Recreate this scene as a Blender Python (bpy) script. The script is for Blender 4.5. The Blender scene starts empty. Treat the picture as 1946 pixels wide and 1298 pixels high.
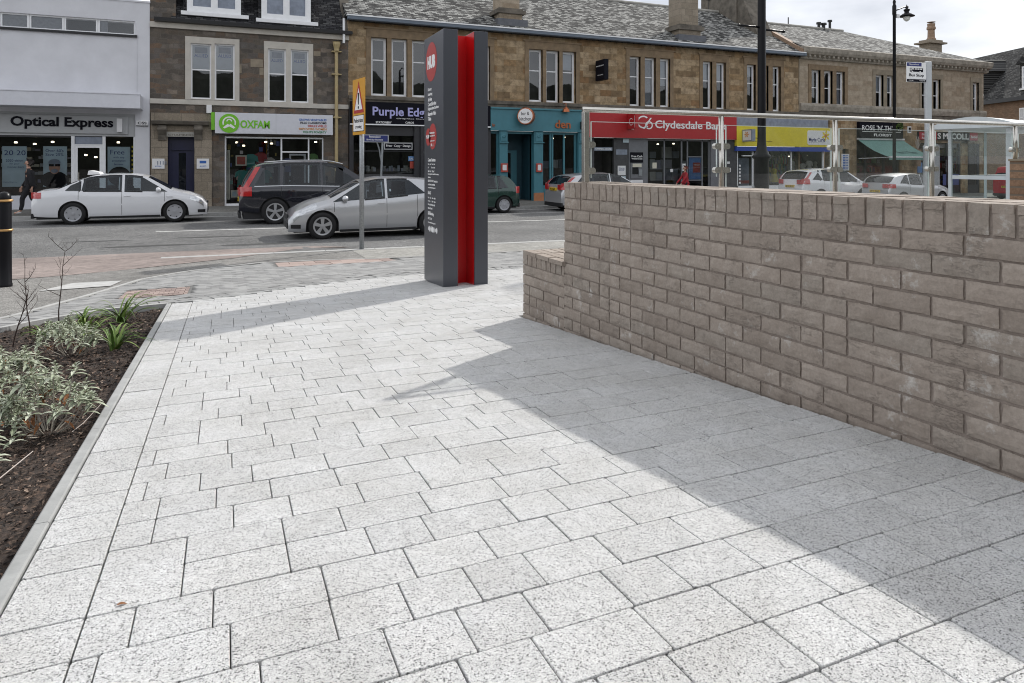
import bpy, math, random
import numpy as np
from mathutils import Vector, Matrix, noise as mnoise
random.seed(7)
R = math.radians
SC = bpy.context.scene
COL = SC.collection

# ---------------------------------------------------------------- camera, sky, sun, exposure
YAW = R(22.85)
SN, CS = math.sin(YAW), math.cos(YAW)
F, HOR = 1297.0, 310.0
cam = bpy.data.cameras.new('camera')
cam.lens = 36 * F / 1946
cam.sensor_width = 36
cam.shift_y = -(649 - HOR) / 1946
cam.clip_end = 3000
cam.clip_start = .05
camo = bpy.data.objects.new('camera', cam)
COL.objects.link(camo)
camo.rotation_euler = (R(90), 0, -YAW)
SC.camera = camo

SUN_AZ, SUN_EL = R(58), R(38)           # azimuth clockwise from +Y
W = bpy.data.worlds.new('World'); SC.world = W
W.use_nodes = True
nt = W.node_tree; nd = nt.nodes; lk = nt.links
nd.clear()
out = nd.new('ShaderNodeOutputWorld'); bg = nd.new('ShaderNodeBackground')
sky = nd.new('ShaderNodeTexSky'); sky.sky_type = 'NISHITA'; sky.sun_disc = False
sky.sun_elevation = SUN_EL; sky.sun_rotation = SUN_AZ
tc = nd.new('ShaderNodeTexCoord'); mp = nd.new('ShaderNodeMapping'); mp.inputs['Scale'].default_value = (1, 1, 2.6)
n1 = nd.new('ShaderNodeTexNoise'); n1.inputs['Scale'].default_value = 2.3; n1.inputs['Detail'].default_value = 7; n1.inputs['Roughness'].default_value = .5
cr = nd.new('ShaderNodeValToRGB')
cr.color_ramp.elements[0].position = .36; cr.color_ramp.elements[0].color = (4.9, 5.1, 5.6, 1)
cr.color_ramp.elements[1].position = .60; cr.color_ramp.elements[1].color = (10.2, 10.3, 10.5, 1)
mx = nd.new('ShaderNodeMixRGB'); mx.inputs[0].default_value = .88
lk.new(tc.outputs['Generated'], mp.inputs[0]); lk.new(mp.outputs[0], n1.inputs['Vector']); lk.new(n1.outputs[0], cr.inputs[0])
lk.new(sky.outputs[0], mx.inputs[1]); lk.new(cr.outputs[0], mx.inputs[2])
lk.new(mx.outputs[0], bg.inputs[0]); bg.inputs[1].default_value = .105
lk.new(bg.outputs[0], out.inputs[0])
sl = bpy.data.lights.new('sun', 'SUN'); sl.energy = 2.7; sl.angle = R(1.0); sl.color = (1, .96, .9)
so = bpy.data.objects.new('sun', sl); COL.objects.link(so)
sdir = Vector((math.sin(SUN_AZ) * math.cos(SUN_EL), math.cos(SUN_AZ) * math.cos(SUN_EL), math.sin(SUN_EL)))
so.rotation_euler = sdir.to_track_quat('Z', 'Y').to_euler(); so.location = (20, 12, 30)
SC.cycles.filter_width = 1.05
vs = SC.view_settings
vs.view_transform = 'Standard'; vs.look = 'None'; vs.gamma = 1; vs.exposure = .40
try: vs.use_curve_mapping = False
except Exception: pass

# ---------------------------------------------------------------- helpers: measured points of the street
D = 28.3                                   # distance of the shop fronts across the street
def uu(px): return (px - 973) / F
def ray(px): u = uu(px); return CS * u + SN, CS - SN * u      # world X, Y per metre of depth
def fx(px, Y=D): a, b = ray(px); return Y * a / b
def fz(px, py, Y=D): a, b = ray(px); return (HOR - py) / F * Y / b
def sm(t): t = max(0, min(1, t)); return t * t * (3 - 2 * t)
def H(x, y):
    """height of the plaza, footways and road"""
    t = -.0055 * x * sm((y - 9) / 4)
    if y < 11.5: return -(.9 + .0605 * max(y, -6)) + t
    if y <= 13.15: return -(1.596 + .02 * (y - 11.5)) + t
    if y <= 25.1:
        k = max(sm((x - 1.2) / 1.2), sm((y - 13.15) / 2.5))
        return -(1.63 + .10 * k + .0035 * (y - 13.15)) + t
    return -(1.665 - .008 * (y - 25.1)) + t

OFF = {}
class MB:
    def __init__(s): s.v = []; s.f = []; s.m = []; s.a = []; s.sm = False
    def add(s, vs, fs, mi=0, rnd=None):
        n = len(s.v); s.v += [tuple(p) for p in vs]
        r = random.random() if rnd is None else rnd
        for f in fs: s.f.append([n + i for i in f]); s.m.append(mi); s.a.append(r)
    def box(s, x0, x1, y0, y1, z0, z1, mi=0, rnd=None):
        if x1 < x0: x0, x1 = x1, x0
        if y1 < y0: y0, y1 = y1, y0
        if z1 < z0: z0, z1 = z1, z0
        s.add([(x0, y0, z0), (x1, y0, z0), (x1, y1, z0), (x0, y1, z0), (x0, y0, z1), (x1, y0, z1), (x1, y1, z1), (x0, y1, z1)],
              [(0, 3, 2, 1), (4, 5, 6, 7), (0, 1, 5, 4), (1, 2, 6, 5), (2, 3, 7, 6), (3, 0, 4, 7)], mi, rnd)
        return s
    def quad(s, *p, mi=0, rnd=None): s.add(p, [tuple(range(len(p)))], mi, rnd); return s
    def prism(s, pts, axis, a, b, mi=0):
        """extrude 2D polygon: axis 'x': pts (y,z); 'y': pts (x,z); 'z': pts (x,y)"""
        def P(p, t):
            return {'x': (t, p[0], p[1]), 'y': (p[0], t, p[1]), 'z': (p[0], p[1], t)}[axis]
        n = len(pts)
        vs = [P(p, a) for p in pts] + [P(p, b) for p in pts]
        fs = [tuple(range(n))[::-1], tuple(range(n, 2 * n))] + [(i, (i + 1) % n, n + (i + 1) % n, n + i) for i in range(n)]
        s.add(vs, fs, mi); return s
    def tube(s, p0, p1, r0, r1=None, n=10, caps=True, mi=0):
        r1 = r0 if r1 is None else r1
        p0, p1 = Vector(p0), Vector(p1); d = (p1 - p0).normalized()
        a = d.orthogonal().normalized(); b = d.cross(a)
        vs = []
        for p, r in ((p0, r0), (p1, r1)):
            for i in range(n):
                t = 2 * math.pi * i / n; vs.append(p + a * (r * math.cos(t)) + b * (r * math.sin(t)))
        fs = [(i, (i + 1) % n, n + (i + 1) % n, n + i) for i in range(n)]
        if caps: fs += [tuple(range(n))[::-1], tuple(range(n, 2 * n))]
        s.add(vs, fs, mi); return s
    def path(s, pts, r, n=6, r1=None):
        """tube along a polyline with tapering radius"""
        r1 = r if r1 is None else r1
        pts = [Vector(p) for p in pts]; vs = []
        a = None
        for k, p in enumerate(pts):
            d = (pts[min(k + 1, len(pts) - 1)] - pts[max(k - 1, 0)]).normalized()
            if a is None: a = d.orthogonal().normalized()
            a = (a - d * a.dot(d)).normalized(); b = d.cross(a)
            rr = r + (r1 - r) * k / max(1, len(pts) - 1)
            for i in range(n):
                t = 2 * math.pi * i / n; vs.append(p + a * (rr * math.cos(t)) + b * (rr * math.sin(t)))
        fs = [(k * n + i, k * n + (i + 1) % n, (k + 1) * n + (i + 1) % n, (k + 1) * n + i) for k in range(len(pts) - 1) for i in range(n)]
        fs += [tuple(range(n))[::-1], tuple(range((len(pts) - 1) * n, len(pts) * n))]
        s.add(vs, fs); return s
    def lathe(s, prof, c=(0, 0, 0), n=20, axis='z', mi=0, caps=True):
        vs = []
        for r, h in prof:
            for i in range(n):
                t = 2 * math.pi * i / n; q = (r * math.cos(t), r * math.sin(t), h)
                if axis == 'y': q = (q[0], q[2], q[1])
                if axis == 'x': q = (q[2], q[0], q[1])
                vs.append((c[0] + q[0], c[1] + q[1], c[2] + q[2]))
        k = len(prof)
        fs = [(j * n + i, j * n + (i + 1) % n, (j + 1) * n + (i + 1) % n, (j + 1) * n + i) for j in range(k - 1) for i in range(n)]
        if caps: fs += [tuple(range(n))[::-1], tuple(range((k - 1) * n, k * n))]
        s.add(vs, fs, mi); return s
    def grid(s, fn, nu, nv, mi=0, rnd=None):
        vs = [fn(i / nu, j / nv) for j in range(nv + 1) for i in range(nu + 1)]
        fs = [(j * (nu + 1) + i, j * (nu + 1) + i + 1, (j + 1) * (nu + 1) + i + 1, (j + 1) * (nu + 1) + i) for j in range(nv) for i in range(nu)]
        s.add(vs, fs, mi, rnd); return s
    def holes(s, x0, x1, z0, z1, y, hs, depth, mi=0):
        """wall rectangle facing -Y with rectangular openings and their reveals"""
        hs = [(max(a, x0), min(b, x1), max(c, z0), min(d, z1)) for a, b, c, d in hs]
        hs = [h for h in hs if h[1] > h[0] and h[3] > h[2]]
        xs = sorted({x0, x1} | {h[0] for h in hs} | {h[1] for h in hs}); zs = sorted({z0, z1} | {h[2] for h in hs} | {h[3] for h in hs})
        for i in range(len(xs) - 1):
            for j in range(len(zs) - 1):
                cx, cz = (xs[i] + xs[i + 1]) / 2, (zs[j] + zs[j + 1]) / 2
                if any(h[0] < cx < h[1] and h[2] < cz < h[3] for h in hs): continue
                s.quad((xs[i], y, zs[j]), (xs[i + 1], y, zs[j]), (xs[i + 1], y, zs[j + 1]), (xs[i], y, zs[j + 1]), mi=mi)
        for a, b, c, d in hs:
            e = y + depth
            s.quad((a, y, c), (a, y, d), (a, e, d), (a, e, c), mi=mi); s.quad((b, y, d), (b, y, c), (b, e, c), (b, e, d), mi=mi)
            s.quad((a, y, d), (b, y, d), (b, e, d), (a, e, d), mi=mi); s.quad((b, y, c), (a, y, c), (a, e, c), (b, e, c), mi=mi)
        return s
    def build(s, name, mat, parent=None, smooth=False, bevel=0, label=None):
        o0 = OFF.get(parent.name, (0, 0, 0)) if parent else (0, 0, 0)
        me = bpy.data.meshes.new(name)
        v = [(p[0] - o0[0], p[1] - o0[1], p[2] - o0[2]) for p in s.v]
        me.from_pydata(v, [], s.f)
        for m_ in (mat if isinstance(mat, (list, tuple)) else [mat]): me.materials.append(M(m_) if isinstance(m_, str) else m_)
        if any(s.m): me.polygons.foreach_set('material_index', s.m)
        at = me.attributes.new('rnd', 'FLOAT', 'FACE'); at.data.foreach_set('value', s.a)
        if smooth: me.polygons.foreach_set('use_smooth', [True] * len(s.f))
        me.update()
        o = bpy.data.objects.new(name, me); COL.objects.link(o)
        if parent: o.parent = parent; OFF[o.name] = o0
        if bevel:
            b = o.modifiers.new('bevel', 'BEVEL'); b.width = bevel; b.segments = 2; b.limit_method = 'ANGLE'; b.angle_limit = R(40)
        if label: o['label'] = label
        return o
def thing(name, label, cat, loc=(0, 0, 0), rz=0, group=None, local=False):
    o = bpy.data.objects.new(name, None); COL.objects.link(o); o.empty_display_size = .2
    o.location = loc; o.rotation_euler = (0, 0, rz); o['label'] = label; o['category'] = cat
    if group: o['group'] = group
    OFF[o.name] = (0, 0, 0) if local else tuple(loc)
    return o
def tag(o, label, cat, group=None):
    o['label'] = label; o['category'] = cat
    if group: o['group'] = group
    return o
def struct(o, kind='structure'): o['kind'] = kind; return o
def recentre(o):
    """single mesh thing: put its origin at its base"""
    me = o.data; n = len(me.vertices); a = np.empty(n * 3); me.vertices.foreach_get('co', a); a = a.reshape(-1, 3)
    c = np.array([(a[:, 0].min() + a[:, 0].max()) / 2, (a[:, 1].min() + a[:, 1].max()) / 2, a[:, 2].min()])
    me.vertices.foreach_set('co', (a - c).ravel()); o.location = c; me.update(); return o

# ---------------------------------------------------------------- materials
MATS = {}
def M(n): return MATS[n]
def newmat(name):
    m = bpy.data.materials.new(name); m.use_nodes = True; MATS[name] = m
    t = m.node_tree; b = t.nodes['Principled BSDF']; return m, t, b
def N(t, typ, **kw):
    n = t.nodes.new(typ)
    for k, v in kw.items():
        if k in n.inputs: n.inputs[k].default_value = v
        else: setattr(n, k, v)
    return n
def ramp(t, src, stops):
    c = t.nodes.new('ShaderNodeValToRGB'); e = c.color_ramp.elements
    while len(e) < len(stops): e.new(.5)
    for i, (p, col) in enumerate(stops): e[i].position = p; e[i].color = (*col, 1) if len(col) == 3 else col
    t.links.new(src, c.inputs[0]); return c
def mixc(t, a, b, f, typ='MIX'):
    m = t.nodes.new('ShaderNodeMixRGB'); m.blend_type = typ
    for i, s in ((0, f), (1, a), (2, b)):
        if isinstance(s, (int, float)): m.inputs[i].default_value = s
        elif isinstance(s, tuple): m.inputs[i].default_value = (*s, 1)
        else: t.links.new(s, m.inputs[i])
    return m.outputs[0]
def vec(t, kind='Object', scale=(1, 1, 1), swap=False):
    c = t.nodes.new('ShaderNodeTexCoord'); o = c.outputs[kind]
    if swap:
        sp = t.nodes.new('ShaderNodeSeparateXYZ'); cb = t.nodes.new('ShaderNodeCombineXYZ'); t.links.new(o, sp.inputs[0])
        t.links.new(sp.outputs[0], cb.inputs[0]); t.links.new(sp.outputs[2], cb.inputs[1]); t.links.new(sp.outputs[1], cb.inputs[2]); o = cb.outputs[0]
    m = t.nodes.new('ShaderNodeMapping'); m.inputs['Scale'].default_value = scale; t.links.new(o, m.inputs[0]); return m.outputs[0]
def noise(t, v, scale, det=4, rough=.5):
    n = t.nodes.new('ShaderNodeTexNoise'); n.inputs['Scale'].default_value = scale; n.inputs['Detail'].default_value = det; n.inputs['Roughness'].default_value = rough
    t.links.new(v, n.inputs['Vector']); return n.outputs[0]
def bump(t, b, h, strength=.3, dist=.01):
    n = t.nodes.new('ShaderNodeBump'); n.inputs['Strength'].default_value = strength; n.inputs['Distance'].default_value = dist
    t.links.new(h, n.inputs['Height']); t.links.new(n.outputs[0], b.inputs['Normal'])
def plain(name, col, rough=.6, metal=0, var=.12, vs=6, bmp=0, bs=60, coat=0, spec=None):
    m, t, b = newmat(name)
    b.inputs['Roughness'].default_value = rough; b.inputs['Metallic'].default_value = metal
    if spec is not None: b.inputs['Specular IOR Level'].default_value = spec
    if coat: b.inputs['Coat Weight'].default_value = coat; b.inputs['Coat Roughness'].default_value = .04
    v = vec(t)
    if var:
        n = noise(t, v, vs, 5, .6)
        r = ramp(t, n, [(.3, tuple(c * (1 - var) for c in col)), (.7, tuple(min(1, c * (1 + var)) for c in col))])
        t.links.new(r.outputs[0], b.inputs['Base Color'])
    else: b.inputs['Base Color'].default_value = (*col, 1)
    if bmp: bump(t, b, noise(t, v, bs, 3), bmp, .005)
    return m
def rndattr(t): n = t.nodes.new('ShaderNodeAttribute'); n.attribute_name = 'rnd'; return n.outputs['Fac']
plain('white_render', (.62, .625, .66), .8, vs=1.3, var=.07, bmp=.3)
plain('white_panel', (.62, .63, .68), .5, var=.04)
plain('fascia_grey', (.42, .43, .44), .5, var=.04)
plain('cream_paint', (.50, .47, .42), .7, var=.1, vs=3)
plain('sash_white', (.82, .83, .85), .4, var=.04)
plain('black_trim', (.012, .012, .014), .4, var=.1)
plain('slate_gutter', (.12, .15, .19), .5, var=.06)
plain('pipe_yellow', (.42, .33, .17), .5, var=.1)
plain('navy', (.012, .014, .05), .4, var=.1)
plain('letters_dark', (.006, .006, .011), .6, var=0, spec=.12)
plain('letters_white', (.82, .82, .82), .5, var=0)
plain('letters_lilac', (.42, .42, .72), .4, var=0)
plain('plaque_white', (.75, .75, .76), .4, var=.03)
plain('green_ox', (.17, .50, .02), .5, var=0)
plain('blue_txt', (.03, .12, .42), .5, var=0); plain('red_txt', (.45, .03, .02), .5, var=0)
plain('orange_txt', (.6, .26, .05), .5, var=0); plain('green_txt', (.02, .2, .08), .5, var=0)
plain('teal', (.055, .19, .235), .5, var=.1, vs=2)
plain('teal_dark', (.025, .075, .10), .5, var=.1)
plain('copper', (.45, .15, .07), .35, metal=.7, var=.15)
plain('orange_tile', (.40, .17, .08), .5, var=.1)
plain('bank_red', (.40, .018, .022), .4, var=.05)
plain('bank_grey', (.16, .165, .18), .5, var=.1)
plain('dark_frame', (.03, .03, .035), .4, var=.1)
plain('dark_stone', (.055, .055, .06), .6, var=.3, vs=4, bmp=.2)
plain('yellow', (.75, .62, .03), .5, var=.05, vs=2)
plain('mc_blue', (.02, .06, .35), .5, var=.05)
plain('grey_blue', (.22, .25, .31), .6, var=.2, vs=5)
plain('awning', (.16, .30, .27), .8, var=.1, vs=3)
plain('news_red', (.42, .03, .05), .4, var=.05)
plain('interior', (.035, .032, .03), .9, var=.5, vs=2)
plain('interior_warm', (.12, .09, .06), .9, var=.5, vs=3)
plain('blind', (.62, .64, .66), .8, var=.05)
plain('curtain', (.45, .45, .47), .9, var=.15, vs=12)
plain('poster_blue', (.45, .55, .60), .4, var=.15, vs=1.5)
plain('poster_pale', (.65, .62, .52), .4, var=.12, vs=1.5)
plain('poster_red', (.40, .06, .04), .4, var=.3); plain('poster_sky', (.12, .25, .5), .4, var=.2)
plain('skin', (.46, .27, .20), .6, var=.08)
plain('hair_dark', (.02, .014, .012), .7, var=.2); plain('hair_red', (.14, .03, .02), .7, var=.2)
plain('cloth_black', (.012, .012, .015), .9, var=.3, vs=20); plain('cloth_red', (.34, .02, .03), .85, var=.15, vs=12)
plain('bag', (.45, .40, .36), .6); plain('trainer', (.5, .5, .5), .7)
plain('hub_grey', (.085, .09, .105), .33, metal=.55, var=.05, vs=1.5)
plain('hub_red', (.50, .004, .006), .28, var=.04, vs=2)
plain('hub_disc', (.40, .035, .03), .5, var=.04)
plain('steel', (.56, .54, .50), .26, metal=1, var=.08, vs=20)
plain('galv', (.34, .36, .38), .45, metal=.7, var=.2, vs=30)
plain('alu', (.50, .52, .54), .4, metal=.5, var=.05)
plain('iron_black', (.006, .006, .008), .34, var=.1, spec=.2)
plain('gold', (.50, .30, .12), .4, metal=.6, var=.1)
plain('sign_yellow', (.62, .30, .01), .5, var=.04)
plain('tri_red', (.40, .02, .02), .5, var=0)
plain('bus_navy', (.02, .03, .16), .5, var=0)
plain('glass_edge', (.62, .70, .68), .3, var=0)
plain('lens', (.85, .86, .82), .15, var=0)
plain('tyre', (.012, .012, .013), .85, var=.2, bmp=.2)
plain('alloy', (.48, .49, .51), .3, metal=.75, var=.05)
plain('hubcap', (.42, .43, .46), .35, metal=.5, var=.05)
plain('car_white', (.72, .73, .76), .25, var=0, coat=1)
plain('car_silver', (.50, .51, .53), .3, metal=.55, var=0, coat=1)
plain('car_navy', (.005, .006, .014), .2, metal=.2, var=0, coat=1)
plain('car_green', (.012, .045, .036), .2, metal=.3, var=0, coat=1)
plain('car_red', (.40, .012, .02), .25, var=0, coat=1)
plain('car_glass', (.008, .010, .014), .03, var=0, spec=.4)
plain('light_red', (.42, .008, .01), .15, var=.2, vs=20, coat=1)
plain('light_clear', (.62, .64, .66), .1, metal=.5, var=.2, vs=30, coat=1)
plain('plate_yellow', (.62, .42, .02), .5, var=0)
plain('plastic', (.014, .014, .016), .6, var=.1)
plain('kerb', (.36, .36, .35), .85, var=.15, vs=8, bmp=.4)
plain('edging', (.30, .305, .30), .85, var=.18, vs=9, bmp=.5, bs=40)
plain('line_white', (.62, .62, .60), .8, var=.18, vs=12)
plain('ridge', (.38, .37, .34), .8, var=.2, vs=4)
plain('stone_dark', (.13, .115, .095), .9, var=.45, vs=3, bmp=.5, bs=12)
plain('stone_cornice', (.31, .28, .235), .9, var=.35, vs=4, bmp=.5, bs=14)
plain('stone_trim', (.22, .16, .10), .9, var=.25, vs=3, bmp=.4, bs=20)
plain('stone_trim_pale', (.26, .22, .165), .9, var=.2, vs=3, bmp=.4, bs=20)
plain('lead', (.10, .105, .12), .6, var=.2)
plain('terracotta', (.28, .19, .13), .8, var=.2)
plain('shelter', (.52, .56, .58), .35, metal=.3, var=.05)
plain('stick', (.50, .44, .40), .8, var=.15)
plain('block_base', (.13, .13, .125), .9, var=.2, vs=20)
m_e, t_e, b_e = newmat('lit_lamp'); b_e.inputs['Emission Color'].default_value = (1, .85, .62, 1); b_e.inputs['Emission Strength'].default_value = 4
plain('pale_slab', (.42, .42, .41), .8, var=.15, vs=10)
plain('twig', (.045, .026, .020), .8, var=.3, vs=30)
plain('stem_pale', (.34, .31, .26), .8, var=.2, vs=30)
plain('dead_leaf', (.24, .10, .035), .8, var=.3)
plain('manhole', (.30, .20, .17), .9, var=.3, vs=30, bmp=.6)

def glassmat(name, tint=(1, 1, 1), ior=1.5, refl=1.0):
    m = bpy.data.materials.new(name); m.use_nodes = True; MATS[name] = m; t = m.node_tree; t.nodes.clear()
    o = t.nodes.new('ShaderNodeOutputMaterial'); tr = t.nodes.new('ShaderNodeBsdfTransparent'); g = t.nodes.new('ShaderNodeBsdfGlossy')
    tr.inputs[0].default_value = (*tint, 1); g.inputs['Roughness'].default_value = .01; g.inputs['Color'].default_value = (.95, .97, 1, 1)
    f = t.nodes.new('ShaderNodeFresnel'); f.inputs[0].default_value = ior; mx = t.nodes.new('ShaderNodeMixShader')
    mu = t.nodes.new('ShaderNodeMath'); mu.operation = 'MULTIPLY'; mu.inputs[1].default_value = refl; mu.use_clamp = True
    t.links.new(f.outputs[0], mu.inputs[0]); t.links.new(mu.outputs[0], mx.inputs[0]); t.links.new(tr.outputs[0], mx.inputs[1]); t.links.new(g.outputs[0], mx.inputs[2]); t.links.new(mx.outputs[0], o.inputs[0])
glassmat('win_glass', (.70, .73, .76), 1.55, 1.9)
glassmat('auto_glass', (.62, .68, .70), 1.5, 1.0)
glassmat('shop_glass', (.80, .83, .84), 1.5, 1.0)
glassmat('rail_glass', (.965, .975, .97), 1.45, .28)
glassmat('shelter_glass', (.86, .92, .91), 1.45, .5)

def stonewall(name, c1, c2, mortar, bw=.55, bh=.28, swap=True, distort=.0, grime=.5, dark=(.05, .045, .035), vary=.5, ms=.012, extra=None):
    m, t, b = newmat(name); v = vec(t, swap=swap)
    if distort:
        nn = t.nodes.new('ShaderNodeTexNoise'); nn.inputs['Scale'].default_value = 2.2; t.links.new(v, nn.inputs['Vector'])
        ma = t.nodes.new('ShaderNodeVectorMath'); ma.operation = 'MULTIPLY_ADD'; ma.inputs[1].default_value = (distort, distort, 0)
        t.links.new(nn.outputs['Color'], ma.inputs[0]); t.links.new(v, ma.inputs[2]); vv = ma.outputs[0]
    else: vv = v
    br = t.nodes.new('ShaderNodeTexBrick'); t.links.new(vv, br.inputs['Vector'])
    br.inputs['Scale'].default_value = 1; br.inputs['Brick Width'].default_value = bw; br.inputs['Row Height'].default_value = bh
    br.inputs['Mortar Size'].default_value = ms; br.inputs['Mortar Smooth'].default_value = .3; br.inputs['Bias'].default_value = 0
    br.inputs['Color1'].default_value = (0, 0, 0, 1); br.inputs['Color2'].default_value = (1, 1, 1, 1); br.inputs['Mortar'].default_value = (.5, .5, .5, 1)
    stops = extra or [(0, c1), (1, c2)]
    rc = ramp(t, br.outputs['Color'], stops)
    nz = noise(t, v, 3.5, 8, .65); fine = noise(t, v, 38, 4, .6)
    col = mixc(t, rc.outputs[0], ramp(t, fine, [(.3, (.55, .55, .55)), (.7, (1.35, 1.35, 1.35))]).outputs[0], .6, 'MULTIPLY')
    gr = ramp(t, nz, [(.42, (0, 0, 0)), (.72, (1, 1, 1))])
    mg = t.nodes.new('ShaderNodeMath'); mg.operation = 'MULTIPLY'; mg.inputs[1].default_value = grime; t.links.new(gr.outputs[0], mg.inputs[0])
    col = mixc(t, col, dark, mg.outputs[0])
    col = mixc(t, col, mortar, br.outputs['Fac'])
    t.links.new(col, b.inputs['Base Color']); b.inputs['Roughness'].default_value = .92
    hb = mixc(t, fine, (0, 0, 0), br.outputs['Fac']); bump(t, b, hb, .6, .012)
    return m
stonewall('rubble', None, None, (.12, .105, .09), .40, .19, distort=.34, grime=.75, dark=(.06, .052, .045), extra=[(0, (.085, .075, .066)), (.35, (.14, .118, .095)), (.6, (.17, .112, .075)), (.8, (.12, .112, .105)), (1, (.24, .195, .155))])
stonewall('sandstone', None, None, (.22, .16, .09), .62, .29, distort=.0, grime=.8, dark=(.08, .055, .03), ms=.006, extra=[(0, (.20, .135, .075)), (.3, (.35, .25, .145)), (.55, (.46, .35, .225)), (.8, (.33, .225, .12)), (1, (.27, .155, .075))])
stonewall('sandstone_pale', None, None, (.24, .19, .14), .8, .30, grime=.55, dark=(.12, .09, .06), ms=.005, extra=[(0, (.36, .295, .215)), (.5, (.44, .37, .285)), (1, (.33, .26, .185))])
stonewall('ashlar_grey', None, None, (.15, .13, .10), .45, .32, grime=.3, ms=.007, extra=[(0, (.25, .21, .16)), (1, (.33, .28, .22))])
stonewall('brown_brick', None, None, (.16, .13, .10), .225, .075, grime=.3, ms=.01, extra=[(0, (.20, .12, .075)), (1, (.30, .19, .12))])
def slate(name, stops, mort, w=.26, h=.17, sc=2.0, bstr=1.0):
    m, t, b = newmat(name)
    c = t.nodes.new('ShaderNodeTexCoord'); sp = t.nodes.new('ShaderNodeSeparateXYZ'); cb = t.nodes.new('ShaderNodeCombineXYZ'); t.links.new(c.outputs['Object'], sp.inputs[0])
    mu = t.nodes.new('ShaderNodeMath'); mu.operation = 'MULTIPLY'; mu.inputs[1].default_value = sc; t.links.new(sp.outputs[2], mu.inputs[0])
    t.links.new(sp.outputs[0], cb.inputs[0]); t.links.new(mu.outputs[0], cb.inputs[1])
    nn = t.nodes.new('ShaderNodeTexNoise'); nn.inputs['Scale'].default_value = 5; t.links.new(cb.outputs[0], nn.inputs['Vector'])
    ma = t.nodes.new('ShaderNodeVectorMath'); ma.operation = 'MULTIPLY_ADD'; ma.inputs[1].default_value = (.10, .10, 0); t.links.new(nn.outputs['Color'], ma.inputs[0]); t.links.new(cb.outputs[0], ma.inputs[2])
    br = t.nodes.new('ShaderNodeTexBrick'); t.links.new(ma.outputs[0], br.inputs['Vector'])
    for k, vv in (('Scale', 1), ('Brick Width', w), ('Row Height', h), ('Mortar Size', .016), ('Mortar Smooth', .4), ('Bias', 0), ('Color1', (0, 0, 0, 1)), ('Color2', (1, 1, 1, 1)), ('Mortar', (.5, .5, .5, 1))): br.inputs[k].default_value = vv
    f2 = noise(t, cb.outputs[0], 14, 6, .75); mixv = mixc(t, br.outputs['Color'], f2, .55)
    rc = ramp(t, mixv, stops)
    big = noise(t, cb.outputs[0], .8, 3); col = mixc(t, rc.outputs[0], ramp(t, big, [(.3, (.7, .7, .7)), (.7, (1.15, 1.15, 1.15))]).outputs[0], .7, 'MULTIPLY')
    col = mixc(t, col, mort, br.outputs['Fac'])
    t.links.new(col, b.inputs['Base Color']); b.inputs['Roughness'].default_value = .9; b.inputs['Specular IOR Level'].default_value = .15
    hb = mixc(t, mixv, (0, 0, 0), br.outputs['Fac']); bump(t, b, hb, bstr, .03)
slate('slate_light', [(.34, (.03, .03, .03)), (.47, (.11, .11, .105)), (.57, (.24, .24, .23)), (.70, (.42, .42, .40))], (.05, .05, .05), .24, .13)
slate('slate_dark', [(.25, (.018, .018, .02)), (.5, (.045, .045, .05)), (.75, (.11, .11, .11))], (.01, .01, .01))
slate('slate_mid', [(.25, (.03, .03, .032)), (.5, (.075, .075, .075)), (.75, (.16, .16, .155))], (.02, .02, .02))

def paver(name, base, joint=False):
    m, t, b = newmat(name); v = vec(t)
    vo = t.nodes.new('ShaderNodeTexVoronoi'); vo.inputs['Scale'].default_value = 370; t.links.new(v, vo.inputs['Vector'])
    n2 = noise(t, v, 470, 2, .8); n3 = noise(t, v, 26, 4, .6); n4 = noise(t, v, 3.0, 4, .6)
    cell = t.nodes.new('ShaderNodeSeparateColor'); t.links.new(vo.outputs['Color'], cell.inputs[0])
    spk = ramp(t, cell.outputs[0], [(0, (.12, .12, .12)), (.09, (.22, .22, .22)), (.14, (.80, .80, .80)), (.55, (.98, .98, .98)), (1, (1.12, 1.12, 1.10))])
    spk.color_ramp.interpolation = 'LINEAR'
    c = mixc(t, tuple(base), spk.outputs[0], 1, 'MULTIPLY')
    c = mixc(t, c, ramp(t, n2, [(.41, (.42, .42, .43)), (.50, (1.08, 1.08, 1.07))]).outputs[0], .8, 'MULTIPLY')
    c = mixc(t, c, ramp(t, n3, [(.3, (.90, .90, .90)), (.7, (1.06, 1.06, 1.06))]).outputs[0], 1, 'MULTIPLY')
    c = mixc(t, c, ramp(t, n4, [(.3, (.90, .89, .87)), (.65, (1.04, 1.04, 1.04))]).outputs[0], 1, 'MULTIPLY')
    c = mixc(t, c, ramp(t, rndattr(t), [(0, (.94, .94, .94)), (1, (1.035, 1.035, 1.035))]).outputs[0], 1, 'MULTIPLY')
    t.links.new(c, b.inputs['Base Color']); b.inputs['Roughness'].default_value = .85
    bump(t, b, n2, .35, .003)
paver('paver', (.555, .558, .562))
plain('joint_sand', (.075, .072, .066), .95, var=.3, vs=60)
def asphalt(name, stops, scale=120, rough=.9):
    m, t, b = newmat(name); v = vec(t); a = noise(t, v, scale, 3, .8); c = noise(t, v, .7, 5, .6); d = noise(t, v, 9, 4, .6)
    r = ramp(t, a, stops)
    col = mixc(t, r.outputs[0], ramp(t, c, [(.3, (.72, .72, .72)), (.7, (1.2, 1.2, 1.2))]).outputs[0], 1, 'MULTIPLY')
    col = mixc(t, col, ramp(t, d, [(.3, (.74, .74, .74)), (.7, (1.25, 1.25, 1.25))]).outputs[0], 1, 'MULTIPLY')
    t.links.new(col, b.inputs['Base Color']); b.inputs['Roughness'].default_value = rough; bump(t, b, a, .6, .01)
asphalt('road_asphalt', [(.3, (.03, .03, .03)), (.50, (.10, .10, .10)), (.66, (.34, .34, .33))], 60)
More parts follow.
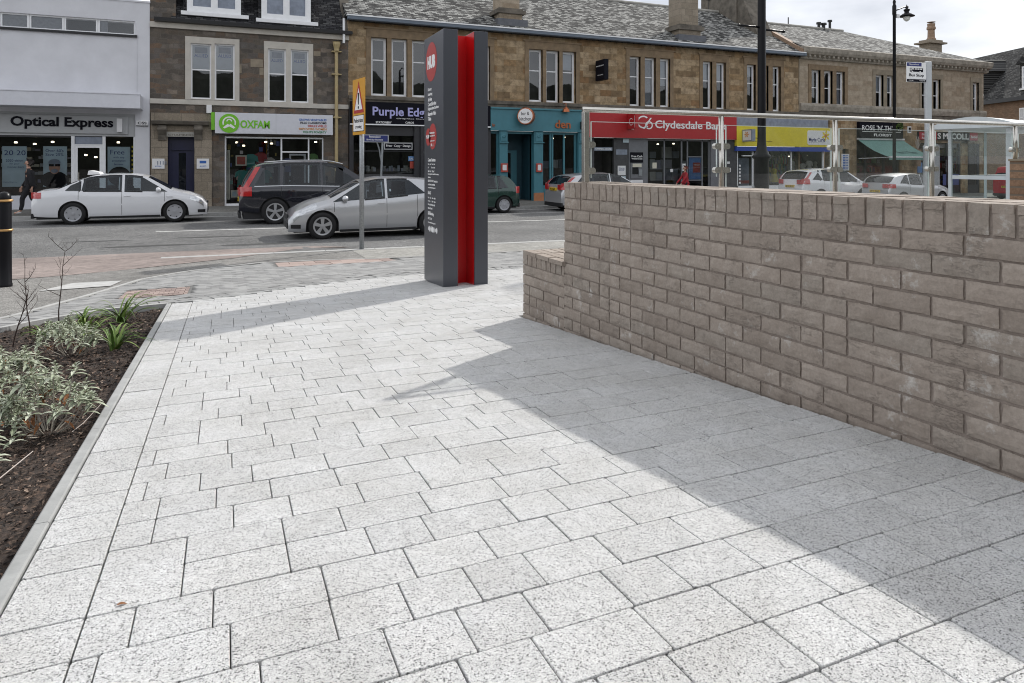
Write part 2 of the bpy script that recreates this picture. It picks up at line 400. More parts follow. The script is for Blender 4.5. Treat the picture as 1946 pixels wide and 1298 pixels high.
asphalt('foot_asphalt', [(.3, (.05, .048, .045)), (.5, (.16, .155, .145)), (.64, (.40, .39, .37))], 75)
asphalt('foot_pale', [(.3, (.15, .145, .13)), (.5, (.26, .255, .235)), (.7, (.40, .39, .37))], 80)
asphalt('pink', [(.3, (.18, .145, .13)), (.7, (.31, .26, .24))], 90)
asphalt('far_pave', [(.3, (.09, .088, .08)), (.7, (.20, .195, .18))], 20)
asphalt('soil', [(.3, (.010, .007, .005)), (.52, (.035, .022, .015)), (.72, (.13, .085, .06))], 55)
def rndmat(name, stops, rough=.85, nscale=80, b_=.4, noisef=.25):
    m, t, b = newmat(name); v = vec(t); r = ramp(t, rndattr(t), stops); n = noise(t, v, nscale, 4, .7)
    c = mixc(t, r.outputs[0], ramp(t, n, [(.3, (.6, .6, .6)), (.7, (1.35, 1.35, 1.35))]).outputs[0], noisef * 2, 'MULTIPLY')
    t.links.new(c, b.inputs['Base Color']); b.inputs['Roughness'].default_value = rough; bump(t, b, n, b_, .004); return m, t, b
rndmat('block_grey', [(0, (.20, .20, .198)), (1, (.31, .31, .305))])
rndmat('block_pink', [(0, (.20, .15, .135)), (1, (.36, .28, .25))])
rndmat('chips', [(0, (.008, .005, .004)), (.55, (.04, .024, .016)), (.85, (.14, .09, .065)), (1, (.34, .26, .2))], noisef=.3)
def leafmat(name, stops, tr=.2):
    m, t, b = rndmat(name, stops, .6, 40, .2, .2)
    try: b.inputs['Subsurface Weight'].default_value = 0
    except Exception: pass
leafmat('sage_leaf', [(0, (.17, .20, .12)), (.5, (.33, .37, .26)), (1, (.52, .55, .44))])
leafmat('lily_leaf', [(0, (.05, .11, .012)), (.6, (.12, .20, .03)), (1, (.26, .34, .09))])
# wall bricks
m, t, b = newmat('grey_brick'); v = vec(t)
rr = ramp(t, rndattr(t), [(0, (.262, .222, .189)), (.3, (.302, .258, .221)), (.7, (.338, .290, .250)), (1, (.285, .250, .216))])
n1_ = noise(t, v, 14, 6, .65); n2_ = noise(t, v, 90, 4, .7); n3_ = noise(t, v, 5, 3, .6)
c = mixc(t, rr.outputs[0], ramp(t, n1_, [(.3, (.84, .82, .80)), (.7, (1.1, 1.1, 1.1))]).outputs[0], 1, 'MULTIPLY')
c = mixc(t, c, ramp(t, n2_, [(.3, (.86, .86, .86)), (.7, (1.12, 1.12, 1.12))]).outputs[0], 1, 'MULTIPLY')
n5_ = noise(t, v, 7.5, 8, .75)
ef = ramp(t, n5_, [(.585, (0, 0, 0)), (.72, (.85, .85, .85))])
c = mixc(t, c, (.55, .53, .50), ef.outputs[0])
t.links.new(c, b.inputs['Base Color']); b.inputs['Roughness'].default_value = .93
mv = t.nodes.new('ShaderNodeMapping'); mv.inputs['Scale'].default_value = (1, 1, 3.2); t.links.new(v, mv.inputs[0])
wv = noise(t, mv.outputs[0], 13, 7, .72)
cr_ = ramp(t, wv, [(.34, (0, 0, 0)), (.39, (1, 1, 1)), (.9, (1, 1, 1))])
sb = t.nodes.new('ShaderNodeMath'); sb.operation = 'SUBTRACT'; sb.inputs[1].default_value = .5; t.links.new(wv, sb.inputs[0])
ab = t.nodes.new('ShaderNodeMath'); ab.operation = 'ABSOLUTE'; t.links.new(sb.outputs[0], ab.inputs[0])
cl = ramp(t, ab.outputs[0], [(0, (0, 0, 0)), (.022, (1, 1, 1))])
mk_ = ramp(t, noise(t, v, 6.5, 3, .6), [(.54, (1, 1, 1)), (.62, (0, 0, 0))])
cl2 = mixc(t, cl.outputs[0], (1, 1, 1), mk_.outputs[0])
hb_ = mixc(t, mixc(t, cl2, n2_, .28), n1_, .25); bump(t, b, hb_, .62, .007)
m, t, b = newmat('mortar'); v = vec(t); n_ = noise(t, v, 60, 5, .7)
t.links.new(ramp(t, n_, [(.3, (.215, .178, .154)), (.7, (.30, .252, .220))]).outputs[0], b.inputs['Base Color']); b.inputs['Roughness'].default_value = .95; bump(t, b, n_, .6, .004)

# ---------------------------------------------------------------- text
def text(s, parent, x0, x1, z0, z1, y, mat, bold=0., ext=.006, face='front', name='lettering', parts=None, width_fit=True):
    c = bpy.data.curves.new(name, 'FONT'); c.body = s; c.extrude = .01; c.resolution_u = 3; c.offset = bold
    ob = bpy.data.objects.new('t', c)
    me = bpy.data.meshes.new_from_object(ob)
    n = len(me.vertices); a = np.empty(n * 3); me.vertices.foreach_get('co', a); a = a.reshape(-1, 3)
    mn, mxx = a.min(0), a.max(0); w, h, d = (mxx - mn) + 1e-9
    sx = (x1 - x0) / w; sz = (z1 - z0) / h
    if not width_fit: sx = sz
    p = np.empty_like(a)
    lx = (a[:, 0] - mn[0]) * sx; lz = (a[:, 1] - mn[1]) * sz + z0; ld = (a[:, 2] - mn[2]) / d * ext
    if face == 'front': p[:, 0] = x0 + lx; p[:, 1] = y - ld; p[:, 2] = lz
    elif face == 'left': p[:, 0] = y - ld; p[:, 1] = x1 - lx; p[:, 2] = lz     # x0,x1 are world Y (far = x1)
    o0 = OFF.get(parent.name, (0, 0, 0)) if parent else (0, 0, 0)
    p -= np.array(o0); me.vertices.foreach_set('co', p.ravel()); me.materials.clear(); me.materials.append(M(mat)); me.update()
    me.polygons.foreach_set('material_index', [0] * len(me.polygons))
    bpy.data.objects.remove(ob); bpy.data.curves.remove(c); me.name = name
    o = bpy.data.objects.new(name, me); COL.objects.link(o)
    if parent: o.parent = parent; OFF[o.name] = o0
    return o
# ================================================================ GROUND
def interp(tab):
    xs = [p[0] for p in tab]; ys = [p[1] for p in tab]
    return lambda x: float(np.interp(x, xs, ys))
def sheet(name, x0, x1, nx, ylo, yhi, ny, dz, mat, kind='structure', fn=H, xs=None):
    b = MB(); lo = ylo if callable(ylo) else (lambda x: ylo); hi = yhi if callable(yhi) else (lambda x: yhi)
    xx = xs or [x0 + (x1 - x0) * i / nx for i in range(nx + 1)]
    vs = []; fs = []
    for j in range(ny + 1):
        for x in xx:
            y = lo(x) + (hi(x) - lo(x)) * j / ny
            vs.append((x, y, fn(x, y) + dz))
    k = len(xx)
    for j in range(ny):
        for i in range(k - 1): fs.append((j * k + i, j * k + i + 1, (j + 1) * k + i + 1, (j + 1) * k + i))
    b.add(vs, fs); o = b.build(name, mat); o['kind'] = kind; return o
big = [-900, -300, -100] + [-60 + 4 * i for i in range(41)] + [150, 300, 900]
b = MB(); ys = [-900, -200, -50, -6, 0, 4, 8, 11.5, 13.15, 15, 20, 25, 28, 40, 80, 200, 900]
def HG(x, y): return (H(max(-60, min(100, x)), min(y, 45)) - .12)
vs_ = [(x, y, HG(x, y)) for y in ys for x in big]; k = len(big)
b.add(vs_, [(j * k + i, j * k + i + 1, (j + 1) * k + i + 1, (j + 1) * k + i) for j in range(len(ys) - 1) for i in range(k - 1)])
struct(b.build('ground', 'far_pave'))

# block paving band across the end of the plaza: near edge and far edge as functions of X
yin = interp([(-8, 3.0), (-4.2, 5.0), (-2.6, 6.0), (-1.62, 6.46), (-1.47, 6.72), (-.98, 7.18), (-.5, 7.26), (-.45, 7.3), (.16, 7.55), (.55, 7.85), (1.0, 8.12), (1.7, 8.4), (2.37, 8.52), (3.2, 8.45), (3.76, 8.36), (14, 8.1)])
yout = interp([(-8, 3.4), (-4.2, 5.45), (-2.6, 6.45), (-1.75, 7.0), (-1.5, 7.9), (-1.35, 8.4), (-.985, 10.0), (-.5, 10.8), (-.05, 11.3), (.5, 11.62), (1.5, 11.6), (2.6, 11.4), (14, 11.25)])
xs_band = sorted(set([-8, -6, -4.2, -3.4, -2.6, -2.1, -1.75, -1.62, -1.5, -1.42, -1.35, -1.2, -.985, -.75, -.5, -.45, -.25, -.05, .16, .35, .55, .8, 1, 1.35, 1.7, 2, 2.37, 2.8, 3.2, 3.76, 5, 7, 9, 11, 14]))
sheet('block_paving_base', -8, 14, 0, yin, yout, 12, -.010, 'block_base', xs=xs_band)
def wallx(y): return 2.21 - .0436 * (y - 3.17)

def flagset(name, cells, mat, h=.05, bev=.003, cor=.007, jit=.0012):
    """separate flat blocks: cells = list of 4-corner polygons (x,y)"""
    b = MB()
    for poly in cells:
        n = len(poly); cx = sum(p[0] for p in poly) / n; cy = sum(p[1] for p in poly) / n
        pts = []
        for i in range(n):
            p = Vector(poly[i]); a = Vector(poly[i - 1]); c = Vector(poly[(i + 1) % n])
            da = (a - p); dc = (c - p); ka = min(cor, da.length * .3); kc = min(cor, dc.length * .3)
            pts.append(p + da.normalized() * ka); pts.append(p + (da.normalized() * ka + dc.normalized() * kc) * .29); pts.append(p + dc.normalized() * kc)
        k = len(pts); C = Vector((cx, cy)); ja = random.uniform(-jit, jit); tx = random.uniform(-.004, .004); ty = random.uniform(-.004, .004)
        vs = []
        for ring, (ins, dz) in enumerate(((0, -h), (0, -bev), (bev * .35, -bev * .3), (bev, 0))):
            for p in pts:
                q = p + (C - p).normalized() * ins
                z = H(q.x, q.y) + dz + (ja + (q.x - cx) * tx + (q.y - cy) * ty)
                vs.append((q.x, q.y, z))
        fs = [(r * k + i, r * k + (i + 1) % k, (r + 1) * k + (i + 1) % k, (r + 1) * k + i) for r in range(3) for i in range(k)]
        fs.append(tuple(range(3 * k, 4 * k))); b.add(vs, fs)
    return b.build(name, mat)
# field of concrete setts, rows parallel to the street
cells = []; PITCH = .1583; XL0, XL1 = -.463, -.285; J = .0026
y = 1.60 - PITCH * 12; row = 0
while y < 8.7:
    y0, y1 = y + J / 2, y + PITCH - J / 2
    rr = random.Random(row * 13 + 5); x = XL1 + J; first = True
    xe = 14 if y > 4.85 else wallx(y) - .014
    while x < xe:
        w = rr.choices([.160, .208, .245], [.38, .42, .2])[0]
        if first: w = rr.choice([.05, .10, .14, .19]); first = False
        xa, xb = x, min(x + w, xe); xm = (xa + xb) / 2
        yb = yin(xm) - .03
        if y0 < yb - .02 and xb - xa > .02:
            ya, yc = y0, min(y1, yb); cells.append([(xa, ya), (xb - J, ya), (xb - J, yc), (xa, yc)])
        x += w
    y += PITCH; row += 1
# border course along the planting bed
y = -.4; rr = random.Random(3)
while y < 7.2:
    w = rr.choices([.160, .185, .245], [.5, .3, .2])[0]; ye = min(y + w - J, 7.26)
    cells.append([(XL0 + .003, y), (XL1 - .001, y), (XL1 - .001, ye), (XL0 + .003, ye)]); y += w
struct(flagset('paving', cells, 'paver'))
sheet('paving_joints', -.47, 14, 0, -1.2, lambda x: yin(x), 30, -.013, 'joint_sand', xs=[-.47, -.25, 0, .25, .5, .75, 1, 1.35, 1.7, 2, 2.37, 2.8, 3.2, 3.76, 5, 8, 14])
# thin strip of edging kerb beside the bed
b = MB(); y = -.4
while y < 7.2:
    ye = min(y + .912, 7.24)
    for a, c in ((y + .0015, ye - .0015),):
        x0, x1 = -.506, -.4655; hz = .006
        vs = []
        for yy in (a, c):
            z = H(0, yy) + hz
            vs += [(x0, yy, z - .15), (x0, yy, z - .004), (x0 + .005, yy, z), (x1 - .005, yy, z), (x1, yy, z - .004), (x1, yy, z - .15)]
        b.add(vs, [(i, i + 1, 7 + i, 6 + i) for i in range(5)] + [(0, 1, 2, 3, 4, 5), (6, 7, 8, 9, 10, 11)])
    y = ye
struct(b.build('edging_kerb', 'edging'))
# light flush kerb at the outer edge of the band and at its inner edge
def ribbon(name, fy, x0, x1, w, mat, dz=.004, step=.1, seg=None):
    b = MB(); x = x0; pts = []
    while x <= x1 + 1e-6: pts.append(Vector((x, fy(x)))); x += step
    L, Rr = [], []
    for i, p in enumerate(pts):
        d = (pts[min(i + 1, len(pts) - 1)] - pts[max(0, i - 1)]).normalized(); nn = Vector((-d.y, d.x)) * w / 2
        L.append(p + nn); Rr.append(p - nn)
    for i in range(len(pts) - 1):
        q = [Rr[i], Rr[i + 1], L[i + 1], L[i]]
        b.add([(p.x, p.y, H(p.x, p.y) + dz) for p in q] + [(p.x, p.y, H(p.x, p.y) - .1) for p in q], [(0, 1, 2, 3), (0, 4, 5, 1), (2, 6, 7, 3)])
    return struct(b.build(name, mat))
ribbon('flush_kerb', lambda x: yout(x) + .03, -7.9, 14, .06, 'kerb', .006)
ribbon('flush_kerb', lambda x: yin(x) + .012, -.44, 14, .05, 'edging', .002)
ribbon('flush_kerb', lambda x: yin(x) + .03, -7.9, -.47, .06, 'kerb', .004)
# herringbone blocks of the band plus a soldier course along its near edge
cells = []; w_ = .1; j2 = .005
ang = R(45); ca, sa = math.cos(ang), math.sin(ang)
def rot(p): return (p[0] * ca - p[1] * sa + 1.0, p[0] * sa + p[1] * ca + 8.5)
for i in range(-90, 95):
    for jx in range(-70, 60):
        k = (i - jx) % 4
        if k == 0: r_ = (i * w_, (i + 2) * w_, jx * w_, (jx + 1) * w_)
        elif k == 3: r_ = (i * w_, (i + 1) * w_, jx * w_, (jx + 2) * w_)
        else: continue
        c_ = rot(((r_[0] + r_[1]) / 2, (r_[2] + r_[3]) / 2))
        if not (-7.5 < c_[0] < 9.5): continue
        if yin(c_[0]) + .29 < c_[1] < yout(c_[0]) - .04 and not (.7 < c_[0] < 2.6 and c_[1] > 10.75):
            if -1.05 < c_[0] < -.3 and 7.95 < c_[1] < 8.75: continue
            cells.append([rot(p) for p in ((r_[0] + j2 / 2, r_[2] + j2 / 2), (r_[1] - j2 / 2, r_[2] + j2 / 2), (r_[1] - j2 / 2, r_[3] - j2 / 2), (r_[0] + j2 / 2, r_[3] - j2 / 2))])
x = -7.4
while x < 9.5:
    for fy, a, c in ((yin, .055, .255),):
        p0 = Vector((x, fy(x))); p1 = Vector((x + .03, fy(x + .03))); d = (p1 - p0).normalized(); nn = Vector((-d.y, d.x))
        q0 = p0 + nn * a; q1 = p0 + nn * c
        cells.append([tuple(q0), tuple(q0 + d * .089), tuple(q1 + d * .089), tuple(q1)])
    x += .1 * d.x
struct(flagset('block_paving', cells, 'block_grey', .04, .004, .004, .002))
# reddish relaid patches
def patch(x0, x1, y0, y1, name, mat, w=.2, h=.1, dz=0):
    cs = []; yy = y0; r = 0
    while yy < y1 - .02:
        xx = x0 - (w / 2 if r % 2 else 0)
        while xx < x1:
            a, c = max(xx, x0), min(xx + w, x1)
            if c - a > .03: cs.append([(a, yy), (c - .006, yy), (c - .006, yy + h - .006), (a, yy + h - .006)])
            xx += w
        yy += h; r += 1
    return struct(flagset(name, cs, mat, .04, .004, .003, .003))
patch(-1.0, -.36, 8.0, 8.7, 'paved_cover', 'block_pink', .1, .1)
patch(.75, 2.55, 10.8, 11.55, 'tactile_paving', 'block_pink', .4, .4)
# carriageway, footways, markings
xs_road = [-60, -45, -35, -28, -22, -18, -14, -11] + [-9 + .75 * i for i in range(18)] + [6, 9, 12, 16, 20, 26, 32, 40, 50, 60, 80, 100]
sheet('road', 0, 0, 0, 13.15, 25.1, 22, 0, 'road_asphalt', xs=xs_road)
sheet('footway', 0, 0, 0, lambda x: yout(x) if x > -8 else 3, 13.15, 8, -.004, 'foot_asphalt', xs=[-60, -40, -25, -15, -11] + xs_band + [20, 30, 45, 60, 100])
sheet('footway_pale', 2.2, 40, 30, 11.35, 12.98, 4, .0, 'foot_pale')
def ypink(x): return float(np.interp(x, [-20, -6, -2.3, -.9, .2, .9, 1.6, 2.4], [8.6, 10.2, 11.1, 11.9, 12.6, 13.3, 14.0, 14.35]))
def ypink1(x): return float(np.interp(x, [-20, -2.6, -.8, 1.0, 2.5], [14.2, 14.3, 14.45, 14.5, 14.4]))
sheet('crossover_surface', -20, 2.4, 40, ypink, ypink1, 6, .002, 'pink')
sheet('pavement', 0, 0, 0, 25.1, 31, 4, 0, 'far_pave', xs=[-60, -40, -20, -10, 0, 10, 20, 30, 40, 50, 70, 100])
def kerb(name, x0, x1, ya, yb, zt, zb, mat='kerb', step=.915):
    b = MB(); x = x0
    while x < x1:
        xe = min(x + step - .008, x1); vs = []
        for xx in (x, xe):
            vs += [(xx, ya, zb(xx)), (xx, ya, zt(xx)), (xx, yb, zt(xx)), (xx, yb, zb(xx))]
        b.add(vs, [(0, 1, 5, 4), (1, 2, 6, 5), (2, 3, 7, 6), (0, 3, 2, 1), (4, 5, 6, 7)]); x += step
    return struct(b.build(name, mat))
kerb('kerb', -1.0, 60, 12.99, 13.17, lambda x: H(x, 13.14) + .006, lambda x: H(x, 13.3) - .1)
kerb('kerb', -40, 90, 24.98, 25.13, lambda x: H(x, 25.12) + .004, lambda x: H(x, 25) - .1)
b = MB()
def mark(x0, x1, y0, y1, n=6):
    for i in range(n):
        a = x0 + (x1 - x0) * i / n; c = x0 + (x1 - x0) * (i + 1) / n
        b.add([(xx, yy, H(xx, yy) + .006) for xx, yy in ((a, y0), (c, y0), (c, y1), (a, y1))], [(0, 1, 2, 3)])
for x0, x1 in ((-25, -22), (-16.5, -13), (-7.7, -4.9), (-1.6, 2.6), (7.2, 10.4), (16, 19), (25, 28), (34, 37)): mark(x0, x1, 19.35, 19.47)
mark(-40, 60, 24.62, 24.70, 60); mark(-40, 60, 24.42, 24.50, 60)
mark(8.5, 30, 22.6, 22.68, 30)
struct(b.build('road_markings', 'line_white'))
b = MB(); b.add([(x, y, H(x, y) + .004) for x, y in ((-1.95, 9.25), (-1.25, 9.35), (-1.2, 9.95), (-1.75, 10.0))], [(0, 1, 2, 3)])
b.add([(x, y, H(x, y) + .004) for x, y in ((-2.9, 7.2), (-2.2, 7.35), (-2.25, 7.9), (-2.95, 7.8))], [(0, 1, 2, 3)])
struct(b.build('white_slab', 'pale_slab'))
# damaged patches on the road
def blob(cx, cy, rx, ry, name, mat, dz, seed):
    b = MB(); rr = random.Random(seed); n = 26; pts = []
    for i in range(n):
        t = 2 * math.pi * i / n; k = 1 + rr.uniform(-.22, .22); x = cx + rx * k * math.cos(t); y = cy + ry * k * math.sin(t); pts.append((x, y, H(x, y) + dz))
    b.add(pts, [tuple(range(n))]); return struct(b.build(name, mat))
plain('patch_dark', (.05, .05, .05), .9, var=.4, vs=12, bmp=.5)
for i, a in enumerate([(.6, 15.6, .75, .16), (1.5, 15.9, .45, .1), (-1.4, 16.1, .9, .14), (-.2, 17.6, .9, .12), (-2.6, 17.5, .7, .08)]): blob(*a, 'road_patch', 'patch_dark', .003, i)

b = MB()
def rise(u, v):
    x = -110 + 260 * u; y = -24 - 60 * v; h = 11.8 * sm(v * 6) + 5 * v + 2.4 * mnoise.noise(Vector((x * .09, y * .05, 1))) + 1.3 * mnoise.noise(Vector((x * .35, y * .2, 4))) + .7 * mnoise.noise(Vector((x * 1.3, y, 4)))
    return (x, y, -1.6 + (h if v > .02 else 0))
b.grid(rise, 300, 14); plain('reflection_dark', (.035, .04, .03), .95, var=.5, vs=.6); struct(b.build('reflection_ridge', 'reflection_dark'))  # unseen ridge behind the camera, added to darken the window reflections
# ================================================================ PLANTING BED
def ybed(x): return yin(x) - .015
def HS(x, y):
    return H(x, y) - .045 + .03 * mnoise.noise(Vector((x * 2.2, y * 2.2, 0))) + .018 * mnoise.noise(Vector((x * 9, y * 9, 3))) + .008 * mnoise.noise(Vector((x * 30, y * 30, 3)))
b = MB(); nx, ny = 150, 330
def sf(u, v):
    x = -3.2 + (3.2 - .503) * (u ** .6); y0 = -1; y1 = ybed(x); y = y0 + (y1 - y0) * v; return (x, y, HS(x, y))
b.grid(sf, nx, ny); struct(b.build('soil', 'soil', smooth=True))
b = MB(); rr = random.Random(11)
for i in range(26000):
    x = -.53 - abs(rr.gauss(0, .75)); y = rr.uniform(.6, 7.2)
    if y > ybed(x) - .03 or x < -3: continue
    z = HS(x, y) + .004; s = rr.uniform(.003, .011) * (1 + .4 * (y > 4)); a = rr.uniform(0, 6.28); t = rr.uniform(-.6, .6); e = rr.uniform(.35, 1)
    dx, dy = math.cos(a) * s, math.sin(a) * s
    b.add([(x - dx, y - dy, z - t * s), (x + dy * e, y - dx * e, z + .003), (x + dx, y + dy, z + t * s + .002), (x - dy * e, y + dx * e, z + .004)], [(0, 1, 2, 3)], rnd=rr.random() ** 1.6)
o = b.build('bark_mulch', 'chips'); tag(o, 'dark crumbled bark mulch covering the planting bed', 'mulch'); o['kind'] = 'stuff'
OFFM = 0
def leaf(b, p, d, up, L, Wd, droop=.3, rnd=None, n=3):
    """one leaf: pointed ribbon from p along d, bending down"""
    p = Vector(p); d = Vector(d).normalized(); s = d.cross(Vector(up))
    if s.length < 1e-3: s = d.orthogonal()
    s.normalize(); nrm = s.cross(d).normalized(); vs = []
    for i in range(n + 1):
        t = i / n; w = Wd * math.sin(math.pi * (t * .86 + .1)) ** .8; c = p + d * (L * t) + Vector((0, 0, -droop * L * t * t)) ; fold = nrm * (w * .25)
        vs += [c - s * w / 2 + fold, c, c + s * w / 2 + fold]
    fs = []
    for i in range(n): fs += [(3 * i, 3 * i + 1, 3 * i + 4, 3 * i + 3), (3 * i + 1, 3 * i + 2, 3 * i + 5, 3 * i + 4)]
    b.add(vs, fs, rnd=rnd)
def sage(x, y, rad, ht, seed, label, nst=26, dead=True):
    rr = random.Random(seed); z = HS(x, y) - .01; t = thing('sage_bush', label, 'shrub', (x, y, z), group='silver leaved bushes in the bed')
    st, lf, dl = MB(), MB(), MB()
    for i in range(nst):
        a = rr.uniform(0, 6.283); k = math.sqrt(rr.uniform(.02, 1)) ; r = rad * k; h = ht * (1 - .45 * k * k) * rr.uniform(.72, 1.08)
        p0 = Vector((x + .02 * math.cos(a), y + .02 * math.sin(a), z)); p3 = Vector((x + r * math.cos(a), y + r * math.sin(a), z + h))
        p1 = p0.lerp(p3, .35) + Vector((math.cos(a) * r * .22, math.sin(a) * r * .22, -h * .08)); p2 = p0.lerp(p3, .7) + Vector((rr.uniform(-.02, .02), rr.uniform(-.02, .02), 0)) + Vector((math.cos(a) * r * .12, math.sin(a) * r * .12, 0))
        st.path([p0, p1, p2, p3], .0032, 5, .0016)
        tips = [(p3, 1.0)] + [(p2.lerp(p3, rr.random()) + Vector((rr.uniform(-.05, .05), rr.uniform(-.05, .05), rr.uniform(-.02, .03))), .85) for _ in range(1)]
        for (tp, sc) in tips:
            if (tp - p2).length > .01: st.path([p2, p2.lerp(tp, .6) + Vector((0, 0, .006)), tp], .0018, 4, .0012)
            for w in range(4):
                base = tp - Vector((0, 0, .012 * w)); n = 4 if w < 3 else 3
                for q in range(n):
                    az = q * 2 * math.pi / n + w * .8 + rr.uniform(-.35, .35); el = [1.05, .7, .35, .05][w] + rr.uniform(-.25, .25)
                    dd = (math.cos(az) * math.cos(el), math.sin(az) * math.cos(el), math.sin(el))
                    L = rr.uniform(.026, .050) * sc * (0.65 + .25 * w); leaf(lf, base, dd, (0, 0, 1), L, L * .34, .35, rr.random())
        if dead and rr.random() < .8:
            q = p0.lerp(p2, rr.uniform(.5, 1)); az = rr.uniform(0, 6.28); leaf(dl, q, (math.cos(az), math.sin(az), -.2), (0, 0, 1), .045, .018, .6)
    st.build('stems', 'stem_pale', t); lf.build('foliage', 'sage_leaf', t)
    if dl.v: dl.build('dead_leaves', 'dead_leaf', t)
    return t
sage(-.70, 3.50, .19, .30, 1, 'silver green sage bush nearest the kerb edging, pale stems showing', 26)
sage(-.90, 2.96, .16, .27, 2, 'pale sage bush cut by the left edge of the photo', 15)
sage(-1.00, 4.30, .18, .24, 3, 'low grey sage bush behind the front bush in the bed', 18)
sage(-.93, 5.25, .20, .24, 4, 'silver bush beside the green strap leaf clumps', 16)
sage(-1.28, 4.95, .18, .15, 5, 'faded grey bush beneath the left bare sapling', 14)
sage(-1.10, 5.85, .17, .20, 6, 'farthest silver bush, in front of the bare saplings', 15)
sage(-1.05, 3.7, .2, .16, 7, 'low sage bush with browned leaves at the left edge', 12)
def lily(x, y, n, L, seed, label, spread=.5):
    rr = random.Random(seed); z = HS(x, y) - .005; t = thing('lily_clump', label, 'plant', (x, y, z), group='strap leaf clumps in the bed'); lf = MB()
    for i in range(n):
        a = rr.uniform(0, 6.28); el = rr.uniform(.75, 1.45); l = L * rr.uniform(.55, 1.1); w = rr.uniform(.006, .010); d = Vector((math.cos(a) * math.cos(el), math.sin(a) * math.cos(el), math.sin(el)))
        s = Vector((-math.sin(a), math.cos(a), 0)); p = Vector((x + rr.uniform(-.025, .025), y + rr.uniform(-.025, .025), z)); vs = []; m_ = 7
        for k in range(m_ + 1):
            q = k / m_; c = p + d * (l * q) + Vector((math.cos(a), math.sin(a), 0)) * (spread * l * q * q * .5) + Vector((0, 0, -l * .55 * q ** 2.6)); ww = w * (1 - q ** 2.2) + .0006
            vs += [c - s * ww + Vector((0, 0, ww * .5)), c, c + s * ww + Vector((0, 0, ww * .5))]
        fs = []
        for k in range(m_): fs += [(3 * k, 3 * k + 1, 3 * k + 4, 3 * k + 3), (3 * k + 1, 3 * k + 2, 3 * k + 5, 3 * k + 4)]
        lf.add(vs, fs, rnd=rr.random())
    lf.build('foliage', 'lily_leaf', t); return t
lily(-.80, 6.55, 30, .50, 1, 'tallest strap leaf clump, arching over the mulch near the block paving')
lily(-.68, 5.25, 18, .34, 2, 'small bright green strap leaf clump nearest the kerb edging')
lily(-.96, 6.0, 24, .36, 3, 'spreading green clump left of the tallest strap leaf clump')
lily(-1.25, 6.1, 20, .26, 4, 'dark green clump among the silver bushes')
lily(-1.08, 6.6, 16, .26, 5, 'upright green clump at the far rim of the bed')
lily(-1.5, 4.3, 14, .22, 6, 'low green clump at the left edge of the photo')
lily(-.72, 5.62, 14, .26, 8, 'narrow strap leaf clump just behind the bright small one')
def sapling(x, y, h, seed, label):
    rr = random.Random(seed); z = HS(x, y) - .02; t = thing('bare_sapling', label, 'sapling', (x, y, z), group='bare saplings in the bed'); b = MB(); c = MB()
    def grow(p, d, L, r, lev, bb):
        pts = [Vector(p)]; q = Vector(p); dd = Vector(d).normalized(); n = 5
        for i in range(n):
            dd = (dd + Vector((rr.uniform(-.16, .16), rr.uniform(-.16, .16), rr.uniform(-.02, .12)))).normalized(); q = q + dd * (L / n); pts.append(q.copy())
        bb.path(pts, r, 5, r * .35)
        if lev < 3:
            for i in range(1, n + 1):
                for _ in range(rr.choice([1, 1, 2] if lev == 0 else [0, 1, 1])):
                    a = rr.uniform(0, 6.28); s = Vector((math.cos(a), math.sin(a), rr.uniform(.5, 1.1)))
                    if i > 1 or lev: grow(pts[i], s, L * rr.uniform(.3, .5) * (1.2 - .12 * i), r * .5, lev + 1, c)
    grow((x, y, z), (rr.uniform(-.08, .08), rr.uniform(-.05, .05), 1), h, .0058, 0, b)
    b.build('trunk', 'twig', t); c.build('branches', 'twig', t); return t
sapling(-1.27, 6.70, .62, 21, 'tallest bare sapling, behind the silver bushes')
sapling(-1.38, 6.30, .54, 22, 'bare sapling with forked twigs between the other two')
sapling(-1.36, 5.72, .46, 27, 'leftmost bare sapling in the bed')
b = MB(); z = lambda x, y: HS(x, y) + .012
b.path([(-.86, 2.5, z(-.86, 2.5)), (-.78, 2.62, z(-.78, 2.62) + .02), (-.70, 2.76, z(-.7, 2.76) + .03), (-.645, 2.98, z(-.645, 2.98) + .05)], .003, 5, .0015)
tag(recentre(b.build('fallen_twig', 'stick')), 'thin pale fallen twig lying on the mulch', 'twig')
b = MB(); b.path([(-.60, 3.42, z(-.6, 3.42)), (-.57, 3.5, z(-.57, 3.5)), (-.53, 3.72, z(-.53, 3.72) + .02)], .002, 5, .001)
tag(recentre(b.build('fallen_twig', 'stick')), 'short dry stalk lying against the kerb edging', 'twig')
b = MB(); leaf(b, (-.225, 1.777, H(0, 1.777) + .003), (1, .1, .2), (0, 0, 1), .02, .010, .3)
tag(recentre(b.build('fallen_leaf', 'dead_leaf')), 'small brown leaf lying on the pale paving at lower left', 'leaf')

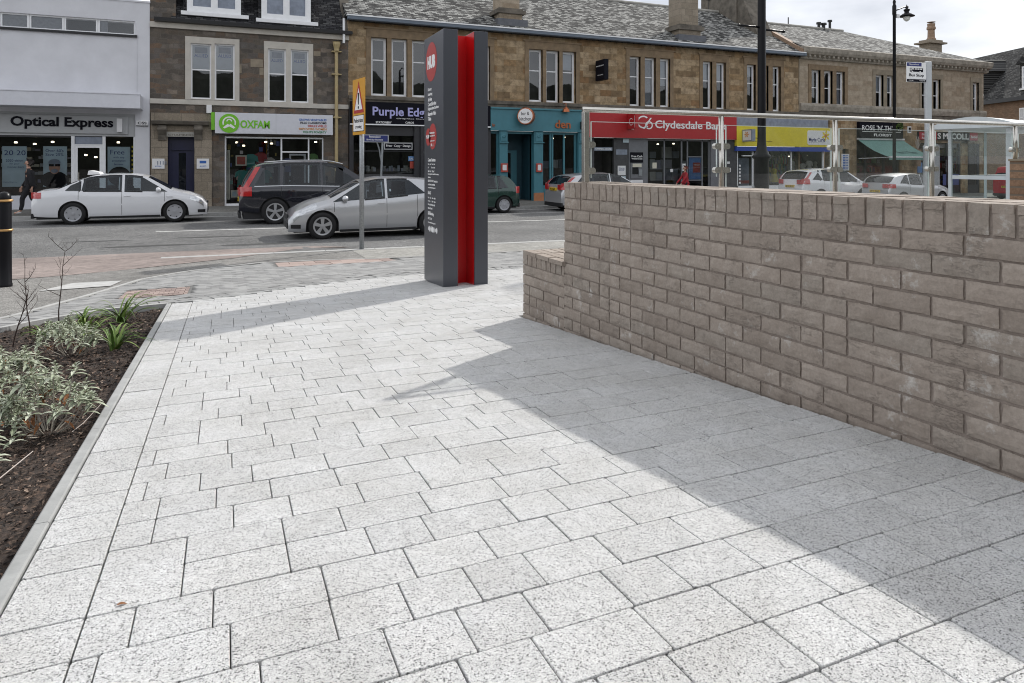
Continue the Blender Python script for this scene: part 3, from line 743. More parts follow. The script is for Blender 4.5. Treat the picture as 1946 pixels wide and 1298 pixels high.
# ================================================================ BRICK WALL
def bricks(b, org, du, nr, length, ztop, zbot, soldier=True, seed=0, subdiv=True, zoff=0, shift=0, rough=.0024):
    """brick face: org (x,y) start, du unit direction, nr outward normal; brick-on-edge coping then stretcher courses"""
    rr = random.Random(seed); du = Vector(du).normalized(); nr = Vector(nr).normalized(); o = Vector(org)
    def one(s0, s1, z0, z1):
        pr = rr.uniform(-.001, .0025); hv = rr.random(); nu = max(2, int((s1 - s0) / .022)) if subdiv else 2; nv = max(2, int((z1 - z0) / .016)) if subdiv else 2
        sd = rr.uniform(0, 99); ty = rr.uniform(-.003, .003); j0, j1 = rr.uniform(-.0015, .0015), rr.uniform(-.0015, .0015)
        def fn(u, v):
            e = min(u, 1 - u, v, 1 - v); s = s0 + (s1 - s0) * u; zz = z0 + (z1 - z0) * v
            edge = .003 if e < 1e-6 else 0
            k = mnoise.noise(Vector((s * 28 + sd, zz * 55, sd))) * rough + mnoise.noise(Vector((s * 70, zz * 110 + sd, 5))) * rough * .5
            q = o + du * (s + (j0 if e < 1e-6 else 0) + mnoise.noise(Vector((zz * 60, sd, s * 9))) * .0032) + nr * (pr + k + ty * (u - .5) - edge)
            return (q.x, q.y, zz + mnoise.noise(Vector((s * 30, sd, 0))) * .0030 + j1 * .6)
        b.grid(fn, nu, nv, rnd=hv)
        # short returns into the mortar so the brick stands proud
        c4 = [fn(0, 0), fn(1, 0), fn(1, 1), fn(0, 1)]; back = [(p[0] - nr.x * .012, p[1] - nr.y * .012, p[2]) for p in c4]
        ring = [fn(i / nu, 0) for i in range(nu + 1)] + [fn(1, j / nv) for j in range(1, nv + 1)] + [fn(1 - i / nu, 1) for i in range(1, nu + 1)] + [fn(0, 1 - j / nv) for j in range(1, nv)]
        bk = [(p[0] - nr.x * .014, p[1] - nr.y * .014, p[2]) for p in ring]; n = len(ring)
        b.add(ring + bk, [(i, n + i, n + (i + 1) % n, (i + 1) % n) for i in range(n)], rnd=hv)
    z = ztop
    if soldier:
        s = 0.0
        while s < length - .02:
            e = min(s + .0655, length); one(s + .001, e, z - .103, z - .002); s += .0752
        z -= .112
    row = 0
    while z > zbot - .08:
        s = -((row + shift) % 2) * .1125
        while s < length:
            a, e = max(s, 0), min(s + .215, length)
            if e - a > .03:
                if rr.random() < .06 and e - a > .2: one(a, a + .1025, z - .065, z); one(a + .1125, e, z - .065, z)
                else: one(a, e, z - .065, z)
            s += .225
        z -= .075; row += 1
ZT = -.131; ZL = -.677
wall = thing('brick_wall', 'long grey brown brick wall with brick on edge coping beside the paving', 'wall', (2.2, 3, -1.2))
b = MB(); du = Vector((-(-.0436), -.999, 0)).normalized()      # towards the camera
y_far = 4.21; xa = wallx(y_far)
# front face starts at the far end and runs towards the camera
bricks(b, (xa, y_far, 0), (.0436, -.999, 0), (-.999, -.0436, 0), 6.3, ZT, -1.2, seed=1)
b2 = MB(); y2 = 4.85; xb = wallx(y2)
lowl = (y2 - y_far)
bricks(b2, (xb, y2, 0), (.0436, -.999, 0), (-.999, -.0436, 0), lowl, ZL, ZL - .13, seed=2)
b3 = MB(); bricks(b3, (xb, y2, 0), (.0436, -.999, 0), (-.999, -.0436, 0), lowl, ZL - .112, -1.32, soldier=False, seed=3, shift=1)
# far side faces of both walls and the return walls along the street direction
bricks(b, (wallx(y_far) + .325, y_far, 0), (-1, 0, 0), (0, 1, 0), .32, ZT, -1.3, seed=4, subdiv=False)
bricks(b, (8.4, y_far, 0), (-1, 0, 0), (0, 1, 0), 8.4 - xa - .33, -.42, -1.3, seed=6, subdiv=False)
bricks(b2, (8.0, y2, 0), (-1, 0, 0), (0, 1, 0), 8.0 - xb, ZL, -1.4, seed=5, subdiv=False)
b.build('brickwork', 'grey_brick', wall); 
for v in b3.v: pass
n0 = len(b2.v); b2.v += b3.v; b2.f += [[n0 + i for i in f] for f in b3.f]; b2.m += b3.m; b2.a += b3.a
b2.build('low_plinth', 'grey_brick', wall)
# mortar core, sits just behind the brick faces
c = MB(); g = .0085
def core(p, zt, zb=-1.7):
    n = len(p); c.add([(q[0], q[1], zt) for q in p] + [(q[0], q[1], zb) for q in p], [tuple(range(n))] + [(i, n + i, n + (i + 1) % n, (i + 1) % n) for i in range(n)])
yy = -2.1
core([(wallx(y_far) + g, y_far), (wallx(yy) + g, yy), (wallx(yy) + .32, yy), (wallx(y_far) + .32, y_far)], ZT - .012)
core([(wallx(y_far) + .325, y_far - .006), (wallx(y_far) + .325, y_far - .21), (8.4, y_far - .21), (8.4, y_far - .006)], -.432)
core([(xb + g, y2 - .008), (wallx(y_far) + g, y_far + .002), (8, y_far + .002), (8, y2 - .008)], ZL - .012)
c.build('mortar', 'mortar', wall)
# coping tops: brick-on-edge seen from above
c = MB(); s = 0; rr = random.Random(8)
def topb(p0, d, wd, nrm, L, zt, proj=.0):
    s = 0; d = Vector(d).normalized(); nrm = Vector(nrm).normalized(); p0 = Vector(p0)
    while s < L - .02:
        e = min(s + .0655, L); a = p0 + d * (s + .001); q = p0 + d * e; z = zt + rr.uniform(-.002, .0015); k = rr.uniform(-.0015, .002)
        A = a - nrm * k; B = q - nrm * k; Cc = q + nrm * wd; Dd = a + nrm * wd
        c.add([(A.x, A.y, z), (B.x, B.y, z), (Cc.x, Cc.y, z), (Dd.x, Dd.y, z)] + [(P.x, P.y, z - .03) for P in (A, B, Cc, Dd)], [(0, 1, 2, 3), (0, 4, 5, 1), (1, 5, 6, 2), (2, 6, 7, 3), (3, 7, 4, 0)]); s += .0752
for wd0, wd1 in ((0, .1), (.11, .325)):
    topb((wallx(y_far) + wd0, y_far, 0), (.0436, -.999, 0), wd1 - wd0, (.999, .0436, 0), 6.3, ZT)
topb((wallx(y_far) + .33, y_far - .002, 0), (1, 0, 0), .205, (0, -1, 0), 6.0, -.42)
yb_ = y2
for k in range(3):
    topb((xb + .002, y2 - .005 - .222 * k, 0), (1, 0, 0), .21, (0, -1, 0), 5.8, ZL)
c.build('coping', 'grey_brick', wall)
# stepped up pier of the return wall at the right
p = thing('brick_pier', 'brown brick pier rising above the wall coping at the right edge', 'pier', (8.3, 4.3, -1.2))
c = MB(); c.box(6.86, 9.6, 3.88, 4.13, -1.7, .02); c.build('pier_body', 'brown_brick', p); c = MB(); c.box(6.85, 9.64, 3.87, 4.14, .02, .04); c.build('pier_cap', 'stone_trim_pale', p, bevel=.004)
o = sheet('terrace', 2.5, 9, 4, -2, 4.2, 4, .0, 'far_pave')

# ---------------------------------------------------------------- balustrade
rail = thing('glass_balustrade', 'stainless steel and clear glass balustrade standing on the brick wall', 'balustrade', (2.4, 4.33, ZT))
YR = 4.10; posts = [2.272 + 1.155 * i for i in range(7)]; ZR = .366
b = MB(); b.tube((posts[0] - .02, YR, ZR), (posts[-1] + .6, YR, ZR), .0185, n=16); b.build('handrail', 'steel', rail, smooth=True)
for i, x in enumerate(posts):
    zb = (ZT - .002 if i == 0 else -.43) if x < 6.7 else .03
    b = MB(); b.box(x - .02, x + .02, YR - .022, YR + .022, zb, ZR - .015) if i == 0 else b.tube((x, YR, zb), (x, YR, ZR - .015), .019, n=14)
    po = b.build('post', 'steel', rail, bevel=.004 if i == 0 else 0, smooth=i > 0)
    for zc in (.126, -.052):
        for sg in ((1,) if i == 0 else (-1, 1)):
            if zc < zb + .03: continue
            b = MB(); pts = []
            for k in range(13):
                t = -math.pi / 2 + math.pi * k / 12; pts.append((x + sg * (.052 + .02 * math.cos(t)), zc + .0215 * math.sin(t)))
            pts = [(x + sg * .014, zc - .0215)] + pts + [(x + sg * .014, zc + .0215)]
            b.prism(pts, 'y', YR - .017, YR + .017); b.tube((x + sg * .045, YR - .019, zc), (x + sg * .045, YR + .019, zc), .008, n=10)
            b.build('clamp', 'steel', po)
for i in range(len(posts) - 1):
    a, e = posts[i] + .042, posts[i + 1] - .042; zb = (ZT + .03 if i == 0 else -.36) if e < 6.3 else (-.36 if a < 6.3 and False else .06); zt = ZR - .083
    b = MB(); b.box(a + .004, e - .004, YR - .004, YR + .004, zb + .003, zt - .003); g_ = b.build('glass_panel', 'rail_glass', rail)
    b = MB(); b.box(a, a + .0035, YR - .005, YR + .005, zb, zt); b.box(e - .0035, e, YR - .005, YR + .005, zb, zt); b.box(a, e, YR - .005, YR + .005, zt - .0005, zt + .003); b.build('polished_edge', 'glass_edge', g_)

# ================================================================ HUB TOTEM
hx0, hy0 = 2.151, 6.99; hh = 2.76; hd = .75; hz = H(2.4, 7.0)
hub = thing('information_totem', 'tall dark grey twin slab totem with red centre and white visitor information', 'totem', (hx0 + .255, hy0 + .3, hz))
W1, GP, W2 = .163, .190, .155
b = MB(); b.box(hx0, hx0 + W1, hy0, hy0 + hd, hz - .03, hz + hh); slab1 = b.build('slab', 'hub_grey', hub, bevel=.003)
b = MB(); b.box(hx0 + W1 + GP, hx0 + W1 + GP + W2, hy0, hy0 + hd, hz - .03, hz + hh); b.build('slab', 'hub_grey', hub, bevel=.003)
b = MB(); xr = hx0 + W1
b.box(xr + .001, xr + GP - .001, hy0 + .27, hy0 + .33, hz - .02, hz + hh - .012)
b.box(xr + .001, xr + .005, hy0 + .012, hy0 + hd - .012, hz - .02, hz + hh - .008); b.box(xr + GP - .005, xr + GP - .001, hy0 + .012, hy0 + hd - .012, hz - .02, hz + hh - .008)
b.build('red_core', 'hub_red', hub, bevel=.001)
XF = hx0 - .0015
def disc(cy, cz, r, name='red_disc'):
    b = MB(); n = 48; vs = [(XF - .0005, cy + r * math.cos(2 * math.pi * i / n), cz + r * math.sin(2 * math.pi * i / n)) for i in range(n)]
    vs += [(XF + .002, v[1], v[2]) for v in vs]; b.add(vs, [tuple(range(n))[::-1]] + [(i, (i + 1) % n, n + (i + 1) % n, n + i) for i in range(n)]); return b.build(name, 'hub_disc', slab1)
zt = lambda py: (HOR - py) / F * 7.6      # heights read off at the middle of the face
yf, yn = hy0 + hd, hy0
disc(yn + .46, zt(115), .22); text('HUB', slab1, yn + .30, yn + .60, zt(128), zt(103), XF - .001, 'letters_white', .07, .002, 'left')
rows = [('Library', .15), ('Learning', .175), ('Archives', .165), ('Council Services', .33), ('Registration Services', .42), ('Bearsden Halls', .31), ('Toilets', .13)]
for i, (s, w) in enumerate(rows):
    z = zt(171.5 + i * 9.4); text(s, slab1, yf - .165 - w, yf - .165, z, z + .044, XF - .001, 'letters_white', .03, .0012, 'left')
disc(yn + .40, zt(259), .145); disc(yn + .58, zt(259), .10)
text('HUB', slab1, yn + .53, yn + .65, zt(262), zt(255), XF - .004, 'letters_white', .03, .002, 'left')
text('Bearsden', slab1, yn + .31, yn + .50, zt(254), zt(249.5), XF - .004, 'letters_white', .02, .002, 'left'); text('Community Hub', slab1, yn + .30, yn + .50, zt(260), zt(256), XF - .004, 'letters_white', .02, .002, 'left')
text('East Dunbartonshire', slab1, yn + .31, yn + .48, zt(268.5), zt(266), XF - .004, 'letters_white', 0, .002, 'left'); text('K i', slab1, yn + .36, yn + .45, zt(278), zt(272.5), XF - .004, 'letters_white', .02, .002, 'left')
rows = [('Council Services', 307, .30, .030, .02), ('Mon - Tue   9am - 5pm', 314.5, .28, .02, 0), ('Fri            9am - 4pm', 321, .28, .02, 0), ('Sat - Sun    Closed', 327.5, .25, .02, 0), ('For emergencies outside these hours', 333.5, .42, .02, 0), ('telephone', 340, .11, .02, 0), ('0300 123 4510  Council tax', 346.5, .38, .02, 0), ('customer.services', 353, .28, .018, 0), ('www.eastdunbarton.gov.uk', 359.5, .30, .018, 0),
        ('Library', 372, .13, .032, .02), ('Mon - Thu   10am - 8pm', 379.5, .30, .02, 0), ('Fri - Sat      10am - 5pm', 386, .30, .02, 0), ('for more information visit', 392, .28, .02, 0), ('www.edlc.co.uk', 399, .18, .02, 0), ('Hall Booking', 412, .23, .034, .02), ('0141 777 3141', 419.5, .16, .02, 0), ('www.eastdunbarton.gov.uk', 427, .30, .018, 0)]
for s, py, w, h_, bo in rows: z = zt(py); text(s, slab1, yf - .165 - w, yf - .165, z, z + h_ * 1.25, XF - .001, 'letters_white', bo + .012, .0012, 'left')
b = MB()
for py in (365, 404.5): z = zt(py); b.box(XF - .0012, XF + .001, yf - .165 - .12, yf - .165, z, z + .004)
for i in range(7):
    z = zt(437); cy = yf - .185 - i * .055; rr_ = .024 if i not in (0, 5) else .015
    b.add([(XF - .0012, cy + rr_ * math.cos(2 * math.pi * k / 14), z + .034 * (rr_ / .024) * math.sin(2 * math.pi * k / 14)) for k in range(14)], [tuple(range(14))[::-1]])
b.build('pictograms', 'letters_white', slab1)

# ================================================================ BOLLARD, SIGN POST, LAMP COLUMNS, BUS STOP
gx, gy = 8.16 / 1.0 * 0, 0
zc = 8.35; a_, b_ = ray(8); bx, by = a_ * zc, b_ * zc; bz = H(bx, by)
t = thing('bollard', 'black iron bollard with two gold rings at the left edge', 'bollard', (bx, by, bz))
b = MB(); b.lathe([(.085, -.05), (.085, .03), (.078, .04), (.076, .65), (.079, .66), (.079, .70), (.076, .71), (.076, 1.02), (.07, 1.04), (.074, 1.06), (.070, 1.10), (.055, 1.135), (.030, 1.155), (.0, 1.16)], (bx, by, bz), 28); b.build('post', 'iron_black', t, smooth=True)
for h_ in (.69, 1.05):
    b = MB(); b.lathe([(.070, h_ - .016), (.088, h_ - .012), (.092, h_), (.088, h_ + .012), (.070, h_ + .016)], (bx, by, bz), 28); b.build('gold_ring', 'gold', t, smooth=True)
# temporary road sign
zc = 13.0; a_, b_ = ray(687.5); px_, py_ = a_ * zc, b_ * zc; pz = H(px_, py_)
t = thing('warning_sign', 'yellow backed warning sign over a pedestrian plate on a grey post', 'road sign', (px_, py_, pz))
b = MB(); b.tube((px_, py_, pz - .05), (px_, py_, pz + 3.25), .045, n=16); b.build('post', 'galv', t, smooth=True)
plate = bpy.data.objects.new('sign_plate', None)
bpy.data.objects.remove(plate)
# plate faces up the road (-X, turned a little towards us)
ang = R(-80); cA, sA = math.cos(ang), math.sin(ang)
def rotmesh(o, cx, cy, an):
    me = o.data; n = len(me.vertices); a = np.empty(n * 3); me.vertices.foreach_get('co', a); a = a.reshape(-1, 3)
    o0 = OFF.get(o.name, (0, 0, 0)); a[:, 0] += o0[0] - cx; a[:, 1] += o0[1] - cy
    x = a[:, 0] * math.cos(an) - a[:, 1] * math.sin(an); y = a[:, 0] * math.sin(an) + a[:, 1] * math.cos(an)
    a[:, 0] = x + cx - o0[0]; a[:, 1] = y + cy - o0[1]; me.vertices.foreach_set('co', a.ravel()); me.update()
zs = lambda py: (HOR - py) / F * 13.0
Wp = .33; yq = py_ - .06
b = MB(); b.box(px_ - Wp, px_ + Wp, yq, yq + .006, zs(256), zs(150)); pl = b.build('sign_plate', 'sign_yellow', t)
z0_, z1_ = zs(215), zs(155)
b = MB(); b.prism([(px_ - .27, z0_), (px_ + .27, z0_), (px_, z1_)], 'y', yq - .004, yq); tr_ = b.build('red_triangle', 'tri_red', pl)
b = MB(); b.prism([(px_ - .20, z0_ + .06), (px_ + .20, z0_ + .06), (px_, z1_ - .13)], 'y', yq - .007, yq - .0045); w1 = b.build('white_triangle', 'letters_white', pl)
b = MB(); b.prism([(px_ - .02, z0_ + .16), (px_ + .02, z0_ + .16), (px_ + .032, z1_ - .22), (px_ - .032, z1_ - .22)], 'y', yq - .010, yq - .0075); b.lathe([(.0, 0), (.028, 0), (.028, .003), (0, .003)], (px_, yq - .010, z0_ + .105), 14, 'y'); w2 = b.build('exclamation_mark', 'letters_dark', pl)
b = MB(); b.box(px_ - .29, px_ + .29, yq - .004, yq, zs(250), zs(219)); w3 = b.build('text_plate', 'letters_dark', pl)
b = MB(); b.box(px_ - .27, px_ + .27, yq - .007, yq - .0045, zs(249), zs(220)); w4 = b.build('text_panel', 'letters_white', pl)
w5 = text('Pedestrians', pl, px_ - .24, px_ + .24, zs(233), zs(225), yq - .0075, 'letters_dark', .01, .002); w6 = text('crossing', pl, px_ - .17, px_ + .17, zs(246), zs(238), yq - .0075, 'letters_dark', .01, .002)
for o in (pl, tr_, w1, w2, w3, w4, w5, w6): rotmesh(o, px_, py_, ang)
b = MB()
for py in (165, 240): b.box(px_ - .055, px_ + .055, py_ - .055, py_ + .055, zs(py) - .015, zs(py) + .015)
b.build('bracket', 'galv', t)
# near lamp column
zc = 15.0; a_, b_ = ray(1447.5); cx, cy = a_ * zc, b_ * zc; cz = H(cx, cy)
t = thing('lamp_column', 'thick black lamp column with banner arms and flared base collar', 'street lamp', (cx, cy, cz))
b = MB(); b.lathe([(.19, -.05), (.19, .15), (.155, .2), (.155, 1.72), (.20, 1.76), (.21, 1.79), (.16, 1.84), (.115, 1.93), (.095, 2.05), (.088, 2.2), (.086, 5.4), (.072, 7.6), (.05, 7.9)], (cx, cy, cz), 24); b.build('column', 'iron_black', t, smooth=True)
for sg in (-1, 1):
    b = MB(); zz = (HOR - 52 - (4 if sg > 0 else 0)) / F * zc; b.tube((cx + sg * .07, cy, zz), (cx + sg * .62, cy, zz), .022, n=12); b.lathe([(.0, -.02), (.03, -.02), (.03, .02), (0, .02)], (cx + sg * .63, cy, zz), 10, 'x'); b.tube((cx + sg * .58, cy, zz - .07), (cx + sg * .58, cy, zz), .008); b.build('banner_arm', 'iron_black', t, smooth=True)
b = MB(); b.path([(cx, cy, cz + 7.8), (cx + .2, cy - .3, cz + 8.1), (cx + .5, cy - .8, cz + 8.15), (cx + .7, cy - 1.1, cz + 8.05)], .04, 8, .03); b.build('lamp_arm', 'iron_black', t, smooth=True)
b = MB(); b.lathe([(.05, 7.95), (.12, 7.9), (.15, 7.75), (.38, 7.66), (.39, 7.62), (.1, 7.62)], (cx + .7, cy - 1.1, cz), 20); b.build('lantern', 'iron_black', t, smooth=True)
# far lamp with lantern
zc = 35.5; a_, b_ = ray(1699.5); lx, ly = a_ * zc, b_ * zc; lz = H(lx, 25.4)
t = thing('street_lamp', 'tall slim black lamp post with hanging bell lantern by the florist', 'street lamp', (lx, ly, lz))
ht = (HOR - 8) / F * zc - lz
b = MB(); b.lathe([(.16, -.05), (.16, .9), (.12, 1.0), (.085, 1.2), (.08, 1.6), (.076, ht - .6), (.10, ht - .5), (.10, ht - .1), (.06, ht), (.08, ht + .12), (.02, ht + .3), (.0, ht + .42)], (lx, ly, lz), 18); b.build('post', 'iron_black', t, smooth=True)
ax = lx + .93; az = (HOR - 12) / F * zc
b = MB(); b.path([(lx, ly, az - .25), (lx + .3, ly, az - .14), (ax - .2, ly, az + .02), (ax + .12, ly, az + .07)], .035, 8, .025); b.build('arm', 'iron_black', t, smooth=True)
zl = lambda py: (HOR - py) / F * zc
b = MB(); b.lathe([(.0, zl(5)), (.03, zl(8)), (.09, zl(11)), (.05, zl(13.5)), (.15, zl(15)), (.15, zl(17)), (.11, zl(19)), (.12, zl(22)), (.22, zl(23.5)), (.24, zl(24.5)), (.38, zl(27.5)), (.38, zl(28.6)), (.16, zl(29))], (ax, ly, 0), 22); la = b.build('lantern', 'iron_black', t, smooth=True)
b = MB(); b.lathe([(.18, zl(28.6)), (.18, zl(31)), (.14, zl(35)), (.06, zl(37.6)), (0, zl(38.3))], (ax, ly, 0), 20); b.build('glass_bowl', 'lens', la, smooth=True)
b = MB(); b.box(lx + .09, lx + .28, ly - .1, ly - .02, zl(34), zl(27)); b.build('control_box', 'plaque_white', t)
b = MB(); b.path([(lx - .25, ly, zl(84)), (lx + .25, ly, zl(84))], .012); b.build('ladder_bar', 'iron_black', t)
# bus stop
zc = 14.6; a_, b_ = ray(1765); sx_, sy_ = a_ * zc, b_ * zc; sz_ = H(sx_, sy_); zz = lambda py: (HOR - py) / F * zc
t = thing('bus_stop', 'pale metal bus stop pole carrying a white bus flag sign', 'bus stop', (sx_, sy_, sz_))
b = MB(); b.box(sx_ - .10, sx_ + .06, sy_ - .03, sy_ + .03, sz_ - .05, zz(117)); rot_o = b.build('pole', 'alu', t, bevel=.01)
fw = .30; x0, x1 = sx_ - .11 - .50, sx_ - .11; yq = sy_ - .02
# flag turned to face oncoming drivers
b = MB(); b.box(x0, x1, yq, yq + .015, zz(157.5), zz(120)); fl = b.build('flag_sign', 'letters_white', t, bevel=.002)
b = MB(); b.box(x0 + .003, x1 - .12, yq - .004, yq, zz(127.5), zz(121)); w1 = b.build('blue_header', 'bus_navy', fl)
b = MB(); b.box(x0 + .003, x1 - .003, yq - .004, yq, zz(157), zz(152)); w2 = b.build('black_footer', 'letters_dark', fl)
b = MB(); b.box(x0 + .08, x0 + .42, yq - .005, yq, zz(138), zz(131)); w3 = b.build('bus_symbol', 'letters_dark', fl)
b = MB()
for i in range(4): b.box(x0 + .13 + i * .07, x0 + .18 + i * .07, yq - .008, yq - .005, zz(133.8), zz(131.8))
b.box(x0 + .09, x0 + .115, yq - .008, yq - .005, zz(136), zz(132))
for q in (.14, .34): b.lathe([(0, 0), (.018, 0), (.018, .003), (0, .003)], (x0 + q, yq - .009, zz(138)), 12, 'y')
w4 = b.build('bus_windows', 'letters_white', fl)
w5 = text('Bus Stop', fl, x0 + .06, x1 - .06, zz(148.5), zz(141.5), yq, 'letters_dark', .01, .004)
w6 = text('Milngavie Road', fl, x0 + .05, x1 - .2, zz(126), zz(123), yq - .004, 'letters_white', 0, .003); w7 = text('15 16', fl, x0 + .05, x0 + .16, zz(155.5), zz(153.3), yq - .004, 'letters_white', 0, .003); w8 = text('Towards', fl, x0 + .32, x1 - .03, zz(155.5), zz(153.3), yq - .004, 'letters_white', 0, .003)
for o in (fl, w1, w2, w3, w4, w5, w6, w7, w8): rotmesh(o, sx_ - .11, sy_, R(-8))
b = MB(); b.box(sx_ - .66, sx_ - .25, sy_ - .02, sy_ + .01, zz(205), zz(158.5)); o = b.build('route_panel', 'letters_dark', t)
bpy.data.objects.remove(o)
# timetable totem behind the rail
zc = 17.5; a_, b_ = ray(1770); tx_, ty_ = a_ * zc, b_ * zc; zz = lambda py: (HOR - py) / F * zc; tz_ = H(tx_, ty_)
t = thing('timetable_totem', 'grey rounded timetable case on a post beside the bus shelter', 'timetable', (tx_, ty_, tz_))
b = MB(); pr = [(tx_ - .24, zz(352)), (tx_ + .24, zz(352)), (tx_ + .24, zz(278)), (tx_ + .17, zz(274)), (tx_, zz(272.5)), (tx_ - .17, zz(274)), (tx_ - .24, zz(278))]; b.prism(pr, 'y', ty_ - .06, ty_ + .06); b.box(tx_ - .06, tx_ + .06, ty_ - .05, ty_ + .05, tz_ - .05, zz(352)); b.build('case', 'galv', t, bevel=.01)
b = MB(); b.box(tx_ - .21, tx_ - .02, ty_ - .066, ty_ - .06, zz(345), zz(280)); b.build('notice', 'poster_blue', t)
# bus shelter
sh = thing('bus_shelter', 'glass bus shelter with curved pale roof at the right', 'bus shelter', (9.5, 9.4, -1.5))
zc = 14.2
def sp(px, py, z): a_, b_ = ray(px); return Vector((a_ * z, b_ * z, (HOR - py) / F * z))
A = sp(1806, 250, 13.2); Bp = sp(1918, 250, 12.4); 
frontL, frontR = sp(1806, 0, 13.4), sp(1918, 0, 11.3)
X0s, Y0s = A.x, A.y; rot_s = YAW * 0
gz = H(8.6, 9.2)
# local frame of the shelter: l along the end glass (towards right), m away
p0 = Vector((A.x, A.y)); p1 = Vector((Bp.x, Bp.y)); L = (p1 - p0); ul = L.normalized(); um = Vector((ul.y, -ul.x)) * -1
def S3(l, m, z): q = p0 + ul * l + um * m; return (q.x, q.y, z)
Ls = L.length; zt_ = (HOR - 246) / F * 13.0
def post(l, m, w=.05):
    b = MB(); q = [S3(l - w / 2, m - w / 2, 0), S3(l + w / 2, m - w / 2, 0), S3(l + w / 2, m + w / 2, 0), S3(l - w / 2, m + w / 2, 0)]
    b.add([(a[0], a[1], gz - .05) for a in q] + [(a[0], a[1], zt_) for a in q], [(0, 1, 5, 4), (1, 2, 6, 5), (2, 3, 7, 6), (3, 0, 4, 7), (4, 5, 6, 7)]); return b.build('post', 'shelter', sh)
post(0, 0, .055); post(Ls, 0, .08); post(0, 3.2, .055); post(Ls, 3.2, .055); post(Ls * .62, 3.2, .05); post(Ls * .0, 1.6, .04)
def bar(l0, m0, l1, m1, z0, z1, w=.04):
    b = MB(); d = Vector((l1 - l0, m1 - m0)).normalized(); n_ = Vector((-d.y, d.x)) * w / 2
    q = [S3(l0 - n_.x, m0 - n_.y, 0), S3(l1 - n_.x, m1 - n_.y, 0), S3(l1 + n_.x, m1 + n_.y, 0), S3(l0 + n_.x, m0 + n_.y, 0)]
    b.add([(a[0], a[1], z0) for a in q] + [(a[0], a[1], z1) for a in q], [(0, 3, 2, 1), (4, 5, 6, 7), (0, 1, 5, 4), (1, 2, 6, 5), (2, 3, 7, 6), (3, 0, 4, 7)]); return b.build('rail', 'shelter', sh)
zm = (HOR - 337) / F * 13.0
bar(.03, 0, Ls - .04, 0, zm - .035, zm + .035); bar(.03, 0, Ls - .04, 0, gz + .12, gz + .17); bar(0, .03, 0, 3.17, zm - .03, zm + .03); bar(Ls, .04, Ls, 3.17, gz + .12, gz + .17)
b = MB()
for (l0, m0, l1, m1) in ((.03, 0, Ls - .04, 0), (0, .03, 0, 3.17), (Ls, .04, Ls, 3.17)):
    for z0, z1 in ((gz + .18, zm - .04), (zm + .04, zt_ - .02)):
        b.add([S3(l0, m0, z0), S3(l1, m1, z0), S3(l1, m1, z1), S3(l0, m0, z1)], [(0, 1, 2, 3)])
b.build('glass', 'shelter_glass', sh)
b = MB(); n = 14; vs = []
for m_ in (-.25, 3.5):
    for i in range(n + 1):
        l = -.28 + (Ls + .5) * i / n; z = zt_ + .06 + .16 * math.sin(math.pi * i / n); vs.append(S3(l, m_, z))
    for i in range(n + 1):
        l = -.28 + (Ls + .5) * (n - i) / n; vs.append(S3(l, m_, zt_ + .01))
k = 2 * (n + 1); b.add(vs, [tuple(range(k))[::-1], tuple(range(k, 2 * k))] + [(i, (i + 1) % k, k + (i + 1) % k, k + i) for i in range(k)]); b.build('roof', 'shelter', sh)
# ================================================================ BUILDINGS ACROSS THE STREET
def zb(x): return H(x, 28.2) - .02
def room(parent, x0, x1, z0, z1, depth=1.6, mat='interior', y=None, name='interior'):
    y = D + .12 if y is None else y; b = MB(); e = y + depth
    b.quad((x0, e, z0), (x1, e, z0), (x1, e, z1), (x0, e, z1)); b.quad((x0, y, z0), (x0, e, z0), (x0, e, z1), (x0, y, z1)); b.quad((x1, e, z0), (x1, y, z0), (x1, y, z1), (x1, e, z1))
    b.quad((x0, y, z0), (x1, y, z0), (x1, e, z0), (x0, e, z0)); b.quad((x0, e, z1), (x1, e, z1), (x1, y, z1), (x0, y, z1)); return b.build(name, mat, parent)
def frame_mb(b, x0, x1, z0, z1, w, y0, y1):
    b.box(x0, x0 + w, y0, y1, z0, z1); b.box(x1 - w, x1, y0, y1, z0, z1); b.box(x0 + w, x1 - w, y0, y1, z0, z0 + w); b.box(x0 + w, x1 - w, y0, y1, z1 - w, z1)
def sash(parent, x0, x1, z0, z1, y, blind=0, frame='sash_white', mid=.5, wide=.055, lab=None):
    """sliding sash window; y = plane of the frame front. blind: fraction of height covered from the top"""
    b = MB(); frame_mb(b, x0, x1, z0, z1, wide, y, y + .07); zm = z0 + (z1 - z0) * mid
    b.box(x0 + wide, x1 - wide, y + .012, y + .06, zm - .025, zm + .025); b.box(x0 - .01, x1 + .01, y - .02, y + .05, z0 - .03, z0 + .045)
    w = b.build('window', frame, parent)
    b = MB(); b.quad((x0 + wide, y + .03, z0 + wide), (x1 - wide, y + .03, z0 + wide), (x1 - wide, y + .03, z1 - wide), (x0 + wide, y + .03, z1 - wide)); b.build('pane', 'win_glass', w)
    b = MB(); b.quad((x0 - .02, y + .45, z0 - .02), (x1 + .02, y + .45, z0 - .02), (x1 + .02, y + .45, z1 + .02), (x0 - .02, y + .45, z1 + .02)); b.quad((x0, y + .08, z0), (x0, y + .45, z0), (x0, y + .45, z1), (x0, y + .08, z1)); b.quad((x1, y + .08, z0), (x1, y + .45, z0), (x1, y + .45, z1), (x1, y + .08, z1)); b.build('room_behind', 'interior', w)
    if blind: b = MB(); zt = z1 - (z1 - z0) * blind; b.box(x0 + wide, x1 - wide, y + .10, y + .11, zt, z1 - wide); b.build('blind', 'blind' if blind < .9 else 'curtain', w)
    return w
def pane(parent, x0, x1, z0, z1, y, mat='shop_glass', name='pane'):
    b = MB(); b.quad((x0, y, z0), (x1, y, z0), (x1, y, z1), (x0, y, z1)); return b.build(name, mat, parent)
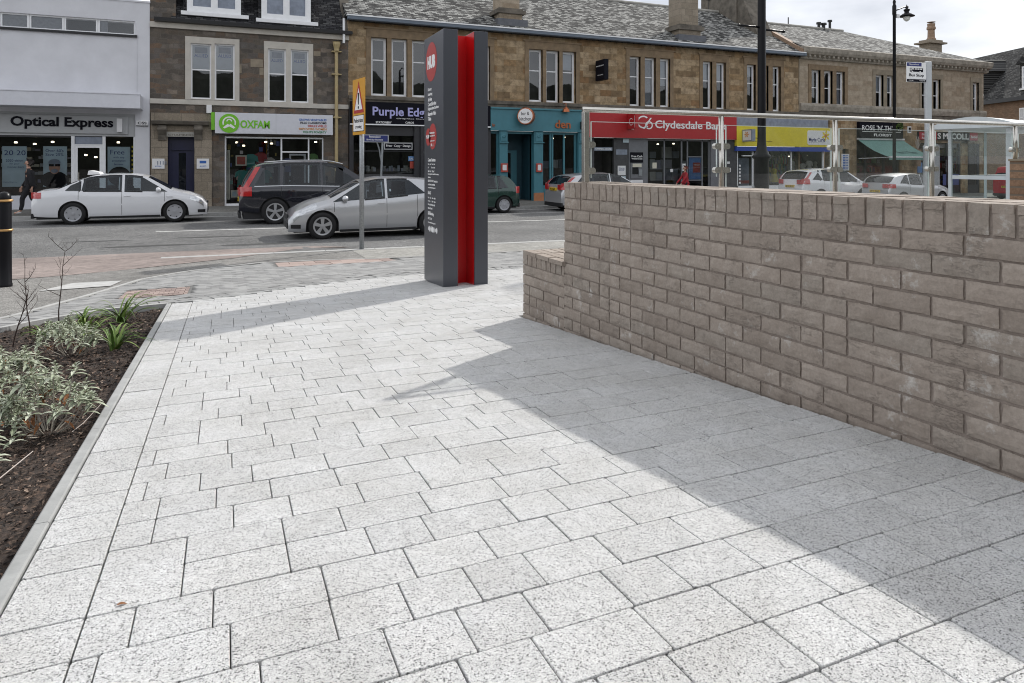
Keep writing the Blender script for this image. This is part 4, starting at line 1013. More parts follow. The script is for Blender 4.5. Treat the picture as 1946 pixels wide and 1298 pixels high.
def boxo(parent, name, x0, x1, y0, y1, z0, z1, mat, bevel=0, label=None):
    b = MB(); b.box(x0, x1, y0, y1, z0, z1); return b.build(name, mat, parent, bevel=bevel, label=label)
def gable_roof(parent, x0, x1, ye, ze, yr, zr, mat, yb=None, name='roof', hipR=0, hipL=0):
    b = MB(); yb = yb or (2 * yr - ye)
    A, B_, Cc, Dd = (x0, ye, ze), (x1, ye, ze), (x1 - hipR, yr, zr), (x0 + hipL, yr, zr); E, G = (x1, yb, ze), (x0, yb, ze)
    b.quad(A, B_, Cc, Dd); b.quad(E, G, Dd, Cc); b.quad(B_, E, Cc); b.quad(G, A, Dd); return b.build(name, mat, parent)
DF = D - .12   # fascia boards stand proud of the wall

# ---- 1 white rendered building -------------------------------------------------
xl, xr = -15.0, fx(284.5)
B1 = thing('white_building', 'white rendered flat roofed building with a strip window above the optician', 'building', (-8, D, zb(-8)))
zt_ = fz(284, 6); zs0 = fz(0, 50.7) ; zs1 = fz(0, 22); xw = fx(257)
zc0, zc1 = fz(272, 210), fz(272, 184)          # canopy underside / top
g0 = zb(-8)
strip = [(-15 + .01, xw, zs0, zs1)]
b = MB(); b.holes(xl, xr, zc0 - .15, zt_, D, strip, .16); b.quad((xr, D, zc0 - .15), (xr, D + 9, zc0 - .15), (xr, D + 9, zt_), (xr, D, zt_)); b.quad((xl, D, zt_), (xr, D, zt_), (xr, D + 9, zt_ - .05), (xl, D + 9, zt_ - .05)); b.box(xl, xr + .02, D - .03, D + .25, zt_, zt_ + .06)
b.box(fx(260), fx(260) + .02, D - .012, D, zc1, zs0 - .1); b.build('wall', 'white_render', B1)
boxo(B1, 'window_sill', xl, fx(261), D - .07, D + .03, zs0 - .085, zs0 + .0, 'black_trim')
xs_ = [fx(-120), fx(-60), fx(0) - .02, fx(54), fx(120.5), fx(185), xw]
for i in range(len(xs_) - 1):
    a, c = xs_[i] + .01, xs_[i + 1]; b = MB(); frame_mb(b, a, c, zs0, zs1, .055, D + .08, D + .14); w = b.build('window', 'sash_white', B1)
    pane(w, a + .05, c - .05, zs0 + .05, zs1 - .05, D + .11, 'win_glass'); boxo(w, 'room_behind', a, c, D + .6, D + .62, zs0, zs1, 'interior')
    if i in (1, 2, 3): boxo(w, 'blind', a + .06, c - .06, D + .16, D + .17, zs0 + .05, zs1 - .05, 'curtain')
    if i == 5: boxo(w, 'curtain', a + .06, a + .3, D + .16, D + .17, zs0 + .05, zs1 - .05, 'curtain')
b = MB(); b.box(xl, fx(272), D - .95, D - .002, zc0, zc1); b.box(xl, fx(272) + .015, D - .97, D - .94, zc1 - .02, zc1 + .03); b.build('canopy', 'white_panel', B1, bevel=.01)
boxo(B1, 'corner_pillar', fx(257), xr, D - .02, D + .5, g0 - .1, zc0 - .15, 'white_render')
# set the shop front back under the canopy
ys = D + .06; sx0, sx1 = xl, fx(257); ztop = fz(130, 258)
fb0, fb1 = fz(120, 256), fz(120, 218)
boxo(B1, 'fascia_surround', sx0, sx1, ys - .02, ys + .3, ztop, zc0 - .14, 'fascia_grey')
sg = thing('shop_sign', 'long grey optician sign with dark letters under the white canopy', 'sign', (fx(120), ys - .1, fb0))
boxo(sg, 'board', xl + 1, fx(243), ys - .09, ys - .025, fb0 + .05, fb1 - .02, 'fascia_grey', .01)
text('Optical Express', sg, fx(20.5), fx(215.5), fz(120, 246), fz(120, 223) + .01, ys - .095, 'letters_dark', .03, .02)
boxo(sg, 'white_box', fx(223), fx(233), ys - .22, ys - .095, fb0 + .12, fb1 - .10, 'plaque_white')
sg = thing('small_sign', 'small white sign with three dark letters on the white corner pillar', 'sign', (fx(270), D, 1))
boxo(sg, 'board', fx(259), fx(281.5), D - .06, D - .022, fz(270, 238.5), fz(270, 229.5), 'plaque_white'); boxo(sg, 'lower_edge', fx(259), fx(281.5), D - .07, D - .022, fz(270, 240), fz(270, 238.6), 'black_trim'); text('CSS', sg, fx(262), fx(279), fz(270, 236.5), fz(270, 231.5), D - .061, 'letters_dark', .02, .004)
g1 = zb(-5) ; riser = fz(30, 372)
sf_ = boxo(B1, 'shopfront', sx0, fx(136) , ys + .02, ys + .25, g1 - .1, riser, 'white_panel')
boxo(sf_, 'mullion', fx(134.5), fx(141), ys, ys + .08, g1, ztop, 'sash_white'); boxo(sf_, 'mullion', fx(194), fx(200), ys, ys + .08, g1, ztop, 'sash_white'); boxo(sf_, 'mullion', fx(253), fx(257), ys, ys + .08, g1, ztop, 'sash_white')
boxo(sf_, 'stall_riser', fx(200), fx(253), ys + .02, ys + .2, g1 - .1, riser - .05, 'white_panel')
boxo(sf_, 'head_frame', sx0, fx(134.5), ys, ys + .07, ztop - .06, ztop, 'dark_frame')
pane(sf_, sx0, fx(134.5), riser, ztop - .06, ys + .03); pane(sf_, fx(200), fx(253), riser - .05, ztop, ys + .03)
room(B1, sx0, fx(257), g1, ztop + .02, 3.2, 'interior', ys + .09)
d_ = MB(); frame_mb(d_, fx(141), fx(194), g1, fz(167, 276), .09, ys + .02, ys + .07); d_.box(fx(141), fx(194), ys + .01, ys + .07, fz(167, 276), fz(167, 274)); dr = d_.build('door', 'sash_white', B1); pane(dr, fx(141) + .09, fx(194) - .09, g1 + .09, fz(167, 276) - .09, ys + .04); boxo(dr, 'handle', fx(141) + .12, fx(141) + .15, ys - .04, ys - .02, g1 + .8, g1 + 1.3, 'steel')
boxo(B1, 'transom_sign', fx(142), fx(193), ys + .03, ys + .05, fz(167, 273.5), ztop - .02, 'grey_blue')
def poster(parent, px0, px1, py0, py1, lines, mat='poster_blue', y=None, colr='bus_navy', name='window_poster'):
    y = ys + .06 if y is None else y; pm = (px0 + px1) / 2; x0, x1, z0, z1 = fx(px0, y), fx(px1, y), fz(pm, py1, y), fz(pm, py0, y); p = boxo(parent, name, x0, x1, y, y + .01, z0, z1, mat)
    for s, u0, u1, v0, v1 in lines: text(s, p, x0 + (x1 - x0) * u0, x0 + (x1 - x0) * u1, z0 + (z1 - z0) * v0, z0 + (z1 - z0) * v1, y - .002, colr, 0, .003)
    return p, (x0, x1, z0, z1)
poster(sf_, 4, 51, 278, 355, [('20 20', .08, .95, .78, .90), ('2020 vision', .15, .85, .62, .68), ('for your', .3, .7, .54, .59), ('money back', .2, .9, .46, .51), ('Optical Express', .05, .6, .1, .13)])
p, (x0, x1, z0, z1) = poster(sf_, 82, 127.5, 278, 355, [("Over 60's", .1, .85, .86, .93), ('Save 25%', .1, .85, .76, .83)])
# portrait on the poster: printed flat
yq = ys + .055; xm = (x0 + x1) / 2 - .02; b = MB()
def flat(b, cx, cz, rx, rz, y, n=24, mi=0): b.add([(cx + rx * math.cos(2 * math.pi * i / n), y, cz + rz * math.sin(2 * math.pi * i / n)) for i in range(n)], [tuple(range(n))], mi)
flat(b, xm, z0 + .25, .42, .30, yq, mi=0); flat(b, xm, z0 + .70, .17, .25, yq - .002, mi=1); flat(b, xm, z0 + .86, .18, .12, yq - .004, mi=2); b.box(xm - .17, xm - .02, yq - .008, yq - .006, z0 + .72, z0 + .80, 3); b.box(xm + .02, xm + .17, yq - .008, yq - .006, z0 + .72, z0 + .80, 3); flat(b, xm, z0 + .56, .10, .07, yq - .005, mi=2)
b.build('portrait', ['cloth_black', 'skin', 'grey_blue', 'letters_dark'], p)
poster(sf_, 204.5, 247, 279, 352, [('Free', .12, .75, .80, .92), ('with any', .25, .75, .69, .75), ('prescription', .2, .8, .60, .66), ('lenses', .3, .7, .52, .57)])
b = MB(); flat(b, fx(226), fz(226, 335), .36, .35, yq); b.build('portrait', 'cloth_black', sf_)
b = MB()
for i in range(9): zz = fz(230, 277 + i * 8.5); b.box(fx(249.5), fx(252), ys + .05, ys + .06, zz - .07, zz)
b.build('side_lettering', 'yellow', sf_)

# ---- 2 dark rubble stone building ---------------------------------------------
xl, xr = fx(285), fx(662)
B2 = thing('rubble_stone_building', 'dark rubble stone building with cream window surrounds and slate dormers above the charity shop', 'building', (1, D, zb(1)))
ze = fz(500, 56.5); g2l, g2r = zb(xl), zb(xr)
zsillT = fz(500, 194); zsillB = fz(500, 203)
surr = [(352, 455, 72, 190), (501.5, 595, 81, 196)]
wins = [[(362.5, 401.5, 83, 188), (408, 446, 84, 190)], [(509.5, 543.5, 93, 193.5), (552.5, 586.5, 95, 195)]]
hol = []
for (a, c, t_, bt) in surr: hol.append((fx(a), fx(c), fz((a + c) / 2, bt), fz((a + c) / 2, t_)))
shop = (fx(427), fx(615), zb(2) - .1, fz(520, 259)); door = (fx(319), fx(369.5), zb(-1) - .1, fz(344, 260))
b = MB(); b.holes(xl, xr, zb(0) - .4, ze, D, hol + [shop, door], .3); b.quad((xl, D, ze), (xl, D, g2l), (xl, D + 9, g2l), (xl, D + 9, ze)); b.quad((xr, D, g2l), (xr, D, ze), (xr, D + 9, ze), (xr, D + 9, g2l)); b.build('wall', 'rubble', B2)
boxo(B2, 'sill_band', xl, xr, D - .05, D + .02, zsillB, zsillT, 'cream_paint', .01)
boxo(B2, 'eaves_band', xl, xr + .02, D - .08, D + .02, fz(500, 66), fz(500, 56), 'cream_paint', .01)
b = MB(); b.prism([(D - .10, ze - .0), (D - .27, ze + .02), (D - .28, ze + .15), (D - .1, ze + .17)], 'x', xl + .15, xr + .12); b.build('gutter', 'black_trim', B2)
for si, (a, c, t_, bt) in enumerate(surr):
    m_ = (a + c) / 2; X0, X1, Z0, Z1 = fx(a), fx(c), fz(m_, bt), fz(m_, t_)
    hw = [(fx(p[0]), fx(p[1]), fz((p[0] + p[1]) / 2, p[3]), fz((p[0] + p[1]) / 2, p[2])) for p in wins[si]]
    b = MB(); b.holes(X0, X1, Z0, Z1, D - .04, hw, .14)
    b.quad((X0, D - .04, Z0), (X0, D - .04, Z1), (X0, D + .05, Z1), (X0, D + .05, Z0)); b.quad((X1, D - .04, Z1), (X1, D - .04, Z0), (X1, D + .05, Z0), (X1, D + .05, Z1)); b.quad((X0, D - .04, Z1), (X1, D - .04, Z1), (X1, D + .05, Z1), (X0, D + .05, Z1))
    su = b.build('window_surround', 'cream_paint', B2)
    for (u0, u1, v0, v1) in hw:
        w = sash(B2, u0, u1, v0, v1, D + .05, 0, mid=.53)
        boxo(w, 'frosted_film', u0 + .06, u1 - .06, D + .105, D + .108, v0 + (v1 - v0) * .55, v1 - .06, 'blind')
        boxo(w, 'film_logo', u0 + .14, u1 - .14, D + .098, D + .102, v1 - .34, v1 - .12, 'grey_blue'); text('ALLIED', w, u0 + .12, u1 - .12, v1 - .50, v1 - .38, D + .097, 'blue_txt', .01, .003)
# small pale repair stones
b = MB()
for (a, c, t_, bt) in ((476, 500, 112, 127), (493, 501, 129, 142), (596, 609, 97, 106), (596, 601, 136, 147), (453.5, 459, 122, 139)): b.box(fx(a), fx(c), D - .012, D + .01, fz(a, bt), fz(a, t_))
b.build('repair_stones', 'stone_trim_pale', B2)
# mansard slate roof with dormers
b = MB(); yr_, zr_ = D + 2.6, ze + 3.6; b.quad((xl + .7, D - .1, ze + .12), (xr - .15, D - .1, ze + .12), (xr - .15, yr_, zr_), (xl + .7, yr_, zr_)); b.quad((xl + .7, yr_, zr_), (xr - .15, yr_, zr_), (xr - .15, D + 6, zr_ + .8), (xl + .7, D + 6, zr_ + .8)); b.build('roof', 'slate_dark', B2)
b = MB(); b.prism([(D - .05, ze + .1), (yr_, zr_ + .25), (D + 6, zr_ + 1.1), (D + 6, ze)], 'x', xr - .2, xr + .18); b.build('party_wall', 'stone_dark', B2)
b = MB(); b.box(xl, xl + .85, D + .02, D + 1.0, ze - .1, ze + 4.6); b.box(xl - .04, xl + .95, D - .03, D + 1.1, ze + 4.6, ze + 4.8); b.build('chimney', 'rubble', B2)
for (a, c, bt) in ((355, 458, 27), (497, 591, 40.5)):
    X0, X1 = fx(a), fx(c); Z0 = fz((a + c) / 2, bt); yd = D + .12
    b = MB(); b.box(X0 - .12, X1 + .12, yd + .02, yd + 2.6, Z0, Z0 + 1.75); b.box(X0 - .25, X1 + .3, yd - .10, yd + 2.7, Z0 + 1.75, Z0 + 1.9); dm = b.build('dormer', 'slate_dark', B2)
    b = MB(); frame_mb(b, X0, X1, Z0 + .06, Z0 + 1.7, .16, yd - .05, yd + .05); b.box((X0 + X1) / 2 - .07, (X0 + X1) / 2 + .07, yd - .045, yd + .05, Z0 + .22, Z0 + 1.6); frame_mb(b, X0 + .16, (X0 + X1) / 2 - .07, Z0 + .22, Z0 + 1.54, .05, yd - .035, yd + .05); frame_mb(b, (X0 + X1) / 2 + .07, X1 - .16, Z0 + .22, Z0 + 1.54, .05, yd - .035, yd + .05); b.build('window', 'sash_white', dm)
    boxo(dm, 'pane', X0 + .15, X1 - .15, yd + .003, yd + .02, Z0 + .2, Z0 + 1.6, 'win_grey'if 'win_grey' in MATS else 'grey_blue')
    boxo(dm, 'apron', X0 - .2, X1 + .28, yd - .14, yd + .02, Z0 - .10, Z0 + .05, 'sash_white', .01)
# downpipe
t = B2; b = MB(); xp = fx(638.5); b.tube((xp, D - .12, fz(638, 306)), (xp, D - .12, fz(638, 97)), .068, n=12); b.tube((xp, D - .12, zb(xp)), (xp, D - .12, fz(638, 306)), .068, n=12)
b.lathe([(.08, fz(638, 99)), (.10, fz(638, 98)), (.10, fz(638, 94)), (.15, fz(638, 86)), (.15, fz(638, 82)), (.17, fz(638, 81)), (0, fz(638, 81))], (xp, D - .17, 0), 14)
for py in (99, 142, 223.5): z = fz(638, py); b.box(xp - .19, xp + .19, D - .2, D - .0, z - .02, z + .02); b.tube((xp, D - .12, z - .05), (xp, D - .12, z + .05), .085, n=12)
b.build('downpipe', 'pipe_yellow', t, smooth=False)
# stone doorcase
dx0, dx1 = fx(287), fx(402.5); dz1 = fz(344, 215)
b = MB(); b.holes(dx0, dx1, zb(-1) - .1, dz1, D - .06, [door], .36); b.quad((dx1, D - .06, zb(-1)), (dx1, D + .02, zb(-1)), (dx1, D + .02, dz1), (dx1, D - .06, dz1)); b.quad((dx0, D - .06, dz1), (dx1, D - .06, dz1), (dx1, D + .02, dz1), (dx0, D + .02, dz1)); dc = b.build('doorcase', 'ashlar_grey', B2)
b = MB(); b.prism([(D - .06, 0), (D - .30, .05), (D - .36, .16), (D - .06, .2)], 'x', fx(289), fx(397)); o = b
for i, p in enumerate(o.v): o.v[i] = (p[0], p[1], p[2] + fz(344, 239.5))
b.build('hood', 'stone_dark', dc)
for a in (309, 377):
    b = MB(); zt1 = fz(a, 239); b.prism([(D - .06, zt1 - .55), (D - .12, zt1 - .53), (D - .16, zt1 - .35), (D - .27, zt1 - .2), (D - .28, zt1), (D - .06, zt1)], 'x', fx(a) - .14, fx(a) + .14); b.lathe([(0, -.15), (.09, -.15), (.09, .15), (0, .15)], (fx(a), D - .22, zt1 - .13), 14, 'x'); b.build('console', 'stone_dark', dc)
boxo(dc, 'lintel_panel', fx(317), fx(371), D - .10, D - .058, fz(344, 260), fz(344, 251), 'ridge'); text('CHAMBERS', dc, fx(320), fx(368), fz(344, 258.5), fz(344, 255), D - .102, 'stone_dark', 0, .004)
dr = boxo(B2, 'door', door[0], door[1], D + .26, D + .29, door[2], door[3], 'navy'); 
b = MB(); frame_mb(b, door[0], door[1], door[2], door[3], .09, D + .2, D + .26); b.box(door[0], door[1], D + .19, D + .26, fz(344, 285), fz(344, 283)); b.build('door_frame', 'navy', dr); boxo(dr, 'glass', door[0] + .35, door[1] - .3, D + .25, D + .257, zb(-1) + .25, fz(344, 290), 'car_glass')
for px, mt, wd in ((301, 'red_txt', 'PRIVATE'), (385.5, 'blue_txt', 'ALLIED')):
    pq = thing('plaque', 'square white plaque right of the dark blue door' if px > 350 else 'square white plaque left of the dark blue door', 'plaque', (fx(px), D - .08, fz(px, 320)))
    X0, X1, Z0, Z1 = fx(px - 11.5), fx(px + 12), fz(px, 320.5), fz(px, 301.5); boxo(pq, 'board', X0, X1, D - .10, D - .062, Z0, Z1, 'plaque_white'); boxo(pq, 'logo', X0 + .1, X1 - .1, D - .104, D - .10, Z0 + .2, Z1 - .08, 'blue_txt') if px > 350 else [boxo(pq, 'logo', X0 + .17 + i * .09, X0 + .20 + i * .09, D - .104, D - .10, Z0 + .15, Z1 - .09, 'grey_blue') for i in range(4)]
    text(wd.lower() if px < 350 else wd, pq, X0 + .1, X1 - .1, Z0 + .06, Z0 + .12, D - .10, 'blue_txt', .01, .003)
boxo(B2, 'alarm_box', fx(392.5), fx(402.5), D - .14, D - .0, fz(397, 215.5), fz(397, 200), 'plaque_white', .01)
# charity shop front
sg = thing('shop_sign', 'white charity shop sign with green round emblem and coloured slogan', 'sign', (fx(520), D - .2, fz(520, 258)))
X0, X1 = fx(408.5), fx(631); Z0, Z1 = fz(520, 255.5), fz(520, 217)
boxo(sg, 'board', X0, X1, D - .24, D - .01, Z0, Z1, 'white_panel', .012); boxo(sg, 'seam', fx(523.5), fx(524), D - .243, D - .24, Z0, Z1, 'fascia_grey'); boxo(sg, 'green_edge', X0 - .13, X0 - .005, D - .2, D - .01, fz(404, 247), fz(404, 214), 'green_ox')
cx, cz = fx(435.5), fz(435.5, 235); yq = D - .24
b = MB(); b.lathe([(0, 0), (.36, 0), (.36, -.02), (0, -.02)], (cx, yq, cz), 36, 'y'); b.build('emblem', 'green_ox', sg)
b = MB(); n = 24
for (r0, r1, a0, a1, zo) in ((.19, .24, -20, 200, .02), (.06, .10, 0, 180, .07)):
    for i in range(n):
        t0, t1 = R(a0 + (a1 - a0) * i / n), R(a0 + (a1 - a0) * (i + 1) / n); q = [(cx + r * math.cos(t), yq - .024, cz + zo + r * math.sin(t)) for r, t in ((r0, t0), (r1, t0), (r1, t1), (r0, t1))]; b.quad(*q)
b.prism([(cx - .22, cz - .16), (cx - .05, cz - .02), (cx, cz - .06), (cx + .05, cz - .02), (cx + .22, cz - .16), (cx + .16, cz - .2), (cx, cz - .12), (cx - .16, cz - .2)], 'y', yq - .026, yq - .022); b.build('emblem_figure', 'letters_white', sg)
text('OXFAM', sg, fx(456.5), fx(512), fz(484, 244.5), fz(484, 229.5), yq, 'green_ox', .03, .012)
for s, cmat, i, x_ in (('GROWS VEGETABLES', 'blue_txt', 0, 567), ('FILLS CLASSROOMS', 'letters_dark', 1, 569.5), ('DRILLS WELLS', 'red_txt', 2, 584), ('EMPOWERS WOMEN', 'orange_txt', 3, 567), ('FIGHTS POVERTY', 'green_txt', 4, 575)):
    py = 229 + i * 5.75; text(s, sg, fx(x_), fx(619), fz(594, py + 1.6), fz(594, py - 2.4), yq, cmat, .02, .008)
g_ = zb(2.5); X0, X1 = shop[0], shop[1]; Zt = shop[3]; yf_ = D + .06
b = MB(); 
for a, w_ in ((427, 3), (533.5, 3), (585.5, 2.6), (612.5, 2.6)): b.box(fx(a), fx(a + w_), yf_, yf_ + .07, g_, Zt - .02)
b.box(X0, X1, yf_ + .005, yf_ + .065, Zt - .09, Zt - .03); b.box(X0, X1, yf_ + .005, yf_ + .065, g_ + .0, g_ + .12); b.box(fx(533.5), fx(588), yf_ + .003, yf_ + .067, fz(560, 290), fz(560, 287.5)); sf_ = b.build('shopfront', 'sash_white', B2)
pane(sf_, X0 + .05, X1 - .05, g_ + .1, Zt - .08, yf_ + .035)
b = MB(); frame_mb(b, fx(552), fx(584), g_, fz(568, 292), .07, yf_ + .5, yf_ + .55); b.build('door', 'sash_white', B2)
room(B2, X0, X1, g_, Zt + .05, 3.0, 'interior', yf_ + .09)
rr = random.Random(44); b = MB()
plain('goods', (.3, .3, .3), .8)
m, t_, bb = newmat('goods_mix'); rc = ramp(t_, rndattr(t_), [(0, (.30, .05, .05)), (.15, (.06, .25, .22)), (.3, (.45, .42, .38)), (.45, (.08, .10, .25)), (.6, (.40, .30, .08)), (.75, (.15, .30, .10)), (.9, (.5, .45, .45))]); rc.color_ramp.interpolation = 'CONSTANT'; t_.links.new(rc.outputs[0], bb.inputs['Base Color']); bb.inputs['Roughness'].default_value = .8
def garment(b, x, y, z, s, rnd):
    pts = [(x - .18 * s, z - .55 * s), (x - .13 * s, z - .1 * s), (x - .26 * s, z - .16 * s), (x - .22 * s, z + .06 * s), (x - .08 * s, z + .14 * s), (x + .08 * s, z + .14 * s), (x + .22 * s, z + .06 * s), (x + .26 * s, z - .16 * s), (x + .13 * s, z - .1 * s), (x + .18 * s, z - .55 * s)]
    k = len(b.f); b.prism(pts, 'y', y, y + .08)
    for i in range(k, len(b.f)): b.a[i] = rnd
for px, py, s, rn in ((478, 300, 1.1, .2), (497, 296, 1.0, .05), (515, 305, .9, .4), (598, 297, .8, .8), (460, 330, 1, .2), (548, 306, .8, .5), (505, 330, 1, .3)): garment(b, fx(px), yf_ + rr.uniform(.3, .9), fz(px, py), s, rn)
for i in range(26):
    px = rr.uniform(432, 530); py = rr.uniform(264, 386); w = rr.uniform(.05, .16); h_ = rr.uniform(.05, .2); x_ = fx(px); y_ = yf_ + rr.uniform(.15, 1.2); z_ = fz(px, py); b.box(x_, x_ + w, y_, y_ + .06, z_, z_ + h_)
b.build('window_display', 'goods_mix', B2)
for (a, c, t0, b0, mt) in ((448, 469, 295, 315, 'poster_red'), (439, 452, 362, 376, 'poster_blue'), (432, 437, 285, 380, 'letters_dark')):
    p_ = boxo(B2, 'framed_picture', fx(a), fx(c), yf_ + .2, yf_ + .23, fz(a, b0), fz(a, t0), 'poster_pale'); boxo(p_, 'picture', fx(a) + .05, fx(c) - .05, yf_ + .19, yf_ + .2, fz(a, b0) + .05, fz(a, t0) - .05, mt)

# ---- 3 long sandstone building --------------------------------------------------
xl, xr = fx(662), fx(1518)
B3 = thing('sandstone_building', 'long brown sandstone terrace with tall sash windows, grey gutter and pale slate roof', 'building', (14, D, zb(14)))
ze3 = 5.86; zfl = fz(1000, 201)          # top of ground floor zone
groups = [[(705, 735, 71, 182), (744, 774, 74.5, 183.5), (783, 813, 77, 185)], [(838, 864, 83, 187.5), (872, 897, 85, 188.5), (905, 931, 87, 190)],
          [(1005, 1031, 94, 193), (1038, 1062.5, 96, 194.5), (1069, 1094, 98, 196.5)], [(1196, 1217, 107.5, 201), (1225, 1246, 109, 202.5), (1254, 1273, 111.5, 204.5)],
          [(1335, 1353, 117, 207), (1361, 1379, 118.5, 208)], [(1419, 1436, 123, 210), (1443, 1460, 124.5, 210.5), (1468, 1483.5, 126, 211.5)]]
hol = []; gz_ = []
for g in groups:
    m_ = (g[0][0] + g[-1][1]) / 2; zt1 = sum(fz((p[0] + p[1]) / 2, p[2]) for p in g) / len(g); zt0 = sum(fz((p[0] + p[1]) / 2, p[3]) for p in g) / len(g); gz_.append((zt0, zt1))
    for p in g: hol.append((fx(p[0]), fx(p[1]), zt0, zt1))
b = MB(); b.holes(xl, xr, zfl - .1, ze3, D, hol, .28); b.quad((xl, D, zfl), (xl, D + 8, zfl), (xl, D + 8, ze3), (xl, D, ze3)); b.quad((xr, D, ze3), (xr, D + 8, ze3), (xr, D + 8, zfl), (xr, D, zfl)); b.build('wall', 'sandstone', B3)
for g, (z0, z1) in zip(groups, gz_):
    X0, X1 = fx(g[0][0]) - .20, fx(g[-1][1]) + .20
    b = MB(); b.box(X0, X1, D - .045, D - .002, z1 + .0, z1 + .34); b.box(X0, fx(g[0][0]) + .0, D - .04, D + .1, z0 - .05, z1); b.box(fx(g[-1][1]), X1, D - .04, D + .1, z0 - .05, z1)
    for i in range(len(g) - 1): b.box(fx(g[i][1]), fx(g[i + 1][0]), D - .03, D + .12, z0 - .03, z1)
    b.box(X0 - .1, X1 + .1, D - .07, D - .001, z1 + .34, z1 + .42); b.build('window_surround', 'stone_trim', B3, bevel=.008)
    for k, p in enumerate(g):
        bl = 0
        bl = .42 if g is groups[4] else {(1, 0): .3, (3, 1): .95, (3, 2): .55, (5, 0): .25, (2, 2): .35}.get((groups.index(g), k), 0)
        sash(B3, fx(p[0]), fx(p[1]), z0, z1, D + .17, bl, mid=.62 if p[0] < 900 else .60, wide=.10)
boxo(B3, 'sill_course', xl, xr, D - .12, D + .02, fz(1000, 199.5) - .02, fz(1000, 194.5) + .02, 'stone_dark', .02)
b = MB(); b.box(xl, xr, D - .06, D + .02, zfl - .32, zfl + .06); b.build('frieze', 'stone_dark', B3)
b = MB(); b.box(xl, xr, D - .16, D - .002, ze3 - .06, ze3 - .0); x = xl + .1
while x < xr: b.box(x, x + .07, D - .28, D - .16, ze3 - .10, ze3 - .02); x += .32
b.build('rafter_ends', 'black_trim', B3)
b = MB(); b.prism([(D - .42, ze3 + .10), (D - .42, ze3 - .03), (D - .38, ze3 - .06), (D - .26, ze3 - .06), (D - .26, ze3 + .08)], 'x', xl - .1, xr + .15); b.build('gutter', 'slate_gutter', B3)
b = MB(); b.box(xl - .12, xr + .1, D - .44, D - .2, ze3 + .10, ze3 + .15); b.build('gutter_edge', 'sash_white', B3)
yr3, zr3 = D + 5, 9.15
gable_roof(B3, xl - .1, xr + .1, D - .3, ze3 + .13, yr3, zr3, 'slate_light')
b = MB(); b.tube((xl, yr3, zr3 + .02), (xr + .1, yr3, zr3 + .02), .09, n=8); b.build('ridge', 'ridge', B3)
def slope_z(y): return ze3 + .13 + (y - D + .3) * (zr3 - ze3 - .13) / 5.3
b = MB(); b.prism([(D - .3, ze3 + .13), (yr3, zr3), (yr3, zr3 + .2), (D - .35, ze3 + .32)], 'x', xr - .05, xr + .25); b.build('skew', 'terracotta', B3)
for (a, c, sy0, sy1, bt) in ((942.5, 987, 22, 33, 50), (1279, 1320.7, 52, 63, 79)):
    yc = D + .9; X0, X1 = fx(a, yc) , fx(c, yc) - .25
    zz = lambda py: (HOR - py) / F * yc / ray((a + c) / 2)[1]
    b = MB(); b.box(X0 - .08, X1 + .1, D + .25, D + 1.35, ze3, zz(sy1) + .02); b.box(X0, X1, D + .32, D + 1.28, zz(sy0), zz(sy0) + 2.0 if a > 1000 else zz(sy0) + 2.6); ch = b.build('chimney', 'ashlar_grey' if a > 1000 else 'sandstone_pale', B3)
    b = MB(); b.box(X0 - .22, X1 + .24, D + .12, D + 1.5, zz(sy1) + .02, zz(sy0) - .08); b.box(X0 - .12, X1 + .14, D + .2, D + 1.4, zz(sy0) - .08, zz(sy0)); b.build('string_course', 'stone_dark', ch)
    zt1 = zz(sy0) + (2.0 if a > 1000 else 2.6); b = MB(); b.box(X0 - .12, X1 + .12, D + .2, D + 1.4, zt1, zt1 + .14); b.build('chimney_cap', 'stone_dark', ch)
    boxo(ch, 'flashing', X0 - .25, X1 + .3, D + .05, D + .5, ze3 + .2, slope_z(D + .35) + .12, 'lead')
b = MB(); b.box(27.6, 28.9, yr3 - 1.6, yr3 + 1.6, zr3 - 1.2, 10.5); b.prism([(yr3 - 3.6, zr3 - 2.6), (yr3 - 1.5, zr3 - 1.2), (yr3 - 1.5, 10.2), (yr3 - 1.7, 10.2)], 'x', 27.7, 28.8); gs = b.build('gable_stack', 'stone_dark', B3); boxo(gs, 'stack_cap', 27.5, 29.0, yr3 - 1.75, yr3 + 1.7, 10.5, 10.72, 'stone_cornice')
b = MB(); b.path([(26.9, yr3, zr3), (26.9, yr3, zr3 + .9)], .02); b.path([(26.6, yr3, zr3 + .8), (27.2, yr3, zr3 + .8)], .012); b.path([(26.7, yr3, zr3 + .65), (27.1, yr3, zr3 + .65)], .012); b.build('aerial', 'black_trim', B3)
b = MB(); xq = fx(652); b.tube((xq, D - .2, ze3 - 1.0), (xq, D - .2, ze3), .05); b.build('downpipe', 'sash_white', B3)
# roof light ridge end etc. Ground floor shops
gf = lambda px: zb(fx(px)) - .05
def col(px0, px1, ztop, mat, name='pilaster', dep=.12, y=D, parent=None, zlow=None):
    return boxo(parent or B3, name, fx(px0), fx(px1), y - dep, y + .3, gf(px0) if zlow is None else zlow, ztop, mat, .006)
zs_ = zfl - .32
